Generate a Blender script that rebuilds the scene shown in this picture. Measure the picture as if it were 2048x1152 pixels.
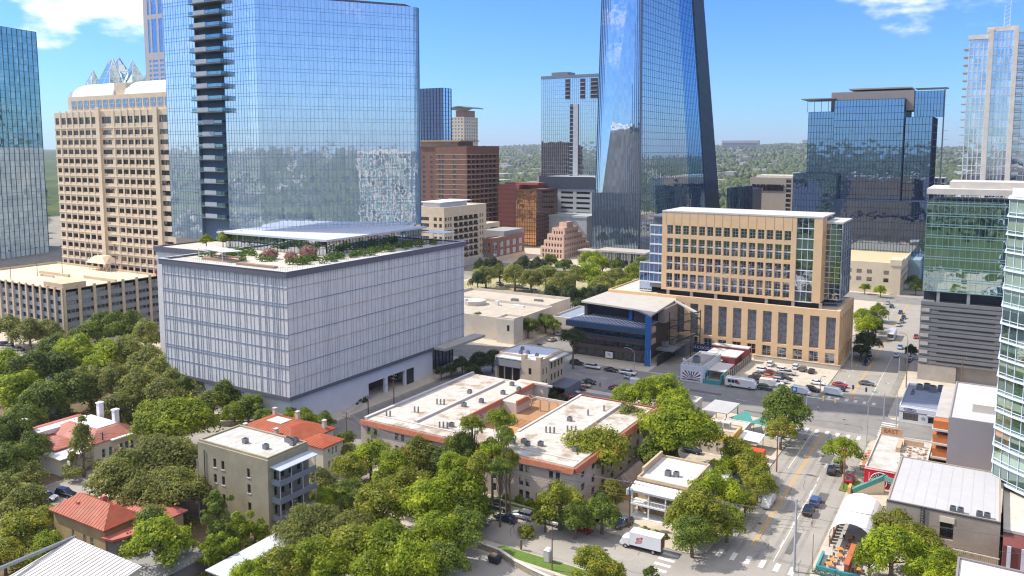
import bpy, math, random
import numpy as np
from mathutils import Vector, Matrix
random.seed(7); RNG=np.random.default_rng(11)
for o in list(bpy.data.objects): bpy.data.objects.remove(o)
S=bpy.context.scene; COL=S.collection
R=math.radians
# ---------------------------------------------------------------- camera
PITCH=6.06; AZ=31.008; FPX=1628.0; CAMZ=75.0
cd=bpy.data.cameras.new('camera'); cam=bpy.data.objects.new('camera',cd); COL.objects.link(cam)
cd.sensor_width=36; cd.lens=36*FPX/2048; cd.shift_y=-106/2048; cd.clip_start=1; cd.clip_end=60000
cam.location=(0,0,CAMZ); cam.rotation_euler=(R(90-PITCH),0,R(AZ)); S.camera=cam
_fw=np.array([-math.sin(R(AZ)),math.cos(R(AZ)),0]); _rt=np.array([math.cos(R(AZ)),math.sin(R(AZ)),0]); _up=np.array([0,0,1.])
_d=_fw*math.cos(R(PITCH))-_up*math.sin(R(PITCH)); _u=_fw*math.sin(R(PITCH))+_up*math.cos(R(PITCH))
def at(px,py,z=0.0):
    """real place (x,y) at height z of a point measured on the photograph (2048 wide)"""
    r=_d+_rt*(px-1024)/FPX+_u*(470-py)/FPX; t=(z-CAMZ)/r[2]; return float(r[0]*t),float(r[1]*t)
# ---------------------------------------------------------------- sun + sky
SUN=Vector((-0.665,-0.180,0.73)).normalized()
sd=bpy.data.lights.new('sun','SUN'); sd.energy=3.4; sd.angle=R(0.5); sd.color=(1,.93,.82)
so=bpy.data.objects.new('sun',sd); COL.objects.link(so); so.rotation_euler=SUN.to_track_quat('Z','Y').to_euler(); so.location=(-300,-100,400)
W=bpy.data.worlds.new('World'); S.world=W; W.use_nodes=True; nt=W.node_tree; nt.nodes.clear()
def N(nt,t,**k):
    n=nt.nodes.new(t)
    for a,b in k.items():
        if a.startswith('i_'):
            n.inputs[a[2:].replace('_',' ')].default_value=b
        else: setattr(n,a,b)
    return n
L=lambda nt,a,b: nt.links.new(a,b)
sky=N(nt,'ShaderNodeTexSky',sky_type='NISHITA',sun_disc=False,sun_elevation=math.asin(SUN.z),sun_rotation=math.atan2(SUN.x,SUN.y),altitude=150,air_density=1.0,dust_density=.35,ozone_density=2.2)
hs=N(nt,'ShaderNodeHueSaturation'); hs.inputs['Saturation'].default_value=1.12; hs.inputs['Value'].default_value=1.0
L(nt,sky.outputs[0],hs.inputs['Color'])
gr=N(nt,'ShaderNodeVectorMath',operation='MULTIPLY'); gr.inputs[1].default_value=(.265,.455,.77); L(nt,hs.outputs[0],gr.inputs[0])
tc=N(nt,'ShaderNodeTexCoord'); sx=N(nt,'ShaderNodeSeparateXYZ'); L(nt,tc.outputs['Generated'],sx.inputs[0])
mp=N(nt,'ShaderNodeMapping'); mp.inputs['Scale'].default_value=(8.5,8.5,24); L(nt,tc.outputs['Generated'],mp.inputs[0])
no=N(nt,'ShaderNodeTexNoise'); no.inputs['Scale'].default_value=1.25; no.inputs['Detail'].default_value=9; no.inputs['Roughness'].default_value=.58; L(nt,mp.outputs[0],no.inputs['Vector'])
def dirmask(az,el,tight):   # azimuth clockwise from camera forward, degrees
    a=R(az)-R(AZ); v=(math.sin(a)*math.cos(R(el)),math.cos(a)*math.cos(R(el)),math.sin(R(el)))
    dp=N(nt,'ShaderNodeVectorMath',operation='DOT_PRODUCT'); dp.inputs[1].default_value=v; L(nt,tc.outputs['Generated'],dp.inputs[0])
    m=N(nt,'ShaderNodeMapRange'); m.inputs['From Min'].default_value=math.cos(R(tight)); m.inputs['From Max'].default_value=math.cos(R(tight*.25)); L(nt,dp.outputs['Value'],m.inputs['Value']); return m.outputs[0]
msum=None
for (az,el,t,g) in ((-28.5,10.8,5,1.12),(-23.5,9.8,5.5,1.12),(-29.2,7.6,2.6,1.1),(25.5,10.0,4.5,.80),(29.5,10,4,.80),(180,62,66,1.6),(0,88,50,1.5),(-105,30,30,1.0)):  # broad lobes at the end are out-of-view clouds, added as fill light
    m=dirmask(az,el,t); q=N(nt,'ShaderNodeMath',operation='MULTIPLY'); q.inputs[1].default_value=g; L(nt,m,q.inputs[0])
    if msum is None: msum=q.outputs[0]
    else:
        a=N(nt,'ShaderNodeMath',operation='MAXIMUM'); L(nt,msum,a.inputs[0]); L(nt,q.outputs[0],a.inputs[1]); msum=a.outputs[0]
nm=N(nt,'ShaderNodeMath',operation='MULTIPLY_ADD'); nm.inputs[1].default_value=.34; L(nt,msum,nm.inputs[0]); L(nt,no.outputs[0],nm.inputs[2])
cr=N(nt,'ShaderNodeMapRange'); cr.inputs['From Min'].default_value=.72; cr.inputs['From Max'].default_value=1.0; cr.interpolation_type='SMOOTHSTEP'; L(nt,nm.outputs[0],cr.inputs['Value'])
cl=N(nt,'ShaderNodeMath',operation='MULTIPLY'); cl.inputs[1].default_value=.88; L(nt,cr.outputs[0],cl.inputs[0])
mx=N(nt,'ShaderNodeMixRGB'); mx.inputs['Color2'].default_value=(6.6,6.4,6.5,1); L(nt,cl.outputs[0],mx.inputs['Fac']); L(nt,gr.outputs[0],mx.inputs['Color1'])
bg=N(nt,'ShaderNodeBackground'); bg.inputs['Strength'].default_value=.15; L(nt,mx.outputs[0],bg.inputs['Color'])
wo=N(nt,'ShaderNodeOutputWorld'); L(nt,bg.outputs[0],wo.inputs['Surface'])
S.view_settings.view_transform='Standard'; S.view_settings.look='None'; S.view_settings.gamma=1; S.view_settings.use_curve_mapping=False
S.view_settings.exposure=.84
S.cycles.max_bounces=6; S.cycles.diffuse_bounces=3; S.cycles.glossy_bounces=4; S.cycles.transmission_bounces=3; S.cycles.transparent_max_bounces=6
S.cycles.filter_width=1.2; S.cycles.caustics_reflective=False; S.cycles.caustics_refractive=False; S.cycles.use_denoising=True
# ---------------------------------------------------------------- materials
MC={}
def mat(name,col,rough=.8,metal=0,var=.12,scale=.35,bump=0,spec=.3,stain=0,staincol=(.3,.22,.13),objcol=False,coords='Object',bscale=None,stscale=.28):
    if name in MC: return MC[name]
    m=bpy.data.materials.new(name); MC[name]=m; m.use_nodes=True; t=m.node_tree; b=t.nodes['Principled BSDF']
    b.inputs['Roughness'].default_value=rough; b.inputs['Metallic'].default_value=metal; b.inputs['Specular IOR Level'].default_value=spec
    c=N(t,'ShaderNodeTexCoord'); n=N(t,'ShaderNodeTexNoise'); n.inputs['Scale'].default_value=scale; n.inputs['Detail'].default_value=8; n.inputs['Roughness'].default_value=.65
    L(t,c.outputs[coords],n.inputs['Vector'])
    mr=N(t,'ShaderNodeMapRange'); mr.inputs['From Min'].default_value=.28; mr.inputs['From Max'].default_value=.72; mr.inputs['To Min'].default_value=1-var; mr.inputs['To Max'].default_value=1+var; L(t,n.outputs[0],mr.inputs['Value'])
    vm=N(t,'ShaderNodeVectorMath',operation='SCALE')
    if objcol:
        oi=N(t,'ShaderNodeObjectInfo'); L(t,oi.outputs['Color'],vm.inputs[0])
    else: vm.inputs[0].default_value=col[:3]
    L(t,mr.outputs[0],vm.inputs['Scale']); out=vm.outputs[0]
    if stain:
        n2=N(t,'ShaderNodeTexNoise'); n2.inputs['Scale'].default_value=stscale; n2.inputs['Detail'].default_value=10; n2.inputs['Roughness'].default_value=.7; L(t,c.outputs[coords],n2.inputs['Vector'])
        r2=N(t,'ShaderNodeMapRange'); r2.inputs['From Min'].default_value=.485; r2.inputs['From Max'].default_value=.60; r2.inputs['To Max'].default_value=stain; L(t,n2.outputs[0],r2.inputs['Value'])
        mm=N(t,'ShaderNodeMixRGB'); mm.inputs['Color2'].default_value=(*staincol,1); L(t,r2.outputs[0],mm.inputs['Fac']); L(t,out,mm.inputs['Color1']); out=mm.outputs[0]
    L(t,out,b.inputs['Base Color'])
    if bump:
        bu=N(t,'ShaderNodeBump'); bu.inputs['Strength'].default_value=.5; bu.inputs['Distance'].default_value=bump
        n3=N(t,'ShaderNodeTexNoise'); n3.inputs['Scale'].default_value=bscale or scale*8; n3.inputs['Detail'].default_value=5; L(t,c.outputs[coords],n3.inputs['Vector']); L(t,n3.outputs[0],bu.inputs['Height']); L(t,bu.outputs[0],b.inputs['Normal'])
    return m
def uvz(t,pu,pv):
    """wall grid coordinates: (x+y)/pu , z/pv"""
    c=N(t,'ShaderNodeTexCoord'); s=N(t,'ShaderNodeSeparateXYZ'); L(t,c.outputs['Object'],s.inputs[0])
    a=N(t,'ShaderNodeMath',operation='ADD'); L(t,s.outputs[0],a.inputs[0]); L(t,s.outputs[1],a.inputs[1])
    a2=N(t,'ShaderNodeMath',operation='DIVIDE'); a2.inputs[1].default_value=pu; L(t,a.outputs[0],a2.inputs[0])
    b2=N(t,'ShaderNodeMath',operation='DIVIDE'); b2.inputs[1].default_value=pv; L(t,s.outputs[2],b2.inputs[0])
    k=N(t,'ShaderNodeCombineXYZ'); L(t,a2.outputs[0],k.inputs[0]); L(t,b2.outputs[0],k.inputs[1]); return k.outputs[0],c
def brick(name,c1,c2,mortar,bw=.6,bh=.3,rough=.85,msize=.02):
    if name in MC: return MC[name]
    m=bpy.data.materials.new(name); MC[name]=m; m.use_nodes=True; t=m.node_tree; b=t.nodes['Principled BSDF']; b.inputs['Roughness'].default_value=rough
    v,c=uvz(t,1,1); br=N(t,'ShaderNodeTexBrick'); br.inputs['Color1'].default_value=(*c1,1); br.inputs['Color2'].default_value=(*c2,1); br.inputs['Mortar'].default_value=(*mortar,1)
    br.inputs['Scale'].default_value=1; br.inputs['Mortar Size'].default_value=msize; br.inputs['Brick Width'].default_value=bw; br.inputs['Row Height'].default_value=bh; L(t,v,br.inputs['Vector'])
    n=N(t,'ShaderNodeTexNoise'); n.inputs['Scale'].default_value=.3; n.inputs['Detail'].default_value=8; L(t,c.outputs['Object'],n.inputs['Vector'])
    mr=N(t,'ShaderNodeMapRange'); mr.inputs['From Min'].default_value=.3; mr.inputs['From Max'].default_value=.7; mr.inputs['To Min'].default_value=.86; mr.inputs['To Max'].default_value=1.12; L(t,n.outputs[0],mr.inputs['Value'])
    vm=N(t,'ShaderNodeVectorMath',operation='SCALE'); L(t,br.outputs[0],vm.inputs[0]); L(t,mr.outputs[0],vm.inputs['Scale']); L(t,vm.outputs[0],b.inputs['Base Color']); return m
def glass(name,tint=(.62,.74,.86),dark=(.03,.05,.08),refl=.75,wav=.02,ws=.35,pu=1.5,pv=2.0,rough=.02,pvar=.25,blind=0,blindcol=(.4,.42,.36),tilt=.004):
    """coated facade glass: mirror-like layer over a dark interior, each pane slightly different"""
    if name in MC: return MC[name]
    m=bpy.data.materials.new(name); MC[name]=m; m.use_nodes=True; t=m.node_tree; t.nodes.remove(t.nodes['Principled BSDF'])
    out=t.nodes['Material Output']; v,c=uvz(t,pu,pv)
    fl=N(t,'ShaderNodeVectorMath',operation='FLOOR'); L(t,v,fl.inputs[0]); wn=N(t,'ShaderNodeTexWhiteNoise',noise_dimensions='3D'); L(t,fl.outputs[0],wn.inputs['Vector'])
    df=N(t,'ShaderNodeBsdfDiffuse'); mr=N(t,'ShaderNodeMapRange'); mr.inputs['To Min'].default_value=1-pvar*2; mr.inputs['To Max'].default_value=1+pvar*3; L(t,wn.outputs['Value'],mr.inputs['Value'])
    vm=N(t,'ShaderNodeVectorMath',operation='SCALE'); vm.inputs[0].default_value=dark; L(t,mr.outputs[0],vm.inputs['Scale'])
    o=vm.outputs[0]
    if blind:
        g=N(t,'ShaderNodeMath',operation='GREATER_THAN'); g.inputs[1].default_value=1-blind; L(t,wn.outputs['Value'],g.inputs[0])
        mm=N(t,'ShaderNodeMixRGB'); mm.inputs['Color2'].default_value=(*blindcol,1); L(t,g.outputs[0],mm.inputs['Fac']); L(t,o,mm.inputs['Color1']); o=mm.outputs[0]
    L(t,o,df.inputs['Color'])
    gl=N(t,'ShaderNodeBsdfGlossy'); gl.inputs['Color'].default_value=(*tint,1); gl.inputs['Roughness'].default_value=rough
    n=N(t,'ShaderNodeTexNoise'); n.inputs['Scale'].default_value=ws; n.inputs['Detail'].default_value=1.5; L(t,c.outputs['Object'],n.inputs['Vector'])
    bu=N(t,'ShaderNodeBump'); bu.inputs['Strength'].default_value=1; bu.inputs['Distance'].default_value=wav; L(t,n.outputs[0],bu.inputs['Height'])
    # per-pane tilt
    sb=N(t,'ShaderNodeVectorMath',operation='SUBTRACT'); sb.inputs[1].default_value=(.5,.5,.5); L(t,wn.outputs['Color'],sb.inputs[0])
    sc=N(t,'ShaderNodeVectorMath',operation='SCALE'); sc.inputs['Scale'].default_value=tilt*2; L(t,sb.outputs[0],sc.inputs[0])
    ad=N(t,'ShaderNodeVectorMath',operation='ADD'); L(t,bu.outputs[0],ad.inputs[0]); L(t,sc.outputs[0],ad.inputs[1]); nz=N(t,'ShaderNodeVectorMath',operation='NORMALIZE'); L(t,ad.outputs[0],nz.inputs[0]); L(t,nz.outputs[0],gl.inputs['Normal'])
    lw=N(t,'ShaderNodeLayerWeight'); lw.inputs['Blend'].default_value=.35
    ma=N(t,'ShaderNodeMath',operation='MULTIPLY_ADD',use_clamp=True); ma.inputs[1].default_value=1-refl; ma.inputs[2].default_value=refl; L(t,lw.outputs['Fresnel'],ma.inputs[0])
    ms=N(t,'ShaderNodeMixShader'); L(t,ma.outputs[0],ms.inputs[0]); L(t,df.outputs[0],ms.inputs[1]); L(t,gl.outputs[0],ms.inputs[2]); L(t,ms.outputs[0],out.inputs['Surface']); return m
def leafmat(name,c1,c2,c3=None,trans=.35):
    m=bpy.data.materials.new(name); MC[name]=m; m.use_nodes=True; t=m.node_tree; t.nodes.remove(t.nodes['Principled BSDF']); out=t.nodes['Material Output']
    g=N(t,'ShaderNodeNewGeometry'); oi=N(t,'ShaderNodeObjectInfo'); c=N(t,'ShaderNodeTexCoord')
    n=N(t,'ShaderNodeTexNoise'); n.inputs['Scale'].default_value=2.2; n.inputs['Detail'].default_value=3; L(t,c.outputs['Object'],n.inputs['Vector'])
    a=N(t,'ShaderNodeMath',operation='MULTIPLY_ADD'); a.inputs[1].default_value=.45; L(t,g.outputs['Random Per Island'],a.inputs[0])
    b=N(t,'ShaderNodeMath',operation='MULTIPLY_ADD'); b.inputs[1].default_value=1.3; b.inputs[2].default_value=-.42; L(t,n.outputs[0],b.inputs[0]); L(t,b.outputs[0],a.inputs[2])
    rp=N(t,'ShaderNodeValToRGB'); rp.color_ramp.elements[0].color=(*c1,1); rp.color_ramp.elements[1].color=(*c2,1); rp.color_ramp.elements[0].position=.1; rp.color_ramp.elements[1].position=.75
    if c3: e=rp.color_ramp.elements.new(.93); e.color=(*c3,1)
    L(t,a.outputs[0],rp.inputs[0])
    mr=N(t,'ShaderNodeMapRange'); mr.inputs['To Min'].default_value=.88; mr.inputs['To Max'].default_value=1.35; L(t,oi.outputs['Random'],mr.inputs['Value'])
    vm=N(t,'ShaderNodeVectorMath',operation='SCALE'); L(t,rp.outputs[0],vm.inputs[0]); L(t,mr.outputs[0],vm.inputs['Scale'])
    d=N(t,'ShaderNodeBsdfPrincipled'); d.inputs['Roughness'].default_value=.55; d.inputs['Specular IOR Level'].default_value=.35; L(t,vm.outputs[0],d.inputs['Base Color'])
    tr=N(t,'ShaderNodeBsdfTranslucent'); L(t,vm.outputs[0],tr.inputs[0]); ms=N(t,'ShaderNodeMixShader'); ms.inputs[0].default_value=trans; L(t,d.outputs[0],ms.inputs[1]); L(t,tr.outputs[0],ms.inputs[2]); L(t,ms.outputs[0],out.inputs['Surface']); return m
white=mat('white_paint',(.78,.78,.76),.6,var=.06)
cream=mat('cream_wall',(.72,.62,.45),.8,var=.08)
concrete=mat('concrete',(.42,.39,.34),.85,var=.14)
paleconc=mat('pale_concrete',(.56,.52,.45),.85,var=.12)
roofwhite=mat('white_roof',(.52,.50,.46),.7,var=.1,stain=.5,staincol=(.34,.27,.18))
roofclean=mat('clean_roof',(.55,.54,.51),.65,var=.08)
roofgrey=mat('grey_roof',(.33,.325,.315),.85,var=.1,stain=.15,staincol=(.4,.39,.37))
tan=mat('tan_panel',(.72,.49,.27),.75,var=.07)
limestone=mat('limestone',(.68,.55,.39),.8,var=.1)
metalgrey=mat('grey_metal',(.25,.26,.27),.45,metal=.6,var=.08)
darkmetal=mat('dark_metal',(.05,.055,.065),.45,metal=.4,var=.1)
whitemetal=mat('white_metal',(.72,.73,.74),.4,var=.05)
redroof=mat('red_metal_roof',(.33,.075,.03),.6,var=.22,scale=.6,stain=.3,staincol=(.34,.16,.11),stscale=.5)
tile=mat('clay_tile',(.37,.125,.065),.7,var=.25,scale=2.0,bump=.05)
wood=mat('wood_deck',(.42,.24,.11),.8,var=.2)
bark=mat('bark',(.16,.12,.085),.9,var=.3,scale=2)
polewood=mat('pole_wood',(.2,.12,.08),.9,var=.2)
black=mat('black_rubber',(.02,.02,.022),.7,var=.05)
wingl=glass('window_glass',(.7,.78,.88),(.02,.025,.035),.34,.02,.8,1.2,1.6,pvar=.5,blind=.16,blindcol=(.20,.19,.16),tilt=.01)
winbrown=glass('window_glass_brown',(.6,.5,.45),(.022,.018,.018),.16,.01,.8,1.0,2,pvar=.4,blind=.12,blindcol=(.3,.25,.2))
framew=mat('window_frame',(.55,.56,.56),.5,var=.03)
framed=mat('dark_frame',(.06,.065,.075),.5,var=.03)
ORD='first second third fourth fifth sixth seventh eighth ninth tenth eleventh twelfth thirteenth fourteenth fifteenth sixteenth seventeenth eighteenth nineteenth twentieth'.split()+['twenty-'+s for s in 'first second third fourth fifth sixth seventh eighth ninth'.split()]+['thirtieth','thirty-first']
# ---------------------------------------------------------------- geometry helpers
class MB:
    def __init__(s): s.v=[]; s.f=[]; s.m=[]
    def face(s,pts,mi=0):
        i=len(s.v); s.v+= [tuple(p) for p in pts]; s.f.append(tuple(range(i,i+len(pts)))); s.m.append(mi)
    def box(s,x0,y0,z0,x1,y1,z1,mi=0):
        i=len(s.v); s.v+=[(x0,y0,z0),(x1,y0,z0),(x1,y1,z0),(x0,y1,z0),(x0,y0,z1),(x1,y0,z1),(x1,y1,z1),(x0,y1,z1)]
        s.f+=[(i,i+3,i+2,i+1),(i+4,i+5,i+6,i+7),(i,i+1,i+5,i+4),(i+1,i+2,i+6,i+5),(i+2,i+3,i+7,i+6),(i+3,i,i+4,i+7)]; s.m+=[mi]*6; return s
    def hexa(s,b,t,mi=0):  # 4 bottom pts ccw, 4 top pts
        i=len(s.v); s.v+=[tuple(p) for p in b]+[tuple(p) for p in t]
        s.f+=[(i,i+3,i+2,i+1),(i+4,i+5,i+6,i+7),(i,i+1,i+5,i+4),(i+1,i+2,i+6,i+5),(i+2,i+3,i+7,i+6),(i+3,i,i+4,i+7)]; s.m+=[mi]*6; return s
    def prism(s,poly,z0,z1,mi=0,top=None):
        n=len(poly); i=len(s.v); top=top or poly
        s.v+=[(p[0],p[1],z0) for p in poly]+[(p[0],p[1],z1) for p in top]
        s.f.append(tuple(i+k for k in range(n-1,-1,-1))); s.f.append(tuple(i+n+k for k in range(n))); s.m+=[mi,mi]
        for k in range(n): s.f.append((i+k,i+(k+1)%n,i+n+(k+1)%n,i+n+k)); s.m.append(mi)
        return s
    def bar(s,a,b,w,d=None,nrm=None,mi=0):
        a=Vector(a); b=Vector(b); ax=(b-a); 
        if ax.length<1e-6: return s
        ax.normalize(); nrm=Vector(nrm) if nrm is not None else (Vector((0,0,1)) if abs(ax.z)<.9 else Vector((1,0,0)))
        side=ax.cross(nrm).normalized(); nn=side.cross(ax).normalized(); d=d if d is not None else w
        u=side*w/2; v=nn*d/2
        s.hexa([a-u-v,a+u-v,a+u+v,a-u+v],[b-u-v,b+u-v,b+u+v,b-u+v],mi); return s
    def tube(s,pts,rad,seg=7,mi=0,cap=True):
        pts=[Vector(p) for p in pts]; rad=rad if isinstance(rad,(list,tuple)) else [rad]*len(pts); i0=len(s.v); n=len(pts)
        for k,p in enumerate(pts):
            ax=(pts[min(k+1,n-1)]-pts[max(k-1,0)]); ax.normalize(); r=Vector((0,0,1)) if abs(ax.z)<.9 else Vector((1,0,0)); u=ax.cross(r).normalized(); v=ax.cross(u).normalized()
            for j in range(seg): an=2*math.pi*j/seg; s.v.append(tuple(p+(u*math.cos(an)+v*math.sin(an))*rad[k]))
        for k in range(n-1):
            for j in range(seg):
                a=i0+k*seg+j; b=i0+k*seg+(j+1)%seg; s.f.append((a,b,b+seg,a+seg)); s.m.append(mi)
        if cap:
            s.f.append(tuple(i0+j for j in range(seg-1,-1,-1))); s.f.append(tuple(i0+(n-1)*seg+j for j in range(seg))); s.m+=[mi,mi]
        return s
    def build(s,name,m,parent=None,loc=None,smooth=False):
        if not s.f: return None
        me=bpy.data.meshes.new(name); off=Vector(loc) if loc is not None else (root_loc(parent) if parent else Vector((0,0,0)))
        me.from_pydata([tuple(Vector(p)-off) for p in s.v],[],s.f)
        ms=m if isinstance(m,(list,tuple)) else [m]
        for q in ms: me.materials.append(q)
        if len(ms)>1: me.polygons.foreach_set('material_index',s.m)
        if smooth: me.polygons.foreach_set('use_smooth',[True]*len(me.polygons))
        import bmesh; bm=bmesh.new(); bm.from_mesh(me); bmesh.ops.recalc_face_normals(bm,faces=bm.faces); bm.to_mesh(me); bm.free()
        o=bpy.data.objects.new(name,me); COL.objects.link(o)
        if parent: o.parent=parent
        else: o.location=off
        return o
ROOT={}
def root_loc(o):
    v=Vector((0,0,0))
    while o: v=v+Vector(o.location); o=o.parent
    return v
def tag(o,label=None,cat=None,group=None,kind=None):
    if label: o['label']=label
    if cat: o['category']=cat
    if group: o['group']=group
    if kind: o['kind']=kind
    return o
def thing(name,label,cat,loc,group=None,rz=0):
    o=bpy.data.objects.new(name,None); COL.objects.link(o); o.location=loc; o.rotation_euler=(0,0,rz); o.empty_display_size=.5
    return tag(o,label,cat,group)
def dup(o,parent=None):
    c=o.copy(); COL.objects.link(c); c.parent=parent
    for ch in o.children: dup(ch,c)
    return c
class Face:
    """a wall plane: o = lower left corner seen from outside, U along it, outward normal Nn"""
    def __init__(s,o,u): s.o=Vector(o); s.U=Vector((u[0],u[1],0)).normalized(); s.Nn=Vector((s.U.y,-s.U.x,0)); s.ang=math.atan2(s.U.y,s.U.x)
    def P(s,u,v,d=0): return s.o+s.U*u+Vector((0,0,v))+s.Nn*d
    def box(s,mb,u0,u1,v0,v1,d0,d1,mi=0):
        mb.hexa([s.P(u0,v0,d1),s.P(u1,v0,d1),s.P(u1,v0,d0),s.P(u0,v0,d0)],[s.P(u0,v1,d1),s.P(u1,v1,d1),s.P(u1,v1,d0),s.P(u0,v1,d0)],mi)
def FS(x0,y0,z0=0): return Face((x0,y0,z0),(1,0))      # faces -Y, u = +X
def FE(x1,y0,z0=0): return Face((x1,y0,z0),(0,1))      # faces +X, u = +Y
WM={}
def winmesh(w,h,nx,ny,gm,fm,fw=.07,style=0):
    k=(round(w,2),round(h,2),nx,ny,gm.name,fm.name,fw)
    if k in WM: return WM[k]
    b=MB(); b.box(0,-.02,0,w,.02,h,0)
    for i in range(nx+1):
        x=min(max(w*i/nx,fw/2),w-fw/2); b.box(x-fw/2,-.07,0,x+fw/2,-.022,h,1)
    for j in range(ny+1):
        z=min(max(h*j/ny,fw/2),h-fw/2); b.box(0,-.05,z-fw/2,w,-.021,z+fw/2,1)
    me=bpy.data.meshes.new('window'); me.from_pydata(b.v,[],b.f); me.materials.append(gm); me.materials.append(fm); me.polygons.foreach_set('material_index',b.m); WM[k]=me; return me
CNT={}
def windows(root,F,holes,depth,gm=None,fm=None,nx=2,ny=1,fw=.09,name='window'):
    gm=gm or wingl; fm=fm or framew; rl=root_loc(root); extra=MB()
    for (u0,u1,v0,v1) in holes:
        n=CNT.get((root.name,name),0)
        p=F.P(u0,v0,-depth+.03)
        if n<100:
            o=bpy.data.objects.new(name,winmesh(u1-u0,v1-v0,nx,ny,gm,fm,fw)); COL.objects.link(o); o.parent=root; o.location=p-rl; o.rotation_euler=(0,0,F.ang); CNT[(root.name,name)]=n+1
        else:
            F.box(extra,u0,u1,v0,v1,-depth+.01,-depth+.05,0)
            for i in range(1,nx): x=u0+(u1-u0)*i/nx; F.box(extra,x-fw/2,x+fw/2,v0,v1,-depth+.051,-depth+.1,1)
            for i in range(1,ny): z=v0+(v1-v0)*i/ny; F.box(extra,u0,u1,z-fw/2,z+fw/2,-depth+.051,-depth+.09,1)
    if extra.f: tag(extra.build(name,[gm,fm],root),kind='stuff')
def gridwall(mb,F,W,Hh,cols,rows,t,mi=0):
    """wall skin of thickness t with real openings at every (col,row)"""
    cols=sorted(cols); rows=sorted(rows); u=0
    for (a,b) in cols:
        if a>u+1e-4: F.box(mb,u,a,0,Hh,-t,0,mi)
        v=0
        for (c,d) in rows:
            if c>v+1e-4: F.box(mb,a,b,v,c,-t,0,mi)
            v=d
        if Hh>v+1e-4: F.box(mb,a,b,v,Hh,-t,0,mi)
        u=b
    if W>u+1e-4: F.box(mb,u,W,0,Hh,-t,0,mi)
    return [(a,b,c,d) for (a,b) in cols for (c,d) in rows]
def span(a,b,n,frac=.6):
    """n equal bays between a and b, each opening taking frac of its bay"""
    p=(b-a)/n; return [(a+p*i+p*(1-frac)/2,a+p*i+p*(1+frac)/2) for i in range(n)]
def curtain(root,q,nc,nr,gm,mm,mw=.12,md=.18,hw=.1,hd=.1,rows=None,cols=None,gname='curtain_wall',mname='mullions',thick=.3):
    """glass sheet between 4 corners (bl,br,tr,tl) with real mullion bars"""
    bl,br,tr,tl=[Vector(p) for p in q]; n=(br-bl).cross(tl-bl).normalized()
    b=MB(); i=n*thick; b.hexa([bl,br,br-i,bl-i],[tl,tr,tr-i,tl-i]); g=b.build(gname,gm,root)
    m=MB()
    for k in (cols if cols is not None else [j/nc for j in range(nc+1)]):
        m.bar(bl.lerp(br,k)+n*md/2,tl.lerp(tr,k)+n*md/2,mw,md,n)
    for k in (rows if rows is not None else [j/nr for j in range(nr+1)]):
        m.bar(bl.lerp(tl,k)+n*hd/2,br.lerp(tr,k)+n*hd/2,hw,hd,n)
    m.build(mname,mm,root); return g
def acunit(x,y,z,label,s=1.0,group='air conditioning units on the roofs'):
    t=thing('air_conditioner',label,'air conditioner',(x,y,z),group); b=MB(); b.box(x-.5*s,y-.5*s,z,x+.5*s,y+.5*s,z+1.0*s)
    for k in range(4): b.box(x-.52*s,y-.52*s,z+(.15+.2*k)*s,x+.52*s,y+.52*s,z+(.2+.2*k)*s)
    b.build('casing',metalgrey,t); f=MB(); f.tube([(x,y,z+1.0*s),(x,y,z+1.1*s)],.38*s,10); f.build('fan_guard',darkmetal,t); return t
def parapet(mb,x0,y0,x1,y1,z,h,t=.35,mi=0):
    mb.box(x0,y0,z,x1,y0+t,z+h,mi); mb.box(x0,y1-t,z,x1,y1,z+h,mi); mb.box(x0,y0+t,z,x0+t,y1-t,z+h,mi); mb.box(x1-t,y0+t,z,x1,y1-t,z+h,mi)
# ================================================================ SETTING: ground, roads, kerbs, hills
def struct(o,name=None): o['kind']='structure'; return o
def groundmat():
    m=bpy.data.materials.new('woodland_ground'); m.use_nodes=True; t=m.node_tree; b=t.nodes['Principled BSDF']; b.inputs['Roughness'].default_value=.95; b.inputs['Specular IOR Level'].default_value=.05
    c=N(t,'ShaderNodeTexCoord')
    n=N(t,'ShaderNodeTexNoise'); n.inputs['Scale'].default_value=.004; n.inputs['Detail'].default_value=12; n.inputs['Roughness'].default_value=.75; L(t,c.outputs['Object'],n.inputs['Vector'])
    r=N(t,'ShaderNodeValToRGB'); e=r.color_ramp.elements; e[0].position=.3; e[0].color=(.03,.05,.022,1); e[1].position=.5; e[1].color=(.07,.1,.035,1); q=e.new(.6); q.color=(.11,.13,.05,1); q=e.new(.7); q.color=(.24,.22,.15,1); q=e.new(.8); q.color=(.42,.39,.33,1)
    L(t,n.outputs[0],r.inputs[0]); L(t,r.outputs[0],b.inputs['Base Color']); return m
gm_=groundmat()
b=MB(); b.face([(-30000,-30000,-.06),(30000,-30000,-.06),(30000,30000,-.06),(-30000,30000,-.06)]); struct(b.build('ground',gm_))
def hill(x,y):
    d=math.hypot(x,y); a=math.degrees(math.atan2(x,y))+AZ  # azimuth right of camera forward
    t=max(0,min(1,(d-1800)/5200)); base=78*t*t*(3-2*t)
    base*= .80+.25*math.exp(-((a-19)/9)**2)+.08*math.sin(a*.31+1)
    return base*(1+.10*math.sin(x*.0011+y*.0007)+.06*math.sin(x*.0031-y*.0023))+t*6*math.sin(x*.006)*math.sin(y*.005)
v=[];f=[];na,nd=220,46
for i in range(na):
    a=2*math.pi*i/na
    for j in range(nd): d=1500*(14000/1500)**(j/(nd-1)); x,y=d*math.sin(a),d*math.cos(a); v.append((x,y,hill(x,y)-1.2 if j else -3))
for i in range(na):
    for j in range(nd-1): a=i*nd+j; q=((i+1)%na)*nd+j; f.append((a,a+1,q+1,q))
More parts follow.
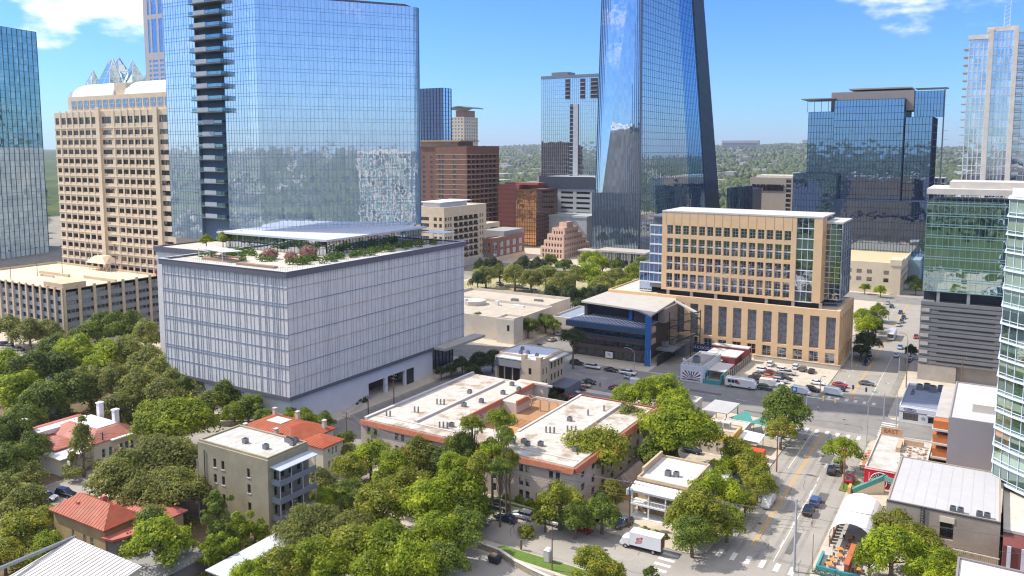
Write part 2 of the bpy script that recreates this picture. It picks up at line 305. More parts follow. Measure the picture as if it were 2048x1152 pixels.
me=bpy.data.meshes.new('hills'); me.from_pydata(v,[],f); me.materials.append(gm_); me.polygons.foreach_set('use_smooth',[True]*len(f)); o=bpy.data.objects.new('hills',me); COL.objects.link(o); struct(o)
asphalt=mat('asphalt',(.235,.225,.205),.92,var=.13,scale=.12,stain=.4,staincol=(.15,.145,.14),bump=.01,bscale=4)
asphalt2=mat('worn_asphalt',(.33,.305,.265),.92,var=.14,scale=.14,stain=.35,staincol=(.21,.195,.175),bump=.01,bscale=4)
sidewalk=mat('sidewalk_concrete',(.50,.44,.35),.9,var=.1,scale=.5,stain=.25,staincol=(.33,.28,.21))
lotm=mat('parking_lot_concrete',(.47,.425,.35),.9,var=.12,scale=.2,stain=.35,staincol=(.28,.25,.21))
dirt=mat('leaf_litter',(.17,.125,.075),.95,var=.35,scale=.8,bump=.08)
grassm=mat('lawn',(.10,.17,.028),.95,var=.3,scale=1.5,bump=.06,stain=.3,staincol=(.22,.19,.07))
paint=mat('road_paint',(.66,.65,.6),.8,var=.15,scale=3); yel=mat('yellow_road_paint',(.6,.34,.08),.8,var=.2,scale=3)
def sheet(name,pts,z,m): b=MB(); b.face([(x,y,z) for x,y in pts]); return struct(b.build(name,m))
def rect(x0,y0,x1,y1): return [(x0,y0),(x1,y0),(x1,y1),(x0,y1)]
sheet('city_ground',rect(-900,30,260,1100),-.03,mat('city_ground',(.30,.275,.235),.92,var=.3,scale=.02,stain=.55,staincol=(.12,.15,.06)))
sheet('avenue',rect(-43,40,-26,960),.0,asphalt2)
sheet('cross_street',rect(-153,226,160,252),.004,asphalt)
sheet('cross_street_west',rect(-460,238,-153,257),.004,asphalt)
sheet('residential_street',rect(-114,126.5,130,139.8),.004,asphalt2)
sheet('side_street',rect(-153,100,-132,520),.0,asphalt)
sheet('alley',rect(-178,40,-166,150),.0,asphalt2)
sheet('north_street',rect(-460,322,200,346),.004,asphalt2)
sheet('far_street',rect(-600,432,200,452),.004,asphalt)
sheet('intersection',rect(-43,226,-26,252),.008,asphalt)
def slab(name,poly,m=sidewalk,h=.13): b=MB(); b.prism(poly,-.02,h); return struct(b.build(name,m))
def rc(x0,y0,x1,y1,r=4):  # kerb corner radii
    p=[]
    for (cx,cy,a0) in ((x1-r,y0+r,-90),(x1-r,y1-r,0),(x0+r,y1-r,90),(x0+r,y0+r,180)):
        for k in range(5): a=R(a0+k*22.5); p.append((cx+r*math.cos(a),cy+r*math.sin(a)))
    return p
slab('pavement',rc(-131,140.5,-43.4,225)); slab('pavement',rc(-131.5,253,-44,321)); slab('pavement',rc(-25.5,141,120,224)); slab('pavement',rc(-24,242,120,321))
slab('pavement',rc(-262,149,-154,237)); slab('pavement',rc(-262,258,-154,321)); slab('pavement',rc(-131.5,347,-46,431)); slab('pavement',rc(-24,347,120,431)); slab('pavement',rc(-262,347,-154,431))
slab('pavement',rc(-164,40,-44,125.5)); slab('pavement',rc(-25,40,100,125.5)); slab('pavement',rc(-460,150,-266,237))
slab('pavement',rc(-131.5,453,-46,560)); slab('pavement',rc(-24,453,120,560)); slab('pavement',rc(-360,453,-154,560))
sheet('yard',rect(-127,143.5,-66,220),.14,dirt); sheet('yard',rect(-160,44,-50,121),.14,dirt); sheet('yard',rect(-260,60,-180,237),.02,dirt); sheet('yard',rect(-166,100,-131.5,148),.02,dirt); sheet('yard',rect(-262,160,-206,236),.15,dirt)
sheet('parking_lot',rect(-76,256,-46,287),.14,lotm); sheet('parking_lot',rect(-66,176,-46,212),.15,mat('gravel_lot',(.46,.40,.31),.95,var=.25,scale=1.2,stain=.5,staincol=(.3,.25,.18)))
sheet('parking_lot',rect(-112,197,-90,222),.145,asphalt); sheet('alley',rect(-99,254,-88,290),.14,asphalt)
sheet('parking_lot',rect(-440,120,-268,172),.03,lotm); sheet('parking_lot',rect(-205,300,-160,318),.14,lotm)
sheet('park_ground',rect(-258,349,-156,430),.14,mat('park_ground',(.42,.36,.2),.95,var=.25,scale=.5,stain=.6,staincol=(.14,.2,.05)))
sheet('lawn',rect(-90,142.6,-62,144.9),.14,grassm); sheet('lawn',rect(-95,140.8,-66,141.9),.14,grassm); sheet('lawn',[(-80,122.6),(-56,121.6),(-56,125.2),(-77,125.4)],.142,grassm)
sheet('lawn',rect(-25.2,140.2,-20,143.5),.14,grassm); sheet('lawn',rect(-27.2,185,-23.6,192.5),.14,grassm)
sheet('parking_lot',rect(-98,96,-64,121.3),.146,asphalt2)
# painted markings, one object per kind
def marks(name,rs,m,z=.013): b=MB(); [b.face([(x0,y0,z),(x1,y0,z),(x1,y1,z),(x0,y1,z)]) for (x0,y0,x1,y1) in rs]; o=b.build(name,m); struct(o); return o
marks('centre_line',[(-37.2,150,-37.0,222),(-36.75,150,-36.55,222),(-36.0,258,-35.8,430),(-35.6,258,-35.4,430)],yel)
marks('lane_line',[(-32.3,y,-32.15,y+3.2) for y in range(152,220,9)]+[(-39.6,192,-39.45,222),(-30.6,256,-30.45,320),(-32.1,146,-31.95,186)]+[(-40,y,-39.85,y+3) for y in range(258,430,8)]+[(x,238.9,x+3,239.05) for x in range(-128,-48,9)]+[(x,133.2,x+2.4,133.3) for x in range(-24,80,8)],paint)
marks('crosswalk',[(-41.8+i*2.6,142.5,-40.9+i*2.6,145.6) for i in range(6)]+[(-50.5,127.6+i*2.1,-47.4,128.5+i*2.1) for i in range(6)]+[(-41.8+i*2.6,221,-40.9+i*2.6,223.8) for i in range(6)]+[(-41.8+i*2.5,254,-40.9+i*2.5,256.6) for i in range(6)]+[(-24.6,227+i*1.9,-20.6,227.8+i*1.9) for i in range(7)]+[(-48.4,227+i*1.9,-45.4,227.8+i*1.9) for i in range(7)],paint)
marks('stop_line',[(-42.6,258.2,-36.2,258.7),(-42.7,218.6,-37.4,219.1)],paint)
marks('parking_stripes',[(-72+i*2.9,258,-71.88+i*2.9,262.5) for i in range(9)]+[(-72+i*2.9,279,-71.88+i*2.9,284) for i in range(9)],paint,.153)
tar=mat('tar_patch',(.13,.125,.12),.9,var=.2)
marks('tar_patches',[(-40.5,165,-38.2,171),(-34,200,-31.5,207),(-90,129,-84,131.5),(-66,131,-61,132.2),(-80,240,-70,242),(-60,229,-49,230.4),(-30.5,176,-28.5,182),(-31,150,-29.8,160)],tar,.0105)
jn=[]
for y in range(145,224,4): jn.append((-25.4,y,-18,y+.07))
for y in range(143,225,4): jn.append((-49,y,-43.5,y+.07))
marks('pavement_joints',jn,mat('joint_dark',(.2,.18,.15),.9),.1345)
# ================================================================ BUILDINGS
# ---- pale podium with roof garden
def podium():
    t=thing('parking_podium','huge pale panelled block with roof garden at the foot of the glass tower','building',(-184,190,0))
    P1=mat('pale_facade_panel',(.68,.66,.625),.6,var=.09,scale=.5,stain=.15,staincol=(.50,.49,.46)); fin=mat('blue_grey_fin',(.24,.27,.32),.5,var=.1)
    band=mat('slate_band',(.13,.13,.15),.5,var=.06); basew=mat('white_base',(.62,.64,.67),.7,var=.06)
    b=MB(); b.box(-209.6,149.6,9.4,-158.6,231.4,41.4); b.box(-238,168,0,-209.6,231.4,41.4); b.build('wall',P1,t)
    b=MB(); b.box(-209.2,150.4,0,-159.2,181.5,8.5); b.box(-209.2,181.5,0,-166,203,8.5); b.box(-209.2,203.4,0,-159.2,213.5,8.5); b.box(-209.2,213.5,0,-163,230.8,8.5); b.box(-160.0,181.5,5.0,-159.2,203.4,8.5); b.box(-160,189.2,0,-159.2,190.4,5); b.box(-160,198.7,0,-159.2,199.6,5); b.build('base',basew,t)
    b=MB(); b.box(-210,149.3,8.5,-158.3,231.8,9.4); parapet(b,-210.3,149.0,-158,232.2,41.45,1.6,.5); parapet(b,-238.6,167.4,-210.31,232.2,41.45,1.6,.5); b.build('cornice',band,t); b=MB(); parapet(b,-210.4,148.9,-157.9,232.3,43.06,.12,.75); b.build('coping',mat('pale_coping',(.55,.57,.60),.5),t)
    rows=[38.6,34.4,33.7,30.4,26.2,25.5,22,17.8,17.1,13.6]
    r=random.Random(3)
    for F,Wd,nm in ((FS(-209.6,149.6),51,'S'),(FE(-158.6,149.6),81.8,'E')):
        b=MB(); u=.2
        while u<Wd:
            F.box(b,u,u+.09,9.4,41.4,0,.09 if nm=='S' else .05); u+=r.choice([.55,.8,.8,1.3,1.6,1.9])
        for i,z in enumerate(rows):
            if nm=='E' and i in (0,3,6,9): continue
            if nm=='E' and i in (2,5,8): continue
            F.box(b,-.02,Wd+.02,z-.09,z+.09,.001,.13)
        b.build('fins',fin,t)
    b=MB(); F=FE(-158.6,149.6)
    for z in (38.6,30.4,22,13.6): F.box(b,0,81.8,z-.06,z+.06,.0,.1)
    b.build('trim',mat('copper_trim',(.45,.33,.26),.5),t)
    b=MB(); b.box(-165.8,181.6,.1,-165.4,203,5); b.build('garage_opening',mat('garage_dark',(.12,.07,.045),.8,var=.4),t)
    b=MB(); b.box(-159.25,199.7,0,-159.05,203.2,4.9); b.build('door',darkmetal,t)
    b=MB(); b.box(-158,212.8,8.9,-153.2,236.5,9.7); b.build('canopy',concrete,t)
    curtain(t,[(-162.9,214,0.2),(-162.9,230.4,.2),(-162.9,230.4,8.5),(-162.9,214,8.5)],8,3,glass('podium_glass',(.4,.5,.6),(.02,.02,.025),.3),darkmetal,gname='storefront',mname='storefront_frame')
    b=MB(); b.box(-209,150.4,42.3,-159,231,42.6); b.box(-238,168.4,42.3,-209.01,231,42.6); b.build('roof',mat('terrace_paving',(.52,.48,.41),.85,var=.15,scale=.5),t)
    b=MB()
    for i in range(90): y=151+i*.9; b.bar((-159.6,y,42.6),(-159.6,y,43.9),.05)
    for i in range(55): x=-208.5+i*.9; b.bar((x,150.6,42.6),(x,150.6,43.9),.05)
    b.bar((-159.6,151,43.9),(-159.6,231,43.9),.07); b.bar((-208.5,150.6,43.9),(-160,150.6,43.9),.07); b.build('railing',mat('rail_grey',(.35,.36,.37),.5),t)
    return t
podium()
# roof garden beds
gardenplant=leafmat('garden_leaves',(.04,.09,.012),(.12,.19,.02),(.22,.22,.04)); redplant=leafmat('dry_leaves',(.13,.11,.03),(.22,.2,.06),(.3,.13,.05))
def shrubs(name,label,pts,r,m,kind=None,cat='shrub',n=260,group=None,h=.8):
    b=MB()
    for (x,y,z) in pts:
        for k in range(n):
            a=RNG.normal(size=3); a/=np.linalg.norm(a); q=np.array([x,y,z+r*.5])+a*np.array([r,r,r*h])*RNG.uniform(.7,1.05); 
            if q[2]<z: q[2]=z+.05
            s=r*.16; u=RNG.normal(size=3); u/=np.linalg.norm(u); w=np.cross(u,a); w/=np.linalg.norm(w)+1e-6; b.face([q-u*s,q+w*s,q+u*s,q-w*s])
    o=b.build(name,m); tag(o,label,cat,group,kind); return o
g=[(-174+i*.0-0,178,42.6) for i in range(0)]
bed=[]
for i in range(46): bed.append((-167+RNG.uniform(-4,3.5),162+i*1.35,42.6))
shrubs('planting','low green planting bed along the glazed pavilion on the podium roof',bed,1.5,gardenplant,'stuff','planting',120)
bed=[(-206+RNG.uniform(0,28),160+RNG.uniform(0,17),42.6) for i in range(34)]
shrubs('planting','mixed green and yellow garden beds at the front of the podium roof',bed,1.3,gardenplant,'stuff','planting',110)
b=MB(); b.box(-200,156,42.6,-186,158,43.3); b.box(-183,154,42.6,-168,155.5,43.2); b.box(-205,163,42.6,-190,163.6,43.1); tag(b.build('planter_wall',mat('rust_planter',(.33,.2,.13),.7)),'low rusty planter walls in the podium roof garden','planter')
for i,(px,py,m,c,w) in enumerate(((540,508,2.2,0,'left'),(583,512,1.9,0,'middle'),(617,505,2.6,0,'right'))):
    x,y=at(px,py+8,43); shrubs('crape_myrtle',f'pink flowering small tree, {w}most of three on the podium roof garden' if w!='middle' else 'pink flowering small tree between two others on the podium roof garden',[(x,y,43.0)],m,MC.get('pink_leaves') or leafmat('pink_leaves',(.24,.11,.09),(.42,.25,.2),(.5,.36,.3)),cat='tree',n=420)
t=thing('shade_canopy','small white tensile canopy on slender posts in the podium roof garden','canopy',(-191,155,42.6))
x0,y0=at(434,500,45.6); 
b=MB(); b.hexa([(-205,158,45.6),(-189,154.5,45.6),(-186,159,45.6),(-203,163,45.6)],[(-205,158,45.75),(-189,154.5,45.75),(-186,159,45.75),(-203,163,45.75)]); b.build('canopy_sheet',whitemetal,t)
for (x,y) in ((-204,158.2),(-197,156.6),(-190,155.2),(-187.4,158.6),(-195,160.5),(-202.6,162.4)):
    b=MB(); b.tube([(x,y,42.6),(x,y,45.6)],.09); b.build('post',whitemetal,t)
t=thing('shade_canopy','flat white canopy on posts at the far right corner of the podium roof','canopy',(-162,226,42.6))
b=MB(); b.box(-170,222,46.4,-160.5,229,46.6); b.build('canopy_sheet',whitemetal,t)
for (x,y) in ((-169.5,222.5),(-161,222.5),(-161,228.5),(-169.5,228.5),(-165,222.5)): b=MB(); b.tube([(x,y,42.6),(x,y,46.4)],.1); b.build('post',whitemetal,t)
# ---- glazed pavilion
t=thing('roof_pavilion','long low glazed pavilion with thin white roof on the podium terrace','building',(-190,200,42.6))
pg=glass('pavilion_glass',(.75,.82,.88),(.03,.04,.05),.6,.02,.5,1.4,5,pvar=.3)
curtain(t,[(-219,180.6,42.6),(-174,180.6,42.6),(-174,180.6,47.2),(-219,180.6,47.2)],30,2,pg,darkmetal,.07,.08)
curtain(t,[(-174,180.6,42.6),(-174,227.5,42.6),(-174,227.5,47.2),(-174,180.6,47.2)],32,2,pg,darkmetal,.07,.08)
b=MB(); b.box(-221.5,179,47.2,-172.4,229,47.75); b.build('roof',mat('pavilion_roof',(.55,.58,.63),.5,var=.04),t)
b=MB()
for i in range(60): b.bar((-221+i*.8,179.3,47.75),(-221+i*.8,179.3,48.6),.05)
for i in range(62): b.bar((-172.7,179.3+i*.8,47.75),(-172.7,179.3+i*.8,48.6),.05)
b.build('railing',whitemetal,t)
# ---- main glass tower
def tower():
    t=thing('glass_tower','tall sky blue mirror glass tower with a stack of projecting balconies rising from the podium','building',(-215,205,43))
    G=glass('tower_glass',(.90,.94,.98),(.46,.52,.58),.55,.012,.30,1.52,4.1,pvar=.06,tilt=.0022); mu=mat('tower_mullion',(.16,.29,.44),.4,metal=.3)
    z0,z1=47.7,124.5; e=(-180.4,232.8)
    H=(z1-z0); nf=19
    rows=[]; 
    for i in range(nf): rows+=[i/nf,(i+.27)/nf]
    c=(-210.6,188.6)
    curtain(t,[(*c,z0),(*e,z0),(*e,z1),(*c,z1)],38,0,G,mu,.07,.06,.08,.06,rows=rows)
    # curved return
    px,py=e; a0=math.atan2(.825,.565)
    for k in range(4):
        a=a0+R(18*(k+1)); qx,qy=px+1.1*math.cos(a),py+1.1*math.sin(a); curtain(t,[(px,py,z0),(qx,qy,z0),(qx,qy,z1),(px,py,z1)],2,0,G,mu,.1,.12,.1,.1,rows=rows); px,py=qx,qy
    curtain(t,[(-226.5,188.6,z0),(*c,z0),(*c,z1),(-226.5,188.6,z1)],12,0,G,mu,.07,.06,.08,.06,rows=rows)
    hi=262; r2=[i*4.04/(hi-z0) for i in range(53)]; r2+= [(i+.27)*4.04/(hi-z0) for i in range(52)]
    curtain(t,[(-257.3,188.6,43),(-240.8,188.6,43),(-240.8,188.6,hi),(-257.3,188.6,hi)],12,0,G,mu,.07,.06,.08,.06,rows=[(z0-43+q*(hi-z0))/(hi-43) for q in r2])
    D=glass('recess_glass',(.6,.78,.95),(.05,.08,.12),.62,.02,.5,1.3,4.04,pvar=.5,blind=.1,blindcol=(.25,.27,.2))
    curtain(t,[(-240.8,192.2,43),(-226.5,192.2,43),(-226.5,192.2,hi),(-240.8,192.2,hi)],9,0,D,mu,.1,.1,.2,.15,rows=[(z0-43+i*4.04)/(hi-43) for i in range(53)])
    b=MB(); b.box(-257,190,43,-226.8,226,z1); b.box(-257,190,z1,-226.8,203,hi); b.box(-226.6,188.9,43,-226.2,192.2,z1); b.box(-241,188.9,43,-240.7,192.2,hi)
    b.prism([(-226.8,189.2),(-210.9,189.2),(-182.4,230.6),(-184,238),(-226.8,240)],47.7,z1-.3); b.build('core',mat('tower_core',(.10,.14,.19),.5),t)
    b=MB(); b.prism([(-226.8,189.2),(-210.9,189.2),(-182.4,230.6),(-184,238),(-226.8,240)],z1-.3,z1+.8); b.build('roof_deck',mat('roof_dark',(.12,.12,.14),.7),t)
    slabm=mat('balcony_slab',(.16,.18,.2),.6); gl=glass('balcony_glass',(.5,.68,.75),(.05,.1,.12),.35)
    for i in range(21):
        z=z0+3.1+i*4.04
        xr=-224.5 if z>85 else -227.5
        o=MB().box(-240.2,185.6 if z>85 else 187.6,z,xr,192,z+.3).build('balcony',slabm,t)
        q=MB(); 
        y=185.7 if z>85 else 187.7
        q.box(-239.8,y,z+.45,xr,y+.05,z+1.5); q.box(xr-.05,y+.05,z+.45,xr,190,z+1.5)
        k=q.build('railing',gl,o); k.location=k.location
        q=MB(); q.box(-237.5,y-.08,z+.3,-231.5,y-.03,z+1.7); q.build('panel',mat('perforated_panel',(.4,.42,.44),.5),o)
    return t
tower()
# reflected apartment block behind the camera, right
# ---- grey parking garage on the left
t=thing('parking_garage','grey parking garage with tan pilasters and a pale open roof deck','parking garage',(-325,195,0))
gw=mat('garage_panel',(.27,.275,.28),.85,var=.2,scale=1.5,stain=.4,staincol=(.2,.21,.22)); pil=mat('tan_pilaster',(.58,.45,.29),.8,var=.1)
b=MB(); F=FS(-384,174.3); cs=[(1+i*4.95,4.6+i*4.95) for i in range(16)]; rs=[(1.5+i*3.4,3.2+i*3.4) for i in range(6)]; h1=gridwall(b,F,79.2,21.2,cs,rs,.5)
F2=FE(-304.8,174.3); cs2=[(1.4+i*6.1,6.6+i*6.1) for i in range(7)]; h2=gridwall(b,F2,43.7,21.2,cs2,rs,.5); b.box(-383.5,174.8,0,-305.3,218,20.2); b.build('wall',gw,t)
b=MB()
for i in range(17): F.box(b,i*4.95-.5,i*4.95+.5,0,22.2,.01,.45)
for i in range(8): F2.box(b,i*6.1-.1,i*6.1+1.0,0,22.2,.01,.5)
b.build('pilasters',pil,t)
gd=glass('garage_glass',(.3,.36,.42),(.015,.02,.03),.3); windows(t,F2,h2,.5,gd,gw,3,1,.25,name='opening'); windows(t,F,h1,.5,gd,gw,2,1,.25,name='opening')
b=MB(); b.box(-383.4,174.9,20.3,-305.4,217.6,20.6); b.build('roof_deck',mat('deck_concrete',(.66,.55,.40),.9,var=.1,scale=.15),t)
b=MB(); parapet(b,-384,174.3,-304.8,218,20.2,1.3,.3); b.box(-318,174.6,20.6,-305.1,184,23.6); b.box(-360,196,20.6,-338,197,21.8); b.box(-330,198,20.6,-308,198.8,21.8); b.box(-352,192,20.6,-342,192.6,21.6); b.build('ramp_wall',pil,t)
def stripe_sheet(root,name,m,pts,z): b=MB(); b.face([(x,y,z) for x,y in pts]); b.build(name,m,root)
for i,(px,py) in enumerate(((75,552),(125,548),(232,545),(312,535),(22,560),(180,530))):
    x,y=at(px,py,20.6); tt=thing('deck_lamp',['tall lamp post, fourth from left on the garage roof deck','tall lamp post near the pale box on the garage roof deck corner','lamp post behind the ramp wall of the garage roof deck','rightmost tall lamp post on the garage roof deck','leftmost lamp post on the garage roof deck','lamp post at the back of the garage roof deck'][i],'lamp post',(x,y,20.6),'lamp posts on the garage roof deck')
    b=MB(); b.tube([(x,y,20.6),(x,y,33)],[.16,.1],6); b.build('pole',metalgrey,tt); b=MB(); b.box(x-.5,y-.2,32.8,x+.5,y+.2,33.1); b.build('lamp_head',darkmetal,tt)
tt=thing('pavilion_frame','pointed tan timber-framed tent structure on the garage deck by the beige tower','shelter',(-347,217,20.6))
b=MB(); b.hexa([(-353,213,24),(-338,213,24),(-340,221,24),(-351,221,24)],[(-349,215,27),(-343,215,27),(-343,219,27),(-349,219,27)]); b.build('roof',limestone,tt)
for x in (-352,-347,-342,-339): 
    b=MB(); b.bar((x,214,20.6),(x+2,216,26),.25); b.bar((x+3,214,20.6),(x,216,26),.25); b.build('strut',limestone,tt)
# ---- beige office tower
def beige():
    t=thing('office_tower','beige stone office tower with rows of dark windows and a white barrel vault roof','building',(-356,240,0))
    x0,x1,y=-393.4,-306,226.0; Hh=92; rows=[(19+i*4.45,21.1+i*4.45) for i in range(15)]+[(86.4,89.5)]
    cols=[(.8,3.9)]+[(5.8+i*4.85,9.4+i*4.85) for i in range(6)]+[(38,45)]+[(48.0+i*4.7,51.5+i*4.7) for i in range(6)]+[(79.5,85.6)]
    b=MB(); F=FS(x0,y); h=gridwall(b,F,x1-x0,Hh,cols,rows,.3); b.box(x0+.3,y+.3,17,x1-.3,y+34,Hh-.5); 
    b.build('wall',limestone,t)
    b=MB()
    for c in [5]+[10.2+i*4.85 for i in range(6)]+[47]+[52.4+i*4.7 for i in range(6)]: F.box(b,c-.42,c+.42,17,Hh+.8,.01,.22)
    F.box(b,34.7,37.4,17,Hh+2,.01,1.0); F.box(b,76.2,79,17,Hh+1,.01,.8)
    for i in range(15): F.box(b,0,34.4,22.0+i*4.45,22.5+i*4.45,.005,.3); F.box(b,37.7,76,22+i*4.45,22.5+i*4.45,.005,.3)
    b.build('pilasters',mat('limestone_light',(.74,.60,.42),.8,var=.08),t)
    windows(t,F,h,.3,winbrown,framed,3,1,.12)
    b=MB(); b.box(-388,230,Hh-.5,x1-2,256,99.5); b.build('penthouse',limestone,t)
    F3=FS(-388,230,0); windows(t,F3,[(3+i*5.0,6.6+i*5.0,93.6,97.6) for i in range(15)],-.05,wingl,framew,3,2,.15,name='penthouse_window')
    for (a,c) in ((-386,-354),(-345,-310)):
        n=12; b=MB(); prev=None; pts=[]
        for k in range(n+1):
            an=math.pi*k/n; pts.append((231+12.5-12.5*math.cos(an),99.5+6.5*math.sin(an)))
        for k in range(n): b.hexa([(a,pts[k][0],pts[k][1]),(c,pts[k][0],pts[k][1]),(c,pts[k+1][0],pts[k+1][1]),(a,pts[k+1][0],pts[k+1][1])],[(a,pts[k][0],pts[k][1]+.3),(c,pts[k][0],pts[k][1]+.3),(c,pts[k+1][0],pts[k+1][1]+.3),(a,pts[k+1][0],pts[k+1][1]+.3)])
        b.build('barrel_vault',white,t)
    b=MB(); b.box(-354,232,99.5,-345,255,105); b.build('roof_block',limestone,t)
    b=MB(); b.box(-400,221,0,-303,262,17); b.build('plinth',mat('plinth_dark',(.35,.25,.16),.8),t)
    return t
beige()
# ---- left edge glass tower
t=thing('glass_office_tower','green glass tower with dark vertical fins at the left edge','building',(-590,300,0))
Gt=glass('green_tower_glass',(.50,.72,.74),(.08,.15,.15),.5,.05,.35,1.6,3.9,pvar=.5,tilt=.012,blind=.12,blindcol=(.35,.42,.38))
Rr=Vector((-591,330,0)); dd=Vector((-.255,.967,0)); Lf=Rr-dd*104
Gp=glass('painted_reflection_glass',(.75,.82,.80),(.74,.78,.66),.10,.02,.35,1.6,3.9,pvar=.08)  # pale diffuse colour stands in for the beige tower's reflection
curtain(t,[Lf,Rr,Rr+Vector((0,0,76)),Lf+Vector((0,0,76))],26,17,Gp,mat('green_mullion',(.05,.13,.15),.4),.45,.22,.12,.12,gname='lower_curtain_wall')
curtain(t,[Lf+Vector((0,0,76)),Rr+Vector((0,0,76)),Rr+Vector((0,0,157)),Lf+Vector((0,0,157))],26,17,Gt,mat('green_mullion',(.05,.13,.15),.4),.30,.22,.16,.12)
curtain(t,[Rr,Rr+Vector((-6,2,0)),Rr+Vector((-6,2,150)),Rr+Vector((0,0,150))],3,34,Gt,MC['green_mullion'],.2,.3)
b=MB(); b.prism([tuple((Lf)[:2]),tuple((Rr+Vector((-.6,0,0)))[:2]),(-640,350),(-640,240)],0,150); b.build('core',darkmetal,t)
def block(name,label,x0,x1,y0,y1,h,wm,nS,nE,rows,wg=None,fm=None,roof=None,fr=.6,frE=None,z0=0,depth=.35,par=.8,nx=2,ny=1,cat='building',colsS=None,colsE=None,fw=.09,group=None,rowsE=None):
    t=thing(name,label,cat,((x0+x1)/2,(y0+y1)/2,z0),group); b=MB(); H_=h-z0
    F=FS(x0,y0,z0); E=FE(x1,y0,z0); rr=[(a-z0,c-z0) for a,c in rows]; rE=[(a-z0,c-z0) for a,c in (rowsE or rows)]
    cS=colsS if colsS is not None else (span(.8,x1-x0-.8,nS,fr) if nS else []); cE=colsE if colsE is not None else (span(.8,y1-y0-.8,nE,frE or fr) if nE else [])
    hS=gridwall(b,F,x1-x0,H_,cS,rr,depth) 
    # east skin starts behind the south skin
    E2=FE(x1,y0+depth,z0); hE=gridwall(b,E2,y1-y0-depth,H_,[(max(a-depth,0.05),c-depth) for a,c in cE],rE,depth)
    b.box(x0,y0+depth,z0,x1-depth,y1,h-.02); 
    if par: parapet(b,x0+.01,y0+depth+.01,x1-depth-.01,y1-.01,h-.02,par,.3); b.box(x0,y0,h,x1-depth,y0+depth,h-.02+par); b.box(x1-depth,y0,h,x1,y1,h-.02+par)
    b.build('wall',wm,t); windows(t,F,hS,depth,wg,fm,nx,ny,fw); windows(t,E2,hE,depth,wg,fm,nx,ny,fw)
    b=MB(); b.box(x0+.32,y0+depth+.32,h,x1-depth-.32,y1-.32,h+.12); b.build('roof',roof or roofwhite,t); return t
def rws(z,fh,n,a=.25,b_=.8): return [(z+fh*(i+a),z+fh*(i+b_)) for i in range(n)]
# ---- crown of the far pointed glass tower
def frost():
    t=thing('crown_tower','distant tower top with folded pale glass pyramids rising behind the barrel vault roof','building',(-720,480,0))
    G=glass('crown_glass',(.8,.95,.92),(.42,.52,.48),.3,.02,.3,2,2,pvar=.2); c=(-640,465)
    x0,y0=-655,470
    b=MB(); b.box(-750,456,0,-692,505,128); b.build('shaft',glass('crown_shaft',(.5,.6,.65),(.1,.13,.14),.4),t)
    def pyr(cx,cy,w,zb,zt,lean=(0,0)):
        b=MB(); p=[(cx-w,cy-w,zb),(cx+w,cy-w,zb),(cx+w,cy+w,zb),(cx-w,cy+w,zb)]; a=(cx+lean[0],cy+lean[1],zt)
        for k in range(4): b.face([p[k],p[(k+1)%4],a])
        b.build('glass_facet',G,t); m=MB()
        for k in range(4):
            m.bar(p[k],a,.5)
            for j in range(1,6): q=j/6; m.bar(Vector(p[k]).lerp(Vector(a),q),Vector(p[(k+1)%4]).lerp(Vector(a),q),.25)
        m.build('frame',whitemetal,t)
    pyr(-722,480,17,120,161); pyr(-738,478,13,120,159,(4,0)); pyr(-705,484,13,120,158,(-3,0)); pyr(-719,464,13,120,159.5,(0,8)); pyr(-748,468,10,120,149,(3,0)); pyr(-692,490,10,120,148,(-2,0)); pyr(-709,462,9,120,149)
    b=MB(); b.box(-756,450,120,-686,508,128); b.build('base_ring',whitemetal,t)
frost()
def slabtower(name,label,x0,x1,y0,y1,h,G,mm,nx,nz,ny=None,z0=0,mw=.3,md=.3,hw=.3,group=None,roofm=None):
    t=thing(name,label,'building',((x0+x1)/2,(y0+y1)/2,z0),group)
    curtain(t,[(x0,y0,z0),(x1,y0,z0),(x1,y0,h),(x0,y0,h)],nx,nz,G,mm,mw,md,hw,.2)
    curtain(t,[(x1,y0,z0),(x1,y1,z0),(x1,y1,h),(x1,y0,h)],ny or nx,nz,G,mm,mw,md,hw,.2)
    b=MB(); b.box(x0,y0+.3,z0,x1-.3,y1,h-.1); b.build('core',darkmetal,t); b=MB(); b.box(x0+.4,y0+.7,h-.1,x1-.7,y1-.4,h+.05); b.build('roof',roofm or roofgrey,t); return t
# grey frame tower behind the glass tower
greyc=mat('grey_concrete',(.50,.47,.47),.8,var=.06)
bl=glass('blue_window',(.45,.65,.9),(.02,.05,.10),.45,.02,.3,2,3,pvar=.5)
t=block('concrete_tower','tall slender grey concrete tower with blue windows behind the mirror glass tower',-683,-630,480,520,240,greyc,0,0,rws(60,4.2,23,.2,.75)+[(162,192),(196,228)],bl,framew,colsS=[(6,9),(11.5,18.5),(21.5,27),(33,40),(44,50)],nx=2,par=0)
blueg=glass('deep_blue_glass',(.55,.72,.95),(.03,.07,.14),.8,.01,.2,3,4,pvar=.1); navy=mat('navy_fin',(.02,.05,.13),.4)
t=slabtower('blue_glass_tower','small blue glass tower with dark vertical fins right behind the mirror tower',-534,-505,700,715,138,blueg,navy,7,34,3,mw=.7,md=.4)
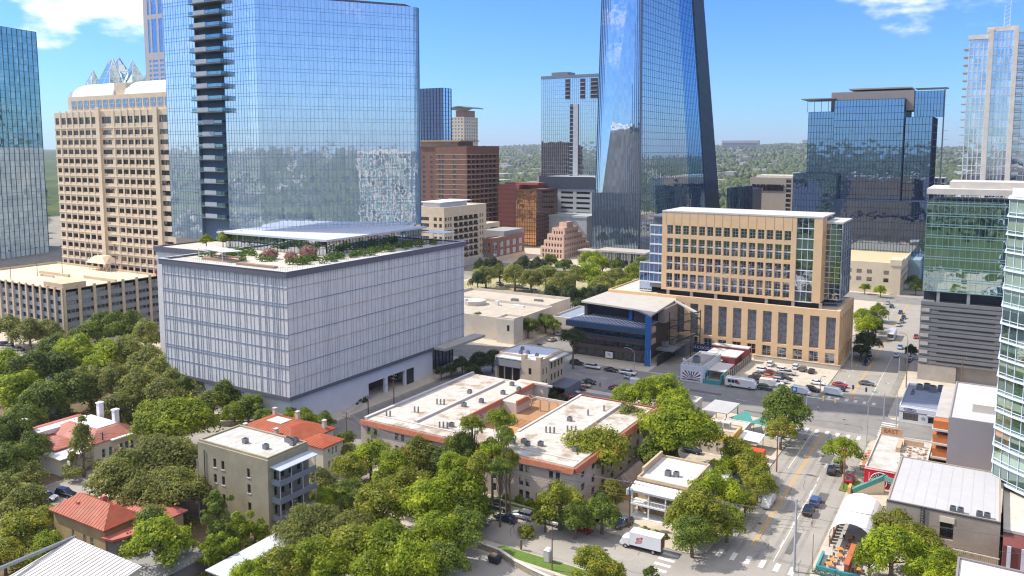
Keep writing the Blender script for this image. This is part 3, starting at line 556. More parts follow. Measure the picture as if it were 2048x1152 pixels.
# condo tower with curved roof
br1=mat('rose_brick',(.42,.24,.18),.85,var=.1); beige1=mat('beige_stucco',(.62,.52,.38),.85,var=.08)
t=block('condo_tower','distant brick and beige condo tower with a curved grey roof canopy',-566,-547,800,830,112,beige1,4,6,rws(40,4,18,.2,.75),wingl,framew,par=0,fr=.5)
b=MB(); b.box(-562,805,112,-550,828,120); b.build('penthouse',br1,t)
b=MB(); pts=[(-568+ (24)*k/8,120+4*math.sin(math.pi*(k/8)*.75+.2)) for k in range(9)]
for k in range(8): b.hexa([(pts[k][0],798,pts[k][1]),(pts[k+1][0],798,pts[k+1][1]),(pts[k+1][0],838,pts[k+1][1]),(pts[k][0],838,pts[k][1])],[(pts[k][0],798,pts[k][1]+1),(pts[k+1][0],798,pts[k+1][1]+1),(pts[k+1][0],838,pts[k+1][1]+1),(pts[k][0],838,pts[k][1]+1)])
b.build('curved_roof',metalgrey,t)
# brown brick hotel tower
brn=mat('brown_brick',(.20,.105,.075),.85,var=.12); 
t=block('brick_tower','big brown brick residential tower with balconies and a terraced roof garden',-406,-382,520,555,76.5,brn,3,0,rws(0,3.9,18,.25,.75),wingl,framed,par=0,fr=.35,z0=0)
t2=MB(); 
def brown():
    x0,x1,y0,y1,h=-382,-352.5,519,566,77
    b=MB(); F=FS(x0,y0); E=FE(x1,y0); rs=rws(.6,3.9,18,.2,.78)
    hS=gridwall(b,F,x1-x0,h,[(3,5),(6,8),(17,19.3)],rs,.4); h2=gridwall(b,F,0,0,[],[],.4)
    hE=gridwall(b,FE(x1,y0+.4),y1-y0-.4,h,[(.8+i*6.1,5.6+i*6.1) for i in range(7)],rs,1.6); b.box(x0,y0+.4,0,x1-1.6,y1,h); b.build('wall',brn,t)
    windows(t,F,hS,.4,wingl,framed,1,1); windows(t,FE(x1,y0+.4),hE,1.6,winbrown,framed,3,1,.2)
    b=MB(); lb=mat('tan_band',(.52,.42,.30),.8)
    for i in range(19): z=.2+i*3.9; F.box(b,-.05,x1-x0+.05,z,z+.35,.01,.14); E.box(b,.05,y1-y0,z,z+.35,.01,.2)
    b.build('belt_course',lb,t)
    b=MB()
    for i in range(18):
        for k in range(7): E.box(b,1.2+k*6.1,6+k*6.1,.6+i*3.9,1.7+i*3.9,-.12,-.04)
    b.build('balcony_railing',darkmetal,t)
    b=MB(); b.box(-402,518,80.5,-358,545,81.4); b.box(-398,521,76.6,-362,542,80.5); b.build('penthouse',mat('tan_roof',(.45,.32,.2),.8,var=.2),t)
brown()
# pale apartment building in front
t=block('apartment_building','pale stone apartment block with dark balconies and a rooftop terrace beside the podium',-318,-293.5,407,455,38,limestone,0,0,rws(5.4,4.0,7,.2,.78),winbrown,framed,roof=roofclean,colsS=[(0.6,3),(6,13),(16.5,19),(20.6,22.8)],colsE=[(1,3),(4,5.8),(6.6,8.2)]+[(10.5+i*5.6,15.4+i*5.6) for i in range(5)]+[(40,41.8),(43,44.6)],depth=.9,nx=2)
b=MB(); b.box(-312,410,38.2,-299,440,41.4); b.box(-314,408.5,41.4,-297,443,41.8); b.build('penthouse',white,t)
b=MB(); b.box(-318.4,406.6,0,-292.8,456,4.6); b.build('stone_base',paleconc,t)
b=MB()
for i in range(8):
    for k in range(5): b.box(-293.6,418+k*5.6,5.6+i*4.0,-293.3,422.6+k*5.6,6.7+i*4) if i<7 else None
b.build('balcony_railing',darkmetal,t)
# low brick building with blue windows
brickm=mat('red_brick',(.30,.14,.10),.85,var=.12)
t=block('brick_building','low red brick building with blue windows and rooftop greenery behind the pale apartments',-294,-286.7,450.7,494,15,brickm,2,5,[(3.6,7.4),(9,13)],bl,framew,fr=.6,roof=roofgrey)
b=MB(); b.box(-294.2,450.2,0,-286.3,494.3,3); b.build('stone_base',limestone,t)
b=MB(); b.box(-306,470,14,-289,497,19); b.build('upper_storey',roofgrey,t)
# gold glass + red striped office
gold=glass('gold_glass',(.85,.48,.22),(.12,.055,.02),.7,.03,.3,2,3.6,pvar=.5,tilt=.01)
copper=mat('copper_fin',(.25,.11,.06),.5,metal=.3); dk=glass('bronze_glass',(.35,.32,.32),(.03,.025,.03),.5,.02,.3,2,3.6,pvar=.5)
def goldb():
    t=thing('gold_glass_building','office building of gold reflective glass with rust red floor bands','building',(-330,560,0))
    x0,x1,y0=-321,-303,540
    curtain(t,[(x0,y0,0),(x1,y0,0),(x1,y0,43.5),(x0,y0,43.5)],12,14,gold,copper,.3,.2,.5,.3)
    curtain(t,[(x1,y0,0),(x1,y0+34,0),(x1,y0+34,43.5),(x1,y0,43.5)],12,14,dk,copper,.25,.2,.7,.4,gname='dark_curtain_wall')
    b=MB(); b.box(x0,y0+.4,0,x1-.4,y0+34,43.3); b.box(-340,545,0,x0,590,47); b.build('core',mat('rust_wall',(.26,.09,.065),.6),t)
    b=MB()
    for i in range(13): b.box(-340.3,544.6,1+i*3.6,x0-.02,590,2.1+i*3.6); 
    b.box(-336,548,47,-306,560,48.6); b.build('band',mat('red_band',(.30,.11,.08),.6,var=.1),t)
goldb()
# stepped rose building
t=thing('stepped_building','stepped pinkish stone building with terraces by the park','building',(-265,530,0))
rose=mat('rose_stone',(.66,.47,.36),.85,var=.12)
steps=[(-271,-253,489,530,7.5,7),(-270,-254.5,492,527,11.5,6),(-269,-256,495,524,15.5,5),(-267.5,-257.5,499,520,19.5,4),(-265,-259,505,515,23,0)]
pz=0
for i,(x0,x1,y0,y1,h,n) in enumerate(steps):
    b=MB(); F=FS(x0,y0,pz); E=FE(x1,y0+.4,pz); rr=[(.25 if i==0 else .5,h-pz-1.6)] if i else [(.6,3.2),(4.2,6.3)]
    if i==4: rr=[]
    hS=gridwall(b,F,x1-x0,h-pz,span(1,x1-x0-1,max(n,1),.5),rr,.4); hE=gridwall(b,E,y1-y0-.4,h-pz,span(1,y1-y0-1.4,max(n*2,1),.45),rr,.4)
    b.box(x0,y0+.4,pz,x1-.4,y1,h-.02); parapet(b,x0+.02,y0+.42,x1-.42,y1-.02,h-.02,.7,.3); b.build('tier',rose,t); windows(t,F,hS,.4,winbrown,framed,2,1,.12); windows(t,E,hE,.4,winbrown,framed,2,1,.12); pz=h-.4
# beige low garage
block('garage_building','small beige parking structure with open decks between brick tower and gold glass building',-322,-311,470,500,21.5,limestone,3,2,rws(8,4,3,.3,.75),dk,framed,fr=.7,roof=paleconc)
# tower on the left of the sail tower
lt=glass('lake_tower_glass',(.80,.88,.95),(.10,.12,.14),.72,.03,.25,2.2,3.4,pvar=.25,tilt=.003)
def lake():
    t=thing('residential_tower','silver glass residential tower with recessed dark balconies left of the tapering tower','building',(-315,640,0))
    x0,x1,y0,h=-343,-284,620,136.5
    curtain(t,[(x0,y0,0),(x1,y0,0),(x1,y0,h-2.5),(x0,y0,h-2.5)],30,40,lt,mat('silver_mullion',(.35,.38,.4),.4),.18,.15,.15,.15)
    b=MB(); b.box(x0,y0+.4,0,x1,y0+30,h-2.7); b.build('core',darkmetal,t)
    b=MB(); b.box(x0-.4,y0-.6,h-2.4,x1+.4,y0+31,h); b.box(x0+8,y0+3,h,x0+24,y0+16,h+3); b.build('roof',metalgrey,t)
    rc_=mat('recess_dark',(.05,.06,.08),.6)
    o=MB()
    for (u,w,a,c) in ((23,4.4,116,133),(37,4.4,116,133),(46.5,6.5,116,133),(27.5,8,22,112)):
        o.box(x0+u,y0-.5,a,x0+u+w,y0-.25,c)
    o.build('recess',rc_,t)
    o=MB()
    for (u,w,a,c) in ((23,4.4,116,133),(37,4.4,116,133),(46.5,6.5,116,133),(27.5,8,22,112)):
        z=a
        while z<c: o.box(x0+u,y0-.9,z,x0+u+w,y0-.51,z+.45); z+=3.4
        if w>7: o.box(x0+u+3.4,y0-.88,a,x0+u+w,y0-.52,c)
    o.build('balcony',mat('balcony_grey',(.5,.52,.54),.5),t)
lake()
def lib():
    t=thing('dark_front_building','grey building with a dark framed front and strip windows left of the tapering tower','building',(-305,590,0))
    b=MB(); F=FS(-329,588); rr=[(10+i*4.1,11.8+i*4.1) for i in range(8)]
    h=gridwall(b,F,52,52,[(9,19),(22,33),(36,48)],rr,.5); b.box(-329,588.5,0,-277,620,51.9); b.build('wall',mat('grey_panel',(.40,.42,.44),.7,var=.05),t); windows(t,F,h,.5,dk,framed,1,1)
    b=MB(); b.box(-327,587.3,43,-277,587.9,52.5); b.build('dark_front',mat('dark_louvre',(.06,.075,.10),.5,var=.2),t)
    b=MB(); b.box(-326,560,0,-270,587,22); b.box(-326.5,559.5,22.01,-269.5,587,23.5); b.build('lower_wing',mat('grey_panel2',(.36,.40,.41),.7),t)
lib()
# ---- tapering tower
def sail():
    t=thing('tapering_tower','huge dark blue glass tower tapering upward with a folded diagonal facet, centre of the skyline','building',(-215,560,0))
    G=glass('sail_glass',(.76,.84,.92),(.10,.14,.18),.62,.03,.22,1.6,4.2,pvar=.3,tilt=.004); fin=mat('steel_blue_fin',(.10,.15,.22),.35,metal=.4)
    A=Vector((-200.3,494.4,0)); B=Vector((-233.4,494.4,0)); C=Vector((-200.3,655,0))
    zt=235
    # top positions chosen so each edge leans inward with height
    At=Vector((-203.5,498,zt)); Bt=Vector((-231.5,503,zt)); Ct=Vector((-203.5,610,zt))
    M=Vector((-200.3,600,0)); Mt=Vector((-203.5,556,zt)); Mp=Vector((-200.3,628,0))
    curtain(t,[B,A,At,Bt],22,52,G,fin,.35,.45,.12,.15)
    curtain(t,[A,M,Mt,At],24,52,G,fin,.18,.1,.22,.16)
    # folded facets
    b=MB(); apex=Vector((-201.4,606,78)); Mt2=Vector((-203.5,585,zt)); foot=Vector((-199.8,640,0))
    G2=glass('sail_glass_deep',(.32,.55,.85),(.02,.06,.12),.8,.05,.25,1.6,4.2,pvar=.2,tilt=.004)
    curtain(t,[M,foot,Mt2,Mt],10,52,G2,fin,.12,.15,.12,.15,gname='folded_facet')
    curtain(t,[foot,foot+Vector((2.5,26,0)),Mt2+Vector((0,20,0)),Mt2],12,52,G,fin,.5,.8,.1,.1,gname='side_facet')
    e1=foot+Vector((2.5,26,0)); e2=Mt2+Vector((0,20,0))
    curtain(t,[e1,e1+Vector((-3,5,0)),e2+Vector((-3,3,0)),e2],4,4,mat('dark_edge',(.10,.12,.16),.5),fin,.3,.3,gname='edge_panel')
    b=MB(); b.hexa([A+Vector((-.6,.6,0)),foot+Vector((-1,0,0)),e1+Vector((-8,10,0)),B+Vector((.4,.6,0))],[At+Vector((-.6,.6,0)),Mt2+Vector((-1,0,0)),e2+Vector((-8,4,0)),Bt+Vector((.4,.6,0))]); b.build('core',mat('sail_core',(.03,.04,.06),.6),t)
    b=MB(); b.bar(A+Vector((.2,-.2,0)),At+Vector((.2,-.2,0)),1.1); b.build('corner_fin',mat('corner_fin',(.08,.10,.15),.4),t)
    # lower wider wing on the left and terrace line
    curtain(t,[(-232.6,491,0),(-200,491,0),(-200,491,46),(-232.6,491,46)],30,11,G,fin,.3,.5,.15,.15,gname='lower_curtain_wall')
    b=MB(); b.box(-232.6,491.4,0,-200.4,494,45.8); b.build('lower_roof',metalgrey,t)
    b=MB(); b.box(-238,480,7.6,-215,491,8.5); b.box(-222,474,9.2,-188,491,10.2); b.build('canopy',concrete,t)
    for x in (-219,-210,-200,-192): b=MB(); b.tube([(x,477,0),(x,477,9.2)],.6,8); b.build('column',concrete,t)
    # dark curved annex at the right foot
    b=MB(); pts=[(-186+3*k,640-.25*k*k) for k in range(9)]
    prev=None
    for k in range(8):
        (xa,ya),(xb,yb)=pts[k],pts[k+1]; curtain(t,[(xa,ya,0),(xb,yb,0),(xb,yb,44+k*.4),(xa,ya,44+k*.4)],2,10,G,fin,.3,.3,gname='annex_glass',mname='annex_fins')
    b.prism([(p[0],p[1]+.5) for p in pts]+[(-164,660),(-186,660)],0,44); b.build('annex_core',darkmetal,t)
sail()
# ---- grey concrete building right of the tapering tower
t=block('concrete_building','sandy grey concrete building with a glazed top notch right of the tapering tower',-184,-140,700,745,50,mat('sand_concrete',(.42,.36,.29),.85,var=.06),0,2,rws(18,4,8,.15,.85),wingl,framed,colsS=[(30,34)],colsE=[(3,5)],roof=paleconc,frE=.3)
b=MB(); b.box(-182,699.4,40,-156,699.9,45); b.build('glass_strip',winbrown,t)
b=MB(); b.box(-180,705,50.2,-150,730,52.5); b.build('plant_room',paleconc,t)
# distant office blocks right of centre
block('office_block','distant tan striped office block beyond the park',-132,-108,1010,1050,44,limestone,1,1,rws(8,4.4,8,.3,.7),winbrown,framed,fr=.95,par=.5,roof=paleconc)
slabtower('glass_office_block','distant grey green glass office block with a pale screen',-107,-72,900,950,46,glass('far_glass',(.6,.68,.72),(.12,.14,.15),.45,.02,.3,2,4,pvar=.3),MC['silver_mullion'],12,10,8)
slabtower('glass_annex','distant bluish glass annex beside the grey green office block',-71.8,-48,905,945,46,blueg,MC['silver_mullion'],8,10,8)
block('apartment_building','distant white apartment block with balconies below the glass office block',-146,-102,830,860,21,white,12,6,rws(1,3.8,5,.25,.75),wingl,framew,fr=.55)
block('apartment_building','distant long white apartment block left of the silver residential tower',-520,-430,1100,1130,22,white,26,6,rws(1,4,5,.25,.75),wingl,framew,fr=.55)
block('flat_roofed_building','low brown flat roofed building behind the tan office roof',-100,-60,760,800,12,mat('sand_concrete2',(.40,.31,.22),.85),6,4,rws(1,4,2),wingl,framed,roof=mat('brown_roof',(.42,.32,.23),.9,var=.1))
block('flat_roofed_building','pale flat roofed building beside the white apartment block',-150,-104,700,740,9,paleconc,6,4,rws(1,4,2),wingl,framed)
# ---- dark blue glass tower on the right
def g21():
    t=thing('dark_glass_tower','dark blue mirror glass tower in stepped volumes with grey rooftop plant on the right','building',(-70,550,0))
    G=glass('navy_tower_glass',(.42,.58,.80),(.02,.035,.07),.62,.045,.22,2.0,4.2,pvar=.3,tilt=.004); fm=mat('navy_mullion',(.03,.05,.10),.4)
    def vol(x0,x1,y0,z0,h,nx,nz,y1=560):
        curtain(t,[(x0,y0,z0),(x1,y0,z0),(x1,y0,h),(x0,y0,h)],nx,nz,G,fm,.2,.2,.22,.2); curtain(t,[(x1,y0,z0),(x1,y1,z0),(x1,y1,h),(x1,y0,h)],8,nz,G,fm,.2,.2,.2,.2)
        b=MB(); b.box(x0,y0+.4,z0,x1-.4,y1,h-.1); b.build('core',darkmetal,t)
    vol(-88,-50,520,0,103.5,22,26); vol(-103,-88,522,0,97,9,24); vol(-109,-84,514,0,60,15,15); vol(-49.5,-35.5,523,0,93,8,22); vol(-86,-30,511,0,45,34,11)
    b=MB(); b.box(-91,526,97,-46,550,108.6); b.box(-82,530,110,-48,552,110.8); b.build('roof_plant',mat('plant_grey',(.30,.27,.25),.7,var=.05),t)
    b=MB(); b.box(-107,519,104.4,-88,545,105); b.build('roof_canopy',metalgrey,t)
    for x in (-104,-100,-96,-92): b=MB(); b.tube([(x,523,97),(x,523,104.4)],.15,5); b.build('post',metalgrey,t)
    curtain(t,[(-45.8,530,93),(-31,530,93),(-31,530,108),(-45.8,530,108)],9,4,G,fm,.2,.2,gname='screen_wall'); b=MB(); b.box(-46,531,109.6,-29.3,545,109.9); b.box(-31,530.6,0,-30.4,534,110); b.build('edge_fin',metalgrey,t)
    b=MB()
    for i in range(16): b.box(-30,529.5,30+i*5,-27.6,530.5,30.3+i*5)
    b.build('bracket',whitemetal,t)
    b=MB(); b.box(-95,495,0,-36,511,14); b.build('podium_base',mat('teal_roof',(.25,.36,.42),.6),t)
g21()
# ---- pale garage beyond the tan building
t=block('pale_garage','low pale parking garage with square openings and a sandy roof beyond the tan building',-80,-42,457,540,15.5,mat('pale_stucco',(.64,.55,.40),.85,var=.07),0,14,[(6,8.2),(10,12.2)],dk,framed,colsS=[(2,4.5),(7,9.5),(12,14.5),(17,19.5),(22,24.5),(30,32.5)],fr=.55,roof=mat('sand_roof',(.62,.46,.28),.9,var=.1),nx=1)
b=MB(); b.box(-47,456.6,15,-41.6,470,18); b.build('stair_tower',MC['pale_stucco'],t)
# ---- teal glass office over grey louvred garage
def g23():
    t=thing('louvred_office','office of teal glass raised on columns above a grey louvred parking garage at the right','building',(0,310,0))
    G=glass('teal_glass',(.62,.76,.78),(.03,.065,.06),.66,.05,.25,1.6,3.6,pvar=.45,tilt=.006); x0,x1,y=-20.3,26,290.5
    lou=mat('louvre_grey',(.20,.20,.20),.6,var=.12,scale=.6); b=MB(); b.box(x0,y+.4,5.5,x1,y+30,26); b.box(x0,y+.3,0,-9.5,y+6,5.4); b.build('garage_core',lou,t)
    b=MB()
    for i in range(15): z=5.7+i*1.375; b.box(x0,y+.05,z,x1,y+.38,z+1.05)
    b.build('louvres',mat('louvre_slats',(.19,.19,.185),.55,var=.1),t)
    b=MB()
    for i in range(7): b.box(x0+5.2,y-.02,6.6+i*2.75,x0+21,y+.04,6.95+i*2.75)
    b.build('slot',black,t)
    b=MB()
    for i in range(7): b.box(x0+.2,y-.1,6.2+i*2.75,x0+2.6,y+.04,7.3+i*2.75)
    b.build('vent_panel',concrete,t)
    b=MB(); b.box(x0,y+.2,0,x0+11,y+.9,5.45); b.box(x0+11,y+3,0,x1,y+3.5,5.45); b.build('ground_wall',mat('taupe_wall',(.40,.35,.29),.8),t)
    for x in (-16,-7.5,2,11): b=MB(); b.box(x,y+1,26,x+.9,y+2,29.6); b.build('column',paleconc,t)
    rows=[]; 
    for i in range(9): rows+=[i/8.4,(i+.22)/8.4]
    curtain(t,[(x0+.3,y,29.6),(x1,y,29.6),(x1,y,58.6),(x0+.3,y,58.6)],28,0,G,mat('teal_mullion',(.20,.33,.33),.4),.1,.12,.22,.15,rows=[r for r in rows if r<=1])
    b=MB(); b.box(x0+.4,y+.4,29.6,x1,y+28,58.4); b.box(x0+.5,y+4,26,x1,y+28,29.6); b.build('core',darkmetal,t)
    b=MB(); b.box(x0,y-.5,60.6,x1,y+29,62.4); b.box(x0+6,y+5,62.4,x1,y+24,64.5); b.build('roof_screen',paleconc,t)
    b=MB(); 
    for i in range(30): b.bar((x0+.5+i*1.6,y,58.6),(x0+.5+i*1.6,y,60.6),.15)
    b.build('screen_post',metalgrey,t)
g23()
def g24():
    t=thing('balcony_tower','tall pale glass residential tower with stacked balconies and a spire at the right edge','building',(10,440,0))
    G=glass('pale_tower_glass',(.9,.94,.98),(.32,.36,.40),.6,.03,.3,2.4,3.5,pvar=.4,blind=.08,blindcol=(.4,.4,.38)); wf=mat('pale_mullion',(.62,.62,.6),.5)
    x0,y=-18,430; 
    curtain(t,[(x0+2,y,0),(x0+9.5,y,0),(x0+9.5,y,124),(x0+2,y,124)],4,35,G,wf,.35,.25,.3,.2)
    curtain(t,[(x0+11.5,y-1.5,0),(x0+19,y-1.5,0),(x0+19,y-1.5,127),(x0+11.5,y-1.5,127)],5,36,G,wf,.2,.2,.2,.2)
    curtain(t,[(x0+21,y,0),(x0+50,y,0),(x0+50,y,126),(x0+21,y,126)],12,36,G,wf,.25,.25,.35,.2)
    b=MB(); b.box(x0+9.6,y-2.2,0,x0+11.4,y+3,128); b.box(x0+19.1,y-2.2,0,x0+20.9,y+3,129); b.box(x0+8.6,y-1.2,127.1,x0+21,y+16,129); b.box(x0+1.5,y-.6,124.1,x0+9.5,y+14,126); b.build('pier',mat('warm_stone',(.66,.61,.54),.8),t)
    b=MB(); b.box(x0+2.2,y+.5,0,x0+50,y+26,123.8); b.build('core',metalgrey,t)
    b=MB()
    for i in range(34): z=3+i*3.55; b.box(x0-.2,y+.5,z,x0+2.0,y+12,z+.28)
    for i in range(34): z=3+i*3.55; b.box(x0+21.2,y-1.4,z,x0+24,y-.05,z+1.1)
    b.build('balcony',mat('balcony_pale',(.55,.56,.57),.5),t)
    b=MB(); 
    for (dx,dy) in ((0,0),(2.2,0),(0,2.2),(2.2,2.2)): b.bar((x0+15+dx,y+4+dy,128),(x0+15+dx,y+4+dy,139+dx),.22)
    for k in range(6): z=129+k*1.8; b.bar((x0+15,y+4,z),(x0+17.2,y+4,z+1.6),.14); b.bar((x0+17.2,y+4,z),(x0+17.2,y+6.2,z+1.6),.14)
    b.build('spire',whitemetal,t)
g24()
def condo():
    t=thing('curved_condo_tower','near curved condo tower with pale green shades and white mullions at the right edge','building',(10,190,0))
    G=glass('condo_glass',(.7,.85,.8),(.10,.16,.12),.38,.02,.5,1.9,1.6,pvar=.4,blind=.35,blindcol=(.33,.42,.30)); wf=mat('white_mullion',(.62,.68,.74),.5)
    pts=[(1.6,186.5),(4.2,183.4),(7.4,180.3),(11.2,177.4),(15.6,174.9),(20.6,172.9)]
    z0=8.6; n=16; fh=3.55
    for (p,q) in zip(pts,pts[1:]):
        curtain(t,[(*p,z0),(*q,z0),(*q,z0+n*fh),(*p,z0+n*fh)],2,0,G,wf,.11,.14,.1,.14,rows=[k/n for k in range(n+1)]+[(k+.2)/n for k in range(n)])
    b=MB(); out=[(p[0]-.4,p[1]-.5) for p in pts]
    for k in range(n+1): b.prism(out+[(22,190),(1.6,196)],z0+k*fh-.11,z0+k*fh+.14)
    b.build('floor_edge',wf,t)
    b=MB(); b.prism([(p[0]+.6,p[1]+.7) for p in pts]+[(22,192),(2.4,196)],z0,z0+n*fh); b.build('core',mat('condo_core',(.12,.15,.14),.6),t)
    b=MB(); b.prism([(p[0]+.3,p[1]+.3) for p in pts]+[(22,192),(2,196)],z0+n*fh+.23,z0+n*fh+1.6); b.build('roof_rail',mat('rail_white',(.6,.62,.62),.5),t)
    for (x,y) in ((6.0,183.5),(13,178.5)): b=MB(); b.tube([(x,y,0),(x,y,z0-.2)],.55,10); b.build('column',paleconc,t)
    b=MB(); b.prism([(3.6,164),(30,164),(30,186),(3.6,190)],7.1,7.6); b.build('terrace',paleconc,t)
condo()
# ---- tan office building over a parking base
def tanb():
    t=thing('tan_office_building','tan panelled office block with a grid of windows above a tan parking base','building',(-80,305,0))
    X0,X1,Y0,Y1=-130.5,-44.7,290.6,321
    lv=glass('louvre_window',(.4,.42,.48),(.17,.165,.18),.12,.01,.5,.6,.5,pvar=.2,rough=.3); W_=X1-X0
    bays=[(W_-4.3-i*5.35,W_-4.3-i*5.35+3.1) for i in range(15)]
    b=MB(); F=FS(X0,Y0); E=FE(X1,Y0+.8)
    up=[(6.3,17.6)]; h1=gridwall(b,F,W_,20,bays,[(1.4,5.2),(6.3,17.6)],.8)
    h2=gridwall(b,E,Y1-Y0-.8,20,[(1.2+i*4.7,4.4+i*4.7) for i in range(6)],[(.4,5.2),(6.3,17.6)],.8)
    b.box(X0,Y0+.8,0,X1-.8,Y1,19.2); parapet(b,X0,Y0+.81,X1-.81,Y1-.01,19.2,.8); 
    b.build('base_wall',tan,t)
    windows(t,F,[q for q in h1 if q[3]>10],.8,lv,metalgrey,2,6,.12,name='louvred_opening'); windows(t,F,[q for q in h1 if q[3]<10 and q[0]>30],.8,wingl,framew,2,2,.14)
    b=MB(); [F.box(b,a,c,1.4,5.2,-.79,-.6) for (a,c,d,e) in h1 if e<10 and a<30]; b.build('infill_wall',tan,t)
    windows(t,E,h2,.8,lv,metalgrey,2,5,.12,name='louvred_opening')
    b=MB(); b.box(X0+.4,Y0+1.3,19.25,X1-1.3,Y1-.4,19.5); b.build('terrace',paleconc,t)
    # upper block
    x0,x1,y=-109.2,-60.2,292; z0,z1=21.8,51.3; w=x1-x0
    b=MB(); F=FS(x0,y,z0); cols=[(1.95+i*3.07,4.25+i*3.07) for i in range(15)]; rows=[(.9,6.4),(7.6,12.9),(14.3,19.7),(21.2,24.6)]
    h=gridwall(b,F,w,z1-z0,cols,rows,.7); b.box(x0,y+.7,z0,x1,y+22,z1-.05); 
    b.build('upper_wall',tan,t); windows(t,F,h,.7,wingl,framew,2,3,.08,name='tall_window')
    b=MB()
    for (a,c) in cols: F.box(b,a,c,3.2,3.7,-.55,-.3); F.box(b,a,c,10.1,10.6,-.55,-.3); F.box(b,a,c,16.8,17.3,-.55,-.3)
    b.build('transom_band',framew,t)['kind']='stuff'
    b=MB()
    for (a,c) in [(1.5+i*3.07,0) for i in range(16)]: F.box(b,a-.03,a+.03,24.6,29.5,.0,.04)
    b.build('panel_joint',mat('joint_brown',(.28,.19,.10),.8),t)
    b=MB(); b.box(x0-.1,y-.1,z1-.04,-51.4,y+22,z1+.5); b.build('roof',roofclean,t)
    # glass stripe then tan end pier
    G=glass('tan_building_glass',(.65,.76,.85),(.04,.06,.08),.55,.05,.3,1.6,3.6,pvar=.3,tilt=.006)
    curtain(t,[(x1,y+.5,z0),(-54.4,y+.5,z0),(-54.4,y+.5,z1-.06),(x1,y+.5,z1-.06)],3,0,G,whitemetal,.12,.15,.3,.25,rows=[k/8 for k in range(9)],gname='glass_stripe')
    b=MB(); b.box(x1,y+.9,z0,-54.4,y+22,z1-.06); b.build('stripe_core',darkmetal,t)
    b=MB(); E=FE(-51.6,y,z0); h=gridwall(b,E,7.5,z1-z0,[(1.6,2.8),(3.4,4.6),(5.2,6.4)],rows,.5); b.box(-54.4,y,z0,-52.1,y+7.5,z1-.05); b.build('end_pier',tan,t); windows(t,E,h,.5,wingl,framew,1,2,.12,name='narrow_window')
    # glass wing at right
    curtain(t,[(-52,y+7.6,z0+.5),(-46.5,y+7.6,z0+.5),(-46.5,y+7.6,49),(-52,y+7.6,49)],3,0,G,whitemetal,.1,.15,.15,.2,rows=[k/14 for k in range(15)],gname='glass_wing')
    curtain(t,[(-46.5,y+7.6,z0+.5),(-46.5,y+27,z0+.5),(-46.5,y+27,49),(-46.5,y+7.6,49)],4,0,G,mat('steel_grey_fin',(.25,.3,.36),.4),.3,.3,.15,.2,rows=[k/8 for k in range(9)],gname='glass_wing')
    b=MB(); b.box(-52,y+8,z0+.3,-46.9,y+27,48.9); b.box(-52.1,y+7.3,49.05,-46.2,y+27.2,49.6); b.build('wing_roof',roofclean,t)
    # left glass wing with white floor bands
    curtain(t,[(-114.5,y+1.5,24),(x0-.02,y+1.5,24),(x0-.02,y+1.5,46),(-114.5,y+1.5,46)],3,0,blueg,whitemetal,.1,.12,.5,.4,rows=[k/6 for k in range(7)],gname='side_wing_glass')
    b=MB(); b.box(-114.5,y+1.9,22,x0-.1,y+22,45.8); b.box(-114.8,y+1.2,49,x0-.1,y+22,49.6); b.box(-114,y+4,46,x0-.1,y+20,49); b.build('side_wing',metalgrey,t)
    curtain(t,[(-119.5,y+4,20),(-114.6,y+4,20),(-114.6,y+4,31),(-119.5,y+4,31)],3,0,blueg,whitemetal,.1,.12,.4,.3,rows=[k/3 for k in range(4)],gname='side_wing_glass')
    b=MB(); b.box(-119.5,y+4.4,19.6,-114.6,y+20,30.8); b.build('low_wing',metalgrey,t)
    for i in range(7): 
        x=x0+2+i*9.2; b=MB(); b.box(x,y+.6,19.5,x+1,y+1.6,z0); b.build('column',paleconc,t)
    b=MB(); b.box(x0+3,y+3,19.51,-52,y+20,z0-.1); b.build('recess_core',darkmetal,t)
    return t
tanb()
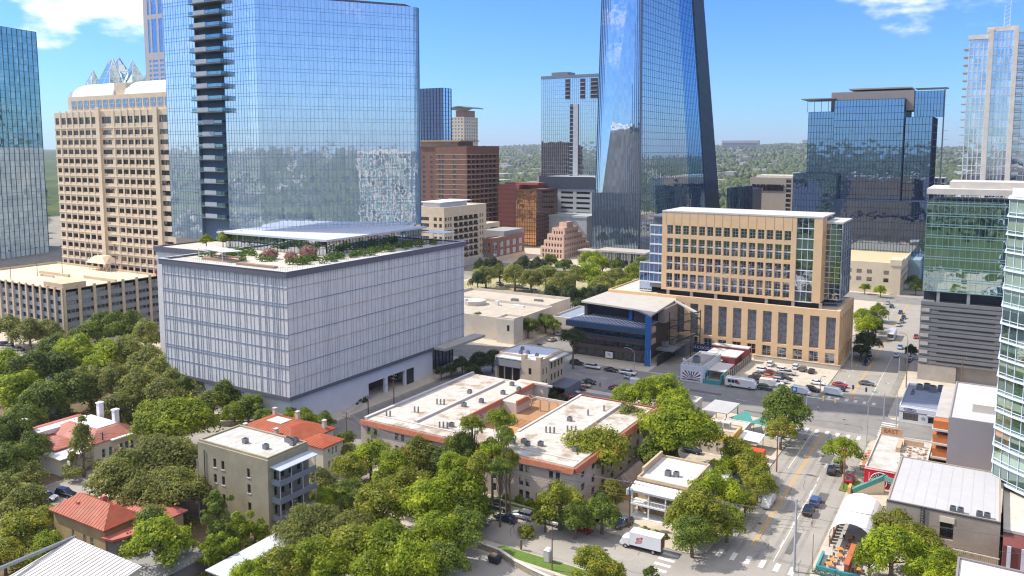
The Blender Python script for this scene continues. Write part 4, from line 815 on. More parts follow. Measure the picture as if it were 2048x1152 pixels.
# ---- dark blue tiered building with white canopy roof
def blueb():
    t=thing('tiered_venue','dark tiered building with long balconies, white angled roof and bright blue corner pier','building',(-116,272,0))
    dk_=mat('umber_wall',(.10,.075,.065),.7,var=.12); nb=mat('navy_cladding',(.05,.09,.15),.45,var=.06); cob=mat('cobalt_pier',(.035,.13,.34),.5,var=.05)
    x0,x1,y0,y1=-132.5,-102.6,261,287
    b=MB(); b.box(x0+1.5,y0+2,0,x1-1.5,y1,13); b.box(x0,y0+1,3.2,x1,y0+2.6,4.7); b.box(x0,y0,7.0,x1,y0+2.9,8.6); b.box(x0+1.2,y0+.5,0,x0+2,y0+2,7); b.build('wall',dk_,t)
    b=MB(); b.box(x0-.4,y0-.6,8.61,x1,y0+3,8.9); b.box(x0-.8,y0-1.2,11.0,x1,y0+.2,13.0); b.build('fascia',nb,t)
    b=MB(); b.box(x1-.02,y0-1.0,11.05,x1+1.2,y0+6,12.95); b.box(x1-.02,y0+.1,7.05,x1+1.2,y0+6,8.7); b.build('wood_panel',mat('warm_wood',(.42,.28,.17),.7),t)
    b=MB()
    for i in range(8): b.box(x0+3+i*3.6,y0+1.9,.2,x0+5.8+i*3.6,y0+1.98,2.9); b.box(x0+3+i*3.6,y0+1.9,4.9,x0+6+i*3.6,y0+1.98,6.8); b.box(x0+3+i*3.6,y0+1.9,9,x0+6+i*3.6,y0+1.98,11)
    b.build('dark_window',glass('dark_window',(.4,.45,.5),(.015,.015,.02),.25),t)
    b=MB()
    for i in range(9): b.bar((x0+1+i*3.5,y0+.9,8.9),(x0+1+i*3.5,y0+.9,11),.14)
    b.bar((x0,y0-.4,9.9),(x1,y0-.4,9.9),.06); b.build('balcony_post',darkmetal,t)
    b=MB(); b.hexa([(x0-.6,y0-1,13.0),(x1-.2,y0-1,13.0),(x1-.2,y0+13,13.0),(x0+1,y0+13,13.0)],[(x0-.6,y0-1,13.2),(x1-.2,y0-1,13.2),(x1-.2,y0+13,13.4),(x0+1,y0+13,13.4)]); b.build('terrace',mat('blue_terrace',(.13,.15,.22),.6),t)
    b=MB()
    for i in range(26): b.bar((x0+.2+i*1.15,y0-.8,13.35),(x0+1.8+i*1.1,y0+12,13.5),.35,.12)
    b.build('terrace_slat',mat('slat_blue',(.45,.50,.60),.5),t)
    b=MB(); b.box(x0+2,y0+13,13,x1-1,y1,18.2); b.box(x0+2.2,y0+8,13.2,x0+3.4,y0+12.9,18.2); b.box(-110,y0+6.5,13.4,x1-1.1,y0+7.2,18); b.build('upper_wall',mat('umber_upper',(.07,.06,.065),.7),t)
    b=MB(); b.hexa([(x0+1,y0+7.6,18.2),(-108.6,y0+4.6,18.0),(-100.6,y0-1.5,17.6),(-101.8,y1+1,18.4)],[(x0+1,y0+7.6,18.8),(-108.6,y0+4.6,18.6),(-100.6,y0-1.5,18.2),(-101.8,y1+1,19)]);  b.hexa([(x0+1,y0+7.6,18.21),(-101.8,y1+1,18.41),(-104,y1+8,18.41),(x0+1,y1+8,18.21)],[(x0+1,y0+7.6,18.8),(-101.8,y1+1,19),(-104,y1+8,19),(x0+1,y1+8,18.8)]); b.hexa([(-102,y1-.5,18.5),(-101.8,y1+.8,18.5),(-90,y1-7,16.2),(-90.6,y1-8.4,16.2)],[(-102,y1-.5,19),(-101.8,y1+.8,19),(-90,y1-7,16.7),(-90.6,y1-8.4,16.7)]); b.build('roof',mat('dusty_canopy',(.44,.415,.37),.85,var=.12),t)
    b=MB(); b.box(x1-.01,y0-1.3,0,x1+1.9,y0+.0,17.6); b.box(-112.3,y0+7.3,13.4,-111,y0+8.4,18.0); b.build('blue_pier',cob,t)
    b=MB(); b.hexa([(x1+1.92,y0-1.25,.6),(x1+1.92,y0-.1,.6),(x1+1.95,y0-.1,.6),(x1+1.95,y0-1.25,.6)],[(x1+1.92,y0-1.0,6),(x1+1.92,y0-.4,6),(x1+1.95,y0-.4,6),(x1+1.95,y0-1.0,6)])
    for i in range(5): b.bar((x1+.2+.3*i,y0-1.32,1+i*.9),(x1+1.6-.2*i,y0-1.32,2.2+i*.9),.16,.02)
    b.build('mural_pattern',mat('mural_light_blue',(.25,.45,.75),.6),t)
    b=MB(); b.box(-103,y0+12,13,-100.4,y1-1,18.1); b.build('stair_core',mat('taupe_core',(.25,.21,.19),.7),t)
    b=MB(); b.box(x1+1.5,y0+5,4.6,x1+8,y1+2,5.2); b.box(x1+1.5,y0+18,.1,x1+8,y1+2,4.5); b.build('deck',metalgrey,t)
    b=MB()
    for i in range(9): b.box(x1+3.6,y0+1+i*2,0,x1+4.0,y0+2.4+i*2,3.6)
    b.build('garage_panel',darkmetal,t)
    b=MB()
    for k in range(4): 
        z=5+k*3; y=y0+14+(k%2)*8; b.bar((-99.5,y0+14+(k%2)*9,z),(-92,y0+23-(k%2)*9,z+3),.9,.25); b.bar((-92,y0+23-(k%2)*9,z+3),(-90,y0+20,z+3),.5,.2)
    for (x,y) in ((-99,y0+13),(-91,y0+13),(-99,y0+23),(-91,y0+23)): b.bar((x,y,0),(x,y,17),.25)
    for z in (5.2,8.2,11.2,14.2): b.bar((-99,y0+13,z),(-91,y0+13,z),.18); b.bar((-91,y0+13,z),(-91,y0+23,z),.18)
    b.build('fire_stair',darkmetal,t)
    b=MB(); b.box(-118.4,y0+.9,.6,-115.6,y0+.98,2.8); b.build('mural_panel',white,t)
    b=MB(); b.bar((-117.8,y0+.86,1.2),(-116.4,y0+.86,2.3),.3,.03); b.bar((-117.6,y0+.86,2.3),(-116.2,y0+.86,1.3),.25,.03); b.build('mural_mark',nb,t)
blueb()
acunit(-99,270,5.3,'large grey air conditioner on the side deck of the dark tiered building',1.9); acunit(-98,275,5.3,'pale air conditioner further back on the side deck of the dark tiered building',1.6)
# ---- white low building group left of the tiered one
stucco=mat('white_stucco',(.60,.545,.47),.85,var=.09,stain=.2,staincol=(.42,.36,.3)); stuccoroof=mat('stucco_roof',(.50,.44,.35),.9,var=.12,scale=.15,stain=.4,staincol=(.36,.31,.25))
def lowwhite():
    t=thing('low_white_building','low white stucco building with parapets and a broad dusty roof beside the pale podium','building',(-180,285,0))
    b=MB(); F=FS(-186,265,0); E=FE(-157.3,263.3)
    h=gridwall(b,FS(-165,263),7.7,9.6,[(4.6,5.8)],[(5,7.4)],.4); b.box(-165,263.4,0,-157.3,270,9.4); b.box(-205,265.5,0,-165,296,8.2); b.box(-165,270,0,-158.6,297,8.2); parapet(b,-205,265.5,-158.6,297,8.2,1.1); parapet(b,-165,263.41,-157.31,270,9.4,.8)
    b.build('wall',stucco,t); windows(t,FS(-165,263),h,.4,dk,framed,2,3,.15)
    b=MB(); b.box(-204.6,265.9,8.21,-159,296.6,8.4); b.box(-164.6,263.8,9.41,-157.7,269.6,9.5); b.build('roof',stuccoroof,t)
    b=MB(); b.tube([(-192,288,8.4),(-192,288,10.2)],5,18); b.build('round_vent',paleconc,t)
    b=MB(); b.box(-196,284,8.4,-194,286,11); b.box(-183,290,8.4,-181.5,291.5,10.3); b.box(-175,292,8.4,-170,293.5,9.1); b.build('roof_box',white,t)
lowwhite()
t=thing('low_white_building','second low white building with a long plain parapet wall beside the tree lined street','building',(-190,313,0))
b=MB(); b.box(-215,299,0,-162,320,7.6); parapet(b,-215,299,-162,320,7.6,1.4); b.build('wall',stucco,t); b=MB(); b.box(-214.6,299.4,7.61,-162.4,319.6,7.8); b.build('roof',stuccoroof,t)
b=MB(); b.box(-184,305,7.8,-181,307,8.8); b.box(-175,310,7.8,-171,311.5,8.6); b.build('vent',metalgrey,t)
block('grey_roofed_building','low building with blue grey roof between the white building and the dark tiered building',-156.5,-147,292,318,5.5,stucco,0,5,[(1,3.6)],dk,framed,roof=mat('blue_grey_roof',(.24,.29,.36),.7,var=.1))
# ---- small old beige three storey building
def oldb():
    t=thing('beige_building','old beige stucco three storey building with stepped parapet and dark awnings','building',(-121,214,0))
    st=mat('beige_old_stucco',(.52,.42,.30),.85,var=.1); b=MB(); rs=[(1,3),(4.6,6.6),(8.2,10.2)]
    F=FS(-120,205); h=gridwall(b,F,6.6,12.8,[(2.5,3.5)],rs,.3); E=FE(-113.4,205.3); h2=gridwall(b,E,5,13,[(1,1.7),(3,3.7)],rs,.3); b.box(-120,205.3,0,-113.7,210.3,12.5)
    E2=FE(-114.6,210.3); h3=gridwall(b,E2,12,12.4,[(1.2+i*2.2,2.2+i*2.2) for i in range(5)],rs,.3); b.box(-130.3,209,0,-114.9,222.3,12.0); b.box(-130.3,206.6,0,-129,209,12.0); parapet(b,-130.3,209,-114.9,222.3,12.0,.6); b.box(-120,205,12.8,-118.6,206.5,14); b.box(-115,205,12.8,-113.4,206.5,13.8); b.box(-129,207,0,-120,209,3)
    b.build('wall',st,t); windows(t,F,h,.3,winbrown,framed,1,2); windows(t,E,h2,.3,winbrown,framed,1,2); windows(t,E2,h3,.3,winbrown,framed,1,2)
    b=MB(); b.box(-130,209.3,12.01,-115.2,222,12.25); b.box(-129.8,206.2,11.6,-120,209.2,11.9); b.box(-119.7,205.6,12.51,-114,210,12.6); b.build('roof',mat('cool_white_roof',(.52,.55,.6),.6,var=.06),t)
    b=MB(); b.hexa([(-129.6,204.6,9.6),(-120.1,204.6,9.6),(-120.1,206.4,11.5),(-129.6,206.4,11.5)],[(-129.6,204.6,9.75),(-120.1,204.6,9.75),(-120.1,206.5,11.6),(-129.6,206.5,11.6)]); b.build('awning',mat('charcoal_awning',(.06,.065,.08),.7),t)
    for i in range(4): b=MB(); b.box(-129+i*2.8,205.2,3,-128.7+i*2.8,205.5,9.7); b.build('porch_post',st,t)
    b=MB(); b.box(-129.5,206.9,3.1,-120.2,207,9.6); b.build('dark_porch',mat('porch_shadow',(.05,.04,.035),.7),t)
    b=MB(); b.box(-114.6,212,3.3,-108.5,222,3.6); b.box(-109,212,0,-108.5,222,3.3); b.build('side_canopy',mat('grey_awning',(.13,.14,.17),.6),t)
    b=MB(); b.box(-114.5,211,11.4,-112.8,222,11.7); b.build('eave',roofclean,t)
oldb()
for i,(x,y) in enumerate(((-124,211.5),(-122,212.5),(-126,216),(-118,211))): acunit(x,y,12.3,['square air conditioner left of centre on the old beige building roof','air conditioner near the stepped parapet of the old beige building','air conditioner at the back of the old beige building roof','small air conditioner by the corner parapet of the old beige building'][i],.9)
# ---- apartment court with clay tile trim
def motel():
    t=thing('courtyard_apartments','long white roofed apartment court with orange clay tile trim around a wooden deck','building',(-100,160,0))
    st=mat('pink_stucco',(.56,.47,.40),.85,var=.1); h=9.6
    poly=[(-129.5,144.6,-103,193),(-103,144.4,-93,156),(-93,143.6,-71.5,190)]
    b=MB(); fw=[(5,.9),(6.6,.9),(14,.9),(15.6,.9),(23,.9)]
    F=FS(-129.5,144.6); cols=[(2,3),(4,5),(10.5,11.5),(12.3,13.3),(18.5,19.5),(20.3,21.3)]; rs=[(1.2,2.9),(3.9,5.6),(6.9,8.5)]
    h1=gridwall(b,F,26.5,h,cols,rs,.3); F2=FS(-93,143.6); c2=[(1.6,2.7),(3.3,4.3),(8.4,9.4),(10,11),(15.6,16.6),(17.2,18.2)]; h2=gridwall(b,F2,21.5,h,c2,rs,.3)
    E=FE(-71.5,143.9); h3=gridwall(b,E,46,h,[(3+i*5,4.6+i*5) for i in range(8)],rs,.3)
    b.box(-129.5,144.9,0,-103,157,h-.1); b.box(-129.5,157,0,-109,193,h-.1); b.box(-103,144.6,0,-93,156,h-.1); b.box(-93,143.9,0,-71.8,190,h-.1); b.box(-109,176,0,-104.5,183,h-.1)
    b.box(-115,193.01,0,-106,196,h-.1); b.build('wall',st,t)
    for Fx,hh in ((F,h1),(F2,h2),(E,h3)): windows(t,Fx,hh,.3,wingl,framed,1,2)
    b=MB(); b.box(-128.7,146,h-.09,-103.2,156.8,h+.25); b.box(-128.7,156.8,h-.09,-109.2,192.6,h+.25); b.box(-103.2,146,h-.09,-92.8,155.6,h+.25); b.box(-92.8,145,h-.09,-72.4,189.4,h+.25); b.build('roof',mat('tar_white_roof',(.52,.48,.42),.8,var=.16,scale=.4,stain=.8,staincol=(.27,.19,.11),stscale=.16),t)
    b=MB()
    def slope(xa,ya,xb,yb,nx,ny,w=.6,dz=1.5):   # tile mansard outside the parapet
        b.hexa([(xa+nx*w,ya+ny*w,h-.6),(xb+nx*w,yb+ny*w,h-.6),(xb,yb,h-.6),(xa,ya,h-.6)],[(xa+nx*.25,ya+ny*.25,h+.42),(xb+nx*.25,yb+ny*.25,h+.42),(xb-nx*.2,yb-ny*.2,h+.42),(xa-nx*.2,ya-ny*.2,h+.42)])
    slope(-129.5,144.6,-103,144.6,0,-1); slope(-102.9,144.4,-93.1,144.4,0,-1); slope(-93,143.6,-71.5,143.6,0,-1); slope(-71.5,143.7,-71.5,190,1,0,.9); slope(-109,157,-109,176,1,0,.7); slope(-104.5,176.1,-104.5,183,1,0,.7); slope(-109,183.1,-109,193,1,0,.7); slope(-93,190,-72,190,0,1,.3)
    b.build('clay_tile_trim',tile,t)
    b=MB(); b.box(-129.6,146,h+.2,-128.8,193,h+.7); b.box(-93.1,157,h-.08,-92.5,190,h+.5); b.box(-109,192.7,h,-103,193.1,h+.5); b.box(-117.5,150,h+.2,-116.6,190,h+.8); b.box(-80.6,158,h+.2,-79.8,186,h+.8); b.box(-128,149,h+.2,-104,149.5,h+.45); b.box(-92,148,h+.2,-73,148.4,h+.45)
    b.build('roof_curb',mat('curb_grey',(.55,.50,.46),.8),t)
    b=MB(); b.box(-108.9,157.1,5.4,-93.1,190,5.7); b.build('wooden_deck',wood,t)
    b=MB()
    for i in range(7): b.box(-108.9,170+i*.5,5.71+i*.14,-93.2,190,5.72+(i+1)*.14)
    b.build('deck_steps',mat('wood_steps',(.36,.20,.10),.8),t)
    b=MB(); b.box(-109,189.6,5.7,-93,190,7.4); b.box(-103,196,.1,-86,196.3,3); b.build('garden_wall',stucco,t)
    for k in range(5):
        x=-105.4+k*2.6; b=MB(); b.bar((x,181,6.5),(x,181,9.2),.28)
        if k<4:
            pp=[(x+1.3-1.3*math.cos(math.pi*j/8),181,9.2+.9*math.sin(math.pi*j/8)) for j in range(9)]; b.tube(pp,.14,5)
        b.build('arch',mat('arch_stone',(.42,.32,.22),.8),t)
motel()
k=0
vents=[(-126,150,'pair'),(-122,156,'pair'),(-121,164,'tri'),(-114,166,'box'),(-112,171,'box'),(-119,176,'box'),(-111,180,'box'),(-109,185,'box'),(-113,188,'box'),(-108,152,'box'),(-106,156,'box'),(-105,160,'box'),(-110,150,'tri'),(-90,150,'box'),(-88,151.5,'box'),(-86.5,150.5,'box'),(-84,152,'box'),(-76,153,'box'),(-87,160,'tri'),(-83,163,'tri'),(-86,170,'box'),(-84,176,'tall'),(-82,181,'tall'),(-78,184,'box'),(-76.5,185,'box'),(-79,186,'box')]
for (x,y,kd) in vents:
    k+=1; wh=('left wing' if x<-103 else 'right wing'); 
    row=sorted([q for q in vents if (q[0]<-103)==(x<-103)],key=lambda q:q[1]); od=row.index((x,y,kd))+1
    lab=f'rooftop unit, {ORD[od-1]} from the street end on the {wh} of the courtyard apartments'
    if kd=='box': acunit(x,y,9.85,lab,1.0,'rooftop units on the courtyard apartments')
    else:
        t=thing('vent_stack',lab.replace('rooftop unit','metal vent stack'),'vent',(x,y,9.85),'rooftop units on the courtyard apartments')
        for j in range(2 if kd=='pair' else 3 if kd=='tri' else 1): b=MB(); b.tube([(x+j*.9,y+j*.3,9.8),(x+j*.9,y+j*.3,11.3),(x+j*.9,y+j*.3,11.3)],[.22,.22,.3],7); b.build('pipe',metalgrey,t)
# ---- hip roof helper
def hip(t,x0,y0,x1,y1,z,h,m,inset=None,flat=None,name='roof',ov=.6,th=.25):
    b=MB(); X0,Y0,X1,Y1=x0-ov,y0-ov,x1+ov,y1+ov; b.box(X0,Y0,z-th,X1,Y1,z)
    i=inset or min(X1-X0,Y1-Y0)/2
    if flat is not None: i=flat
    if X1-X0>=Y1-Y0: A=(X0+i,Y0+i if flat else (Y0+Y1)/2,z+h); B=(X1-i,Y0+i if flat else (Y0+Y1)/2,z+h)
    else: A=((X0+X1)/2,Y0+i,z+h); B=((X0+X1)/2,Y1-i,z+h)
    p=[(X0,Y0,z),(X1,Y0,z),(X1,Y1,z),(X0,Y1,z)]
    if flat:
        q=[(X0+i,Y0+i,z+h),(X1-i,Y0+i,z+h),(X1-i,Y1-i,z+h),(X0+i,Y1-i,z+h)]
        for k in range(4): b.face([p[k],p[(k+1)%4],q[(k+1)%4],q[k]])
        b.face(q)
    elif X1-X0>=Y1-Y0:
        b.face([p[0],p[1],B,A]); b.face([p[1],p[2],B]); b.face([p[2],p[3],A,B]); b.face([p[3],p[0],A])
    else:
        b.face([p[0],p[1],A]); b.face([p[1],p[2],B,A]); b.face([p[2],p[3],B]); b.face([p[3],p[0],A,B])
    o=b.build(name,m,t)
    # standing seams
    s=MB(); n=int((X1-X0)/.8)
    for k in range(1,n):
        x=X0+(X1-X0)*k/n; e=min(x-X0,X1-x,i)/i if i else 1
        yy=Y0+ (i if flat else (Y1-Y0)/2)*e if X1-X0>=Y1-Y0 or flat else Y0+i*min(1,min(x-X0,X1-x)/((X1-X0)/2))
        s.bar((x,Y0,z+.03),(x,yy,z+h*e+.03),.06,.06)
    s.build('roof_seam',m,o); return o
# ---- olive brick building with balconies
def olive():
    t=thing('olive_brick_building','olive painted brick four storey building with white flat roof and stacked grey balconies','building',(-127,110,0))
    ob=brick('olive_brick',(.36,.31,.20),(.32,.275,.175),(.25,.22,.15),.5,.22); h=15.8; rs=[(1.2,3),(5,6.9),(8.8,10.7),(12.2,14.1)]; rs=[(.9,2.7),(4.5,6.3),(8.2,10.0),(11.4,13.2)]
    b=MB(); F=FS(-137.3,104.3); c=[(1.6,2.5),(4.6,5.5),(7,7.9),(14.4,15.3)]; hh=gridwall(b,F,20.2,h,[c[1],c[2],c[3]],rs,.3); b.box(-137.3,104.6,0,-117.4,115,h-.1); E=FE(-117.1,104.6); he=gridwall(b,E,10.4,h,[(1.2,2),(3,3.9),(5,5.8),(7.2,8.1)],rs,.3); parapet(b,-137.3,104.61,-117.41,115,h-.1,.5); b.build('wall',ob,t)
    windows(t,F,hh,.3,winbrown,framed,1,2); windows(t,E,he,.3,winbrown,framed,1,2)
    b=MB(); b.box(-136.9,104.95,h-.09,-117.75,114.6,h+.1); b.build('roof',roofwhite,t)
    b=MB()
    for a,c_ in c[1:]:
        for (v0,v1) in rs: F.box(b,a-.1,c_+.1,v0-.18,v0,-.05,.1)
    b.build('window_sill',paleconc,t)
    gb=mat('balcony_grey_paint',(.23,.235,.25),.7,var=.06)
    for z in (.2,3.7,7.3,10.9):
        o=MB().box(-117.05,105,z,-114.6,114.6,z+.25).build('balcony',gb,t)
        q=MB(); q.box(-114.75,105,z+.25,-114.6,114.6,z+1.15); q.box(-117.05,105,z+.25,-114.76,105.12,z+1.15); q.build('railing',gb,o)
    for y in (105.1,108,111,114.4): b=MB(); b.tube([(-114.7,y,0),(-114.7,y,14.2)],.09,6); b.build('post',mat('post_white',(.5,.5,.48),.6),t)
    b=MB(); b.hexa([(-117.05,104.8,14.3),(-114.2,104.8,14.1),(-114.2,114.8,14.1),(-117.05,114.8,14.3)],[(-117.05,104.8,14.45),(-114.2,104.8,14.25),(-114.2,114.8,14.25),(-117.05,114.8,14.45)]); b.build('balcony_roof',mat('pale_blue_roof',(.42,.46,.52),.5),t)
    b=MB(); b.tube([(-135.2,104.15,0),(-135.2,104.15,14.5)],.09,6); b.build('downpipe',darkmetal,t)
olive()
for i,(x,y) in enumerate(((-128,108.5),(-122,108.4),(-118.9,112.6),(-120.1,113.2),(-121.2,113.4),(-119.6,114.0))): acunit(x,y,15.95,['air conditioner in the middle of the olive brick building roof','air conditioner right of the middle of the olive brick building roof','rightmost unit of the cluster at the back corner of the olive brick roof','second from the right in the cluster on the olive brick roof','leftmost unit of the cluster at the back of the olive brick roof','rear unit of the cluster at the corner of the olive brick roof'][i],.95)
# ---- cream house with red hip roof
t=thing('cream_house','cream stucco house with bright red metal hip roof behind the olive brick building','house',(-145,138,0))
b=MB(); F=FS(-157,130); b.box(-157,129,0,-137,143,6.9); E=FE(-129.4,131.6); h=gridwall(b,FE(-129.4,131.6),6.6,7.1,[(1.6,2.3),(2.8,3.5),(4.0,4.7)],[(1.6,3.4),(4.5,6.3)],.25); b.box(-137,131.6,0,-129.65,138.2,7.0); b.build('wall',mat('cream_plaster',(.62,.58,.47),.8,var=.06),t); windows(t,FE(-129.4,131.6),h,.25,wingl,framew,1,2)
hip(t,-157,129,-137,143,7.0,2.0,redroof,flat=5.6); hip(t,-136.6,131.6,-129.4,138.2,7.15,.9,redroof,name='wing_roof',ov=.4)
b=MB(); b.box(-150.6,134.2,9.02,-145.6,137.8,9.15); b.build('roof_hatch',roofclean,t)
for (x,y) in ((-155.5,141.5),(-148.5,142.5),(-138,141),(-143.5,130.8),(-152.5,129.5)): b=MB(); b.box(x-.42,y-.42,6.5,x+.42,y+.42,9.2); b.box(x-.5,y-.5,9.2,x+.5,y+.5,9.45); b.build('chimney',paleconc,t)
# ---- red roofed mansion
def mansion():
    t=thing('mansion','rambling cream mansion with red standing seam roofs and four white chimneys','house',(-190,112,0))
    cw=mat('mansion_cream',(.62,.56,.43),.8,var=.06); b=MB(); rs=[(1.4,3.6)]
    E=FE(-180.6,108.5); h=gridwall(b,E,12,5.6,[(2,2.9),(3.8,4.7),(6.6,7.5),(8,8.9),(9.4,10.3)],rs,.25); b.box(-199,108.5,0,-180.85,120.5,5.5); E2=FE(-181.2,101); h2=gridwall(b,E2,6,4.0,[(3.2,3.9)],[(1.6,3)],.25); b.box(-196,101,0,-181.45,107,3.9); b.box(-206,96,0,-196,120.5,5); b.box(-188,107.01,0,-182,108.5,4.6); b.build('wall',cw,t)
    windows(t,E,h,.25,mat('green_shutter',(.05,.13,.11),.6),framew,1,2); windows(t,E2,h2,.25,winbrown,framew,1,2)
    mr_=mat('faded_mansion_roof',(.40,.16,.115),.6,var=.25,stain=.5,staincol=(.42,.09,.04),stscale=.2); hip(t,-199,108.5,-181,120.5,5.5,1.9,mr_,flat=3.4); hip(t,-206,96,-196,120,5,1.6,mr_,name='rear_roof'); hip(t,-196,103,-187,110,4.8,1.2,mr_,name='bay_roof')
    b=MB(); b.box(-195.8,112,7.42,-184.5,117.5,7.6); b.box(-199.5,104,5.6,-196.2,118,6.7); b.box(-196.4,100.6,4.01,-180.8,107,4.25); b.box(-181.8,112.6,5.2,-179.4,118,5.5); b.build('flat_roof',mat('mansion_white_roof',(.68,.67,.66),.6),t)
    for (x,y,zz) in ((-200,103,9.5),(-203,100,7.8),(-193.5,118.5,10.6),(-185.5,117.5,10.4)): b=MB(); b.box(x-.6,y-.6,5,x+.6,y+.6,zz); b.box(x-.75,y-.75,zz,x+.75,y+.75,zz+.35); b.build('chimney',white,t)
mansion()
t=thing('red_roofed_house','small red roofed house with a dark cone turret among the trees at left','house',(-235,127,0))
x,y=at(62,778,6); b=MB(); b.box(x-5,y-4,0,x+5,y+4,6); b.build('wall',cream,t); hip(t,x-5,y-4,x+5,y+4,6,2.5,redroof); b=MB(); n=10; cx,cy=x+8,y+1
for k in range(n):
    a,c=2*math.pi*k/n,2*math.pi*(k+1)/n; b.face([(cx+1.8*math.cos(a),cy+1.8*math.sin(a),6.5),(cx+1.8*math.cos(c),cy+1.8*math.sin(c),6.5),(cx,cy,11)])
b.build('turret_roof',mat('slate',(.13,.15,.19),.6),t); b=MB(); b.tube([(cx,cy,0),(cx,cy,6.5)],1.6,12); b.build('turret',white,t)
# ---- brick house with orange red hip roof (lower left)
def redbrick():
    t=thing('red_roofed_brick_house','tan brick house with orange red standing seam hip roof at lower left','house',(-143,88,0))
    tb=brick('tan_brick',(.46,.34,.17),(.42,.30,.15),(.36,.29,.18),.5,.2); b=MB(); F=FS(-151.3,82.3); h=gridwall(b,F,16.3,6.7,[(5.8,6.6),(9.4,10.4),(11.6,12.6)],[(2.2,4.2)],.25); b.box(-151.3,82.55,0,-135,89,6.65); b.box(-148,89,0,-131.5,96,5.4); b.build('wall',tb,t); windows(t,F,h,.25,wingl,framew,2,2)
    hip(t,-151.3,82.3,-135,89,6.9,2.7,redroof); hip(t,-148,89.7,-132,96.5,5.5,1.4,mat('faded_red_roof',(.42,.13,.10),.6,var=.15),name='rear_roof')
    b=MB(); b.prism([(-135,81.5),(-132.4,82),(-131.5,84.5),(-131.5,90),(-134.4,90)],5.2,5.6); b.build('bay_roof',MC['faded_red_roof'],t); b=MB(); b.prism([(-134.9,82.6),(-132.8,82.9),(-132,84.6),(-132,90),(-134.9,89)],0,5.2); b.build('bay',mat('bay_grey',(.25,.23,.2),.8),t)
    for (x,y,z) in ((-146,84.2,8.3),(-143.5,87.8,8.6),(-142.4,86.9,9.2),(-138.5,86.2,8.6)): b=MB(); b.box(x-.35,y-.35,z-.8,x+.35,y+.35,z+.5); b.build('roof_vent',MC['faded_red_roof'],t)
redbrick()
# ---- shed roof bottom left, pale canopy, right bottom building
corr=mat('ribbed_white_roof',(.58,.55,.50),.6,var=.12,stain=.35,staincol=(.45,.36,.26))
t=thing('white_roofed_building','low building with a ribbed off white metal roof in the bottom left corner','building',(-122,70,0))
b=MB(); b.hexa([(-133.9,62,5.6),(-115,62,5.6),(-115,76,8.0),(-133.9,76,8.0)],[(-133.9,62,5.8),(-115,62,5.8),(-115,76,8.3),(-133.9,76,8.3)]); b.build('roof',corr,t)
b=MB(); [b.bar((-133.5+i*.95,62,5.86),(-133.5+i*.95,76,8.36),.09,.08) for i in range(20)]; b.build('roof_rib',corr,t)
b=MB(); b.box(-133.4,62.5,0,-115.4,75.5,5.6); b.hexa([(-133.4,62.5,5.6),(-115.4,62.5,5.6),(-115.4,75.5,5.6),(-133.4,75.5,5.6)],[(-133.4,62.5,5.62),(-115.4,62.5,5.62),(-115.4,75.5,7.9),(-133.4,75.5,7.9)]); b.build('wall',cream,t)
b=MB(); b.box(-134.2,61.8,8.0,-133.7,76.3,8.5); b.build('gutter',metalgrey,t)
t=thing('pale_canopy','flat pale metal carport roof among trees below the olive brick building','carport',(-108,96,0))
b=MB(); b.box(-112,85.5,3.9,-104,105,4.1); b.build('roof',mat('pale_metal_roof',(.50,.53,.58),.5,var=.08),t)
for (x,y) in ((-111.5,86),(-104.5,86),(-111.5,95),(-104.5,95),(-111.5,104.5),(-104.5,104.5)): b=MB(); b.tube([(x,y,0),(x,y,3.9)],.1,6); b.build('post',metalgrey,t)
t=thing('timber_porch','grey timber deck and stair behind the feathery tree at lower left','porch',(-122,90,0))
b=MB(); b.box(-129,80,2.6,-118,90,2.8); b.build('deck',mat('grey_timber',(.30,.29,.28),.8),t)
b=MB(); [b.bar((-129+i*.8,80,2.8),(-129+i*.8,80,3.8),.08) for i in range(14)]; [b.bar((-118,80+i*.8,2.8),(-118,80+i*.8,3.8),.08) for i in range(13)]; b.bar((-129,80,3.8),(-118,80,3.8),.1); b.bar((-118,80,3.8),(-118,90,3.8),.1); b.build('railing',mat('grey_timber',(.3,.29,.28),.8),t)
b=MB(); b.box(-128,84,0,-118.4,92,2.5); b.build('lower_wall',mat('grey_timber2',(.22,.2,.19),.8),t)
def text(s,size,F,u,v,d,m,parent,name='lettering',rot=0,ex=.02):
    cu=bpy.data.curves.new('t','FONT'); cu.body=s; cu.size=size; cu.extrude=ex; cu.align_x='CENTER'; cu.align_y='CENTER'; ob=bpy.data.objects.new('t',cu); COL.objects.link(ob)
    dg=bpy.context.evaluated_depsgraph_get(); me=bpy.data.meshes.new_from_object(ob.evaluated_get(dg)); bpy.data.objects.remove(ob); me.materials.clear(); me.materials.append(m)
    M=Matrix.Translation(F.P(u,v,d)-(root_loc(parent)))@Matrix.Rotation(F.ang,4,'Z')@Matrix.Rotation(math.pi/2,4,'X')@Matrix.Rotation(rot,4,'Z'); me.transform(M)
    o=bpy.data.objects.new(name,me); COL.objects.link(o); o.parent=parent; return o
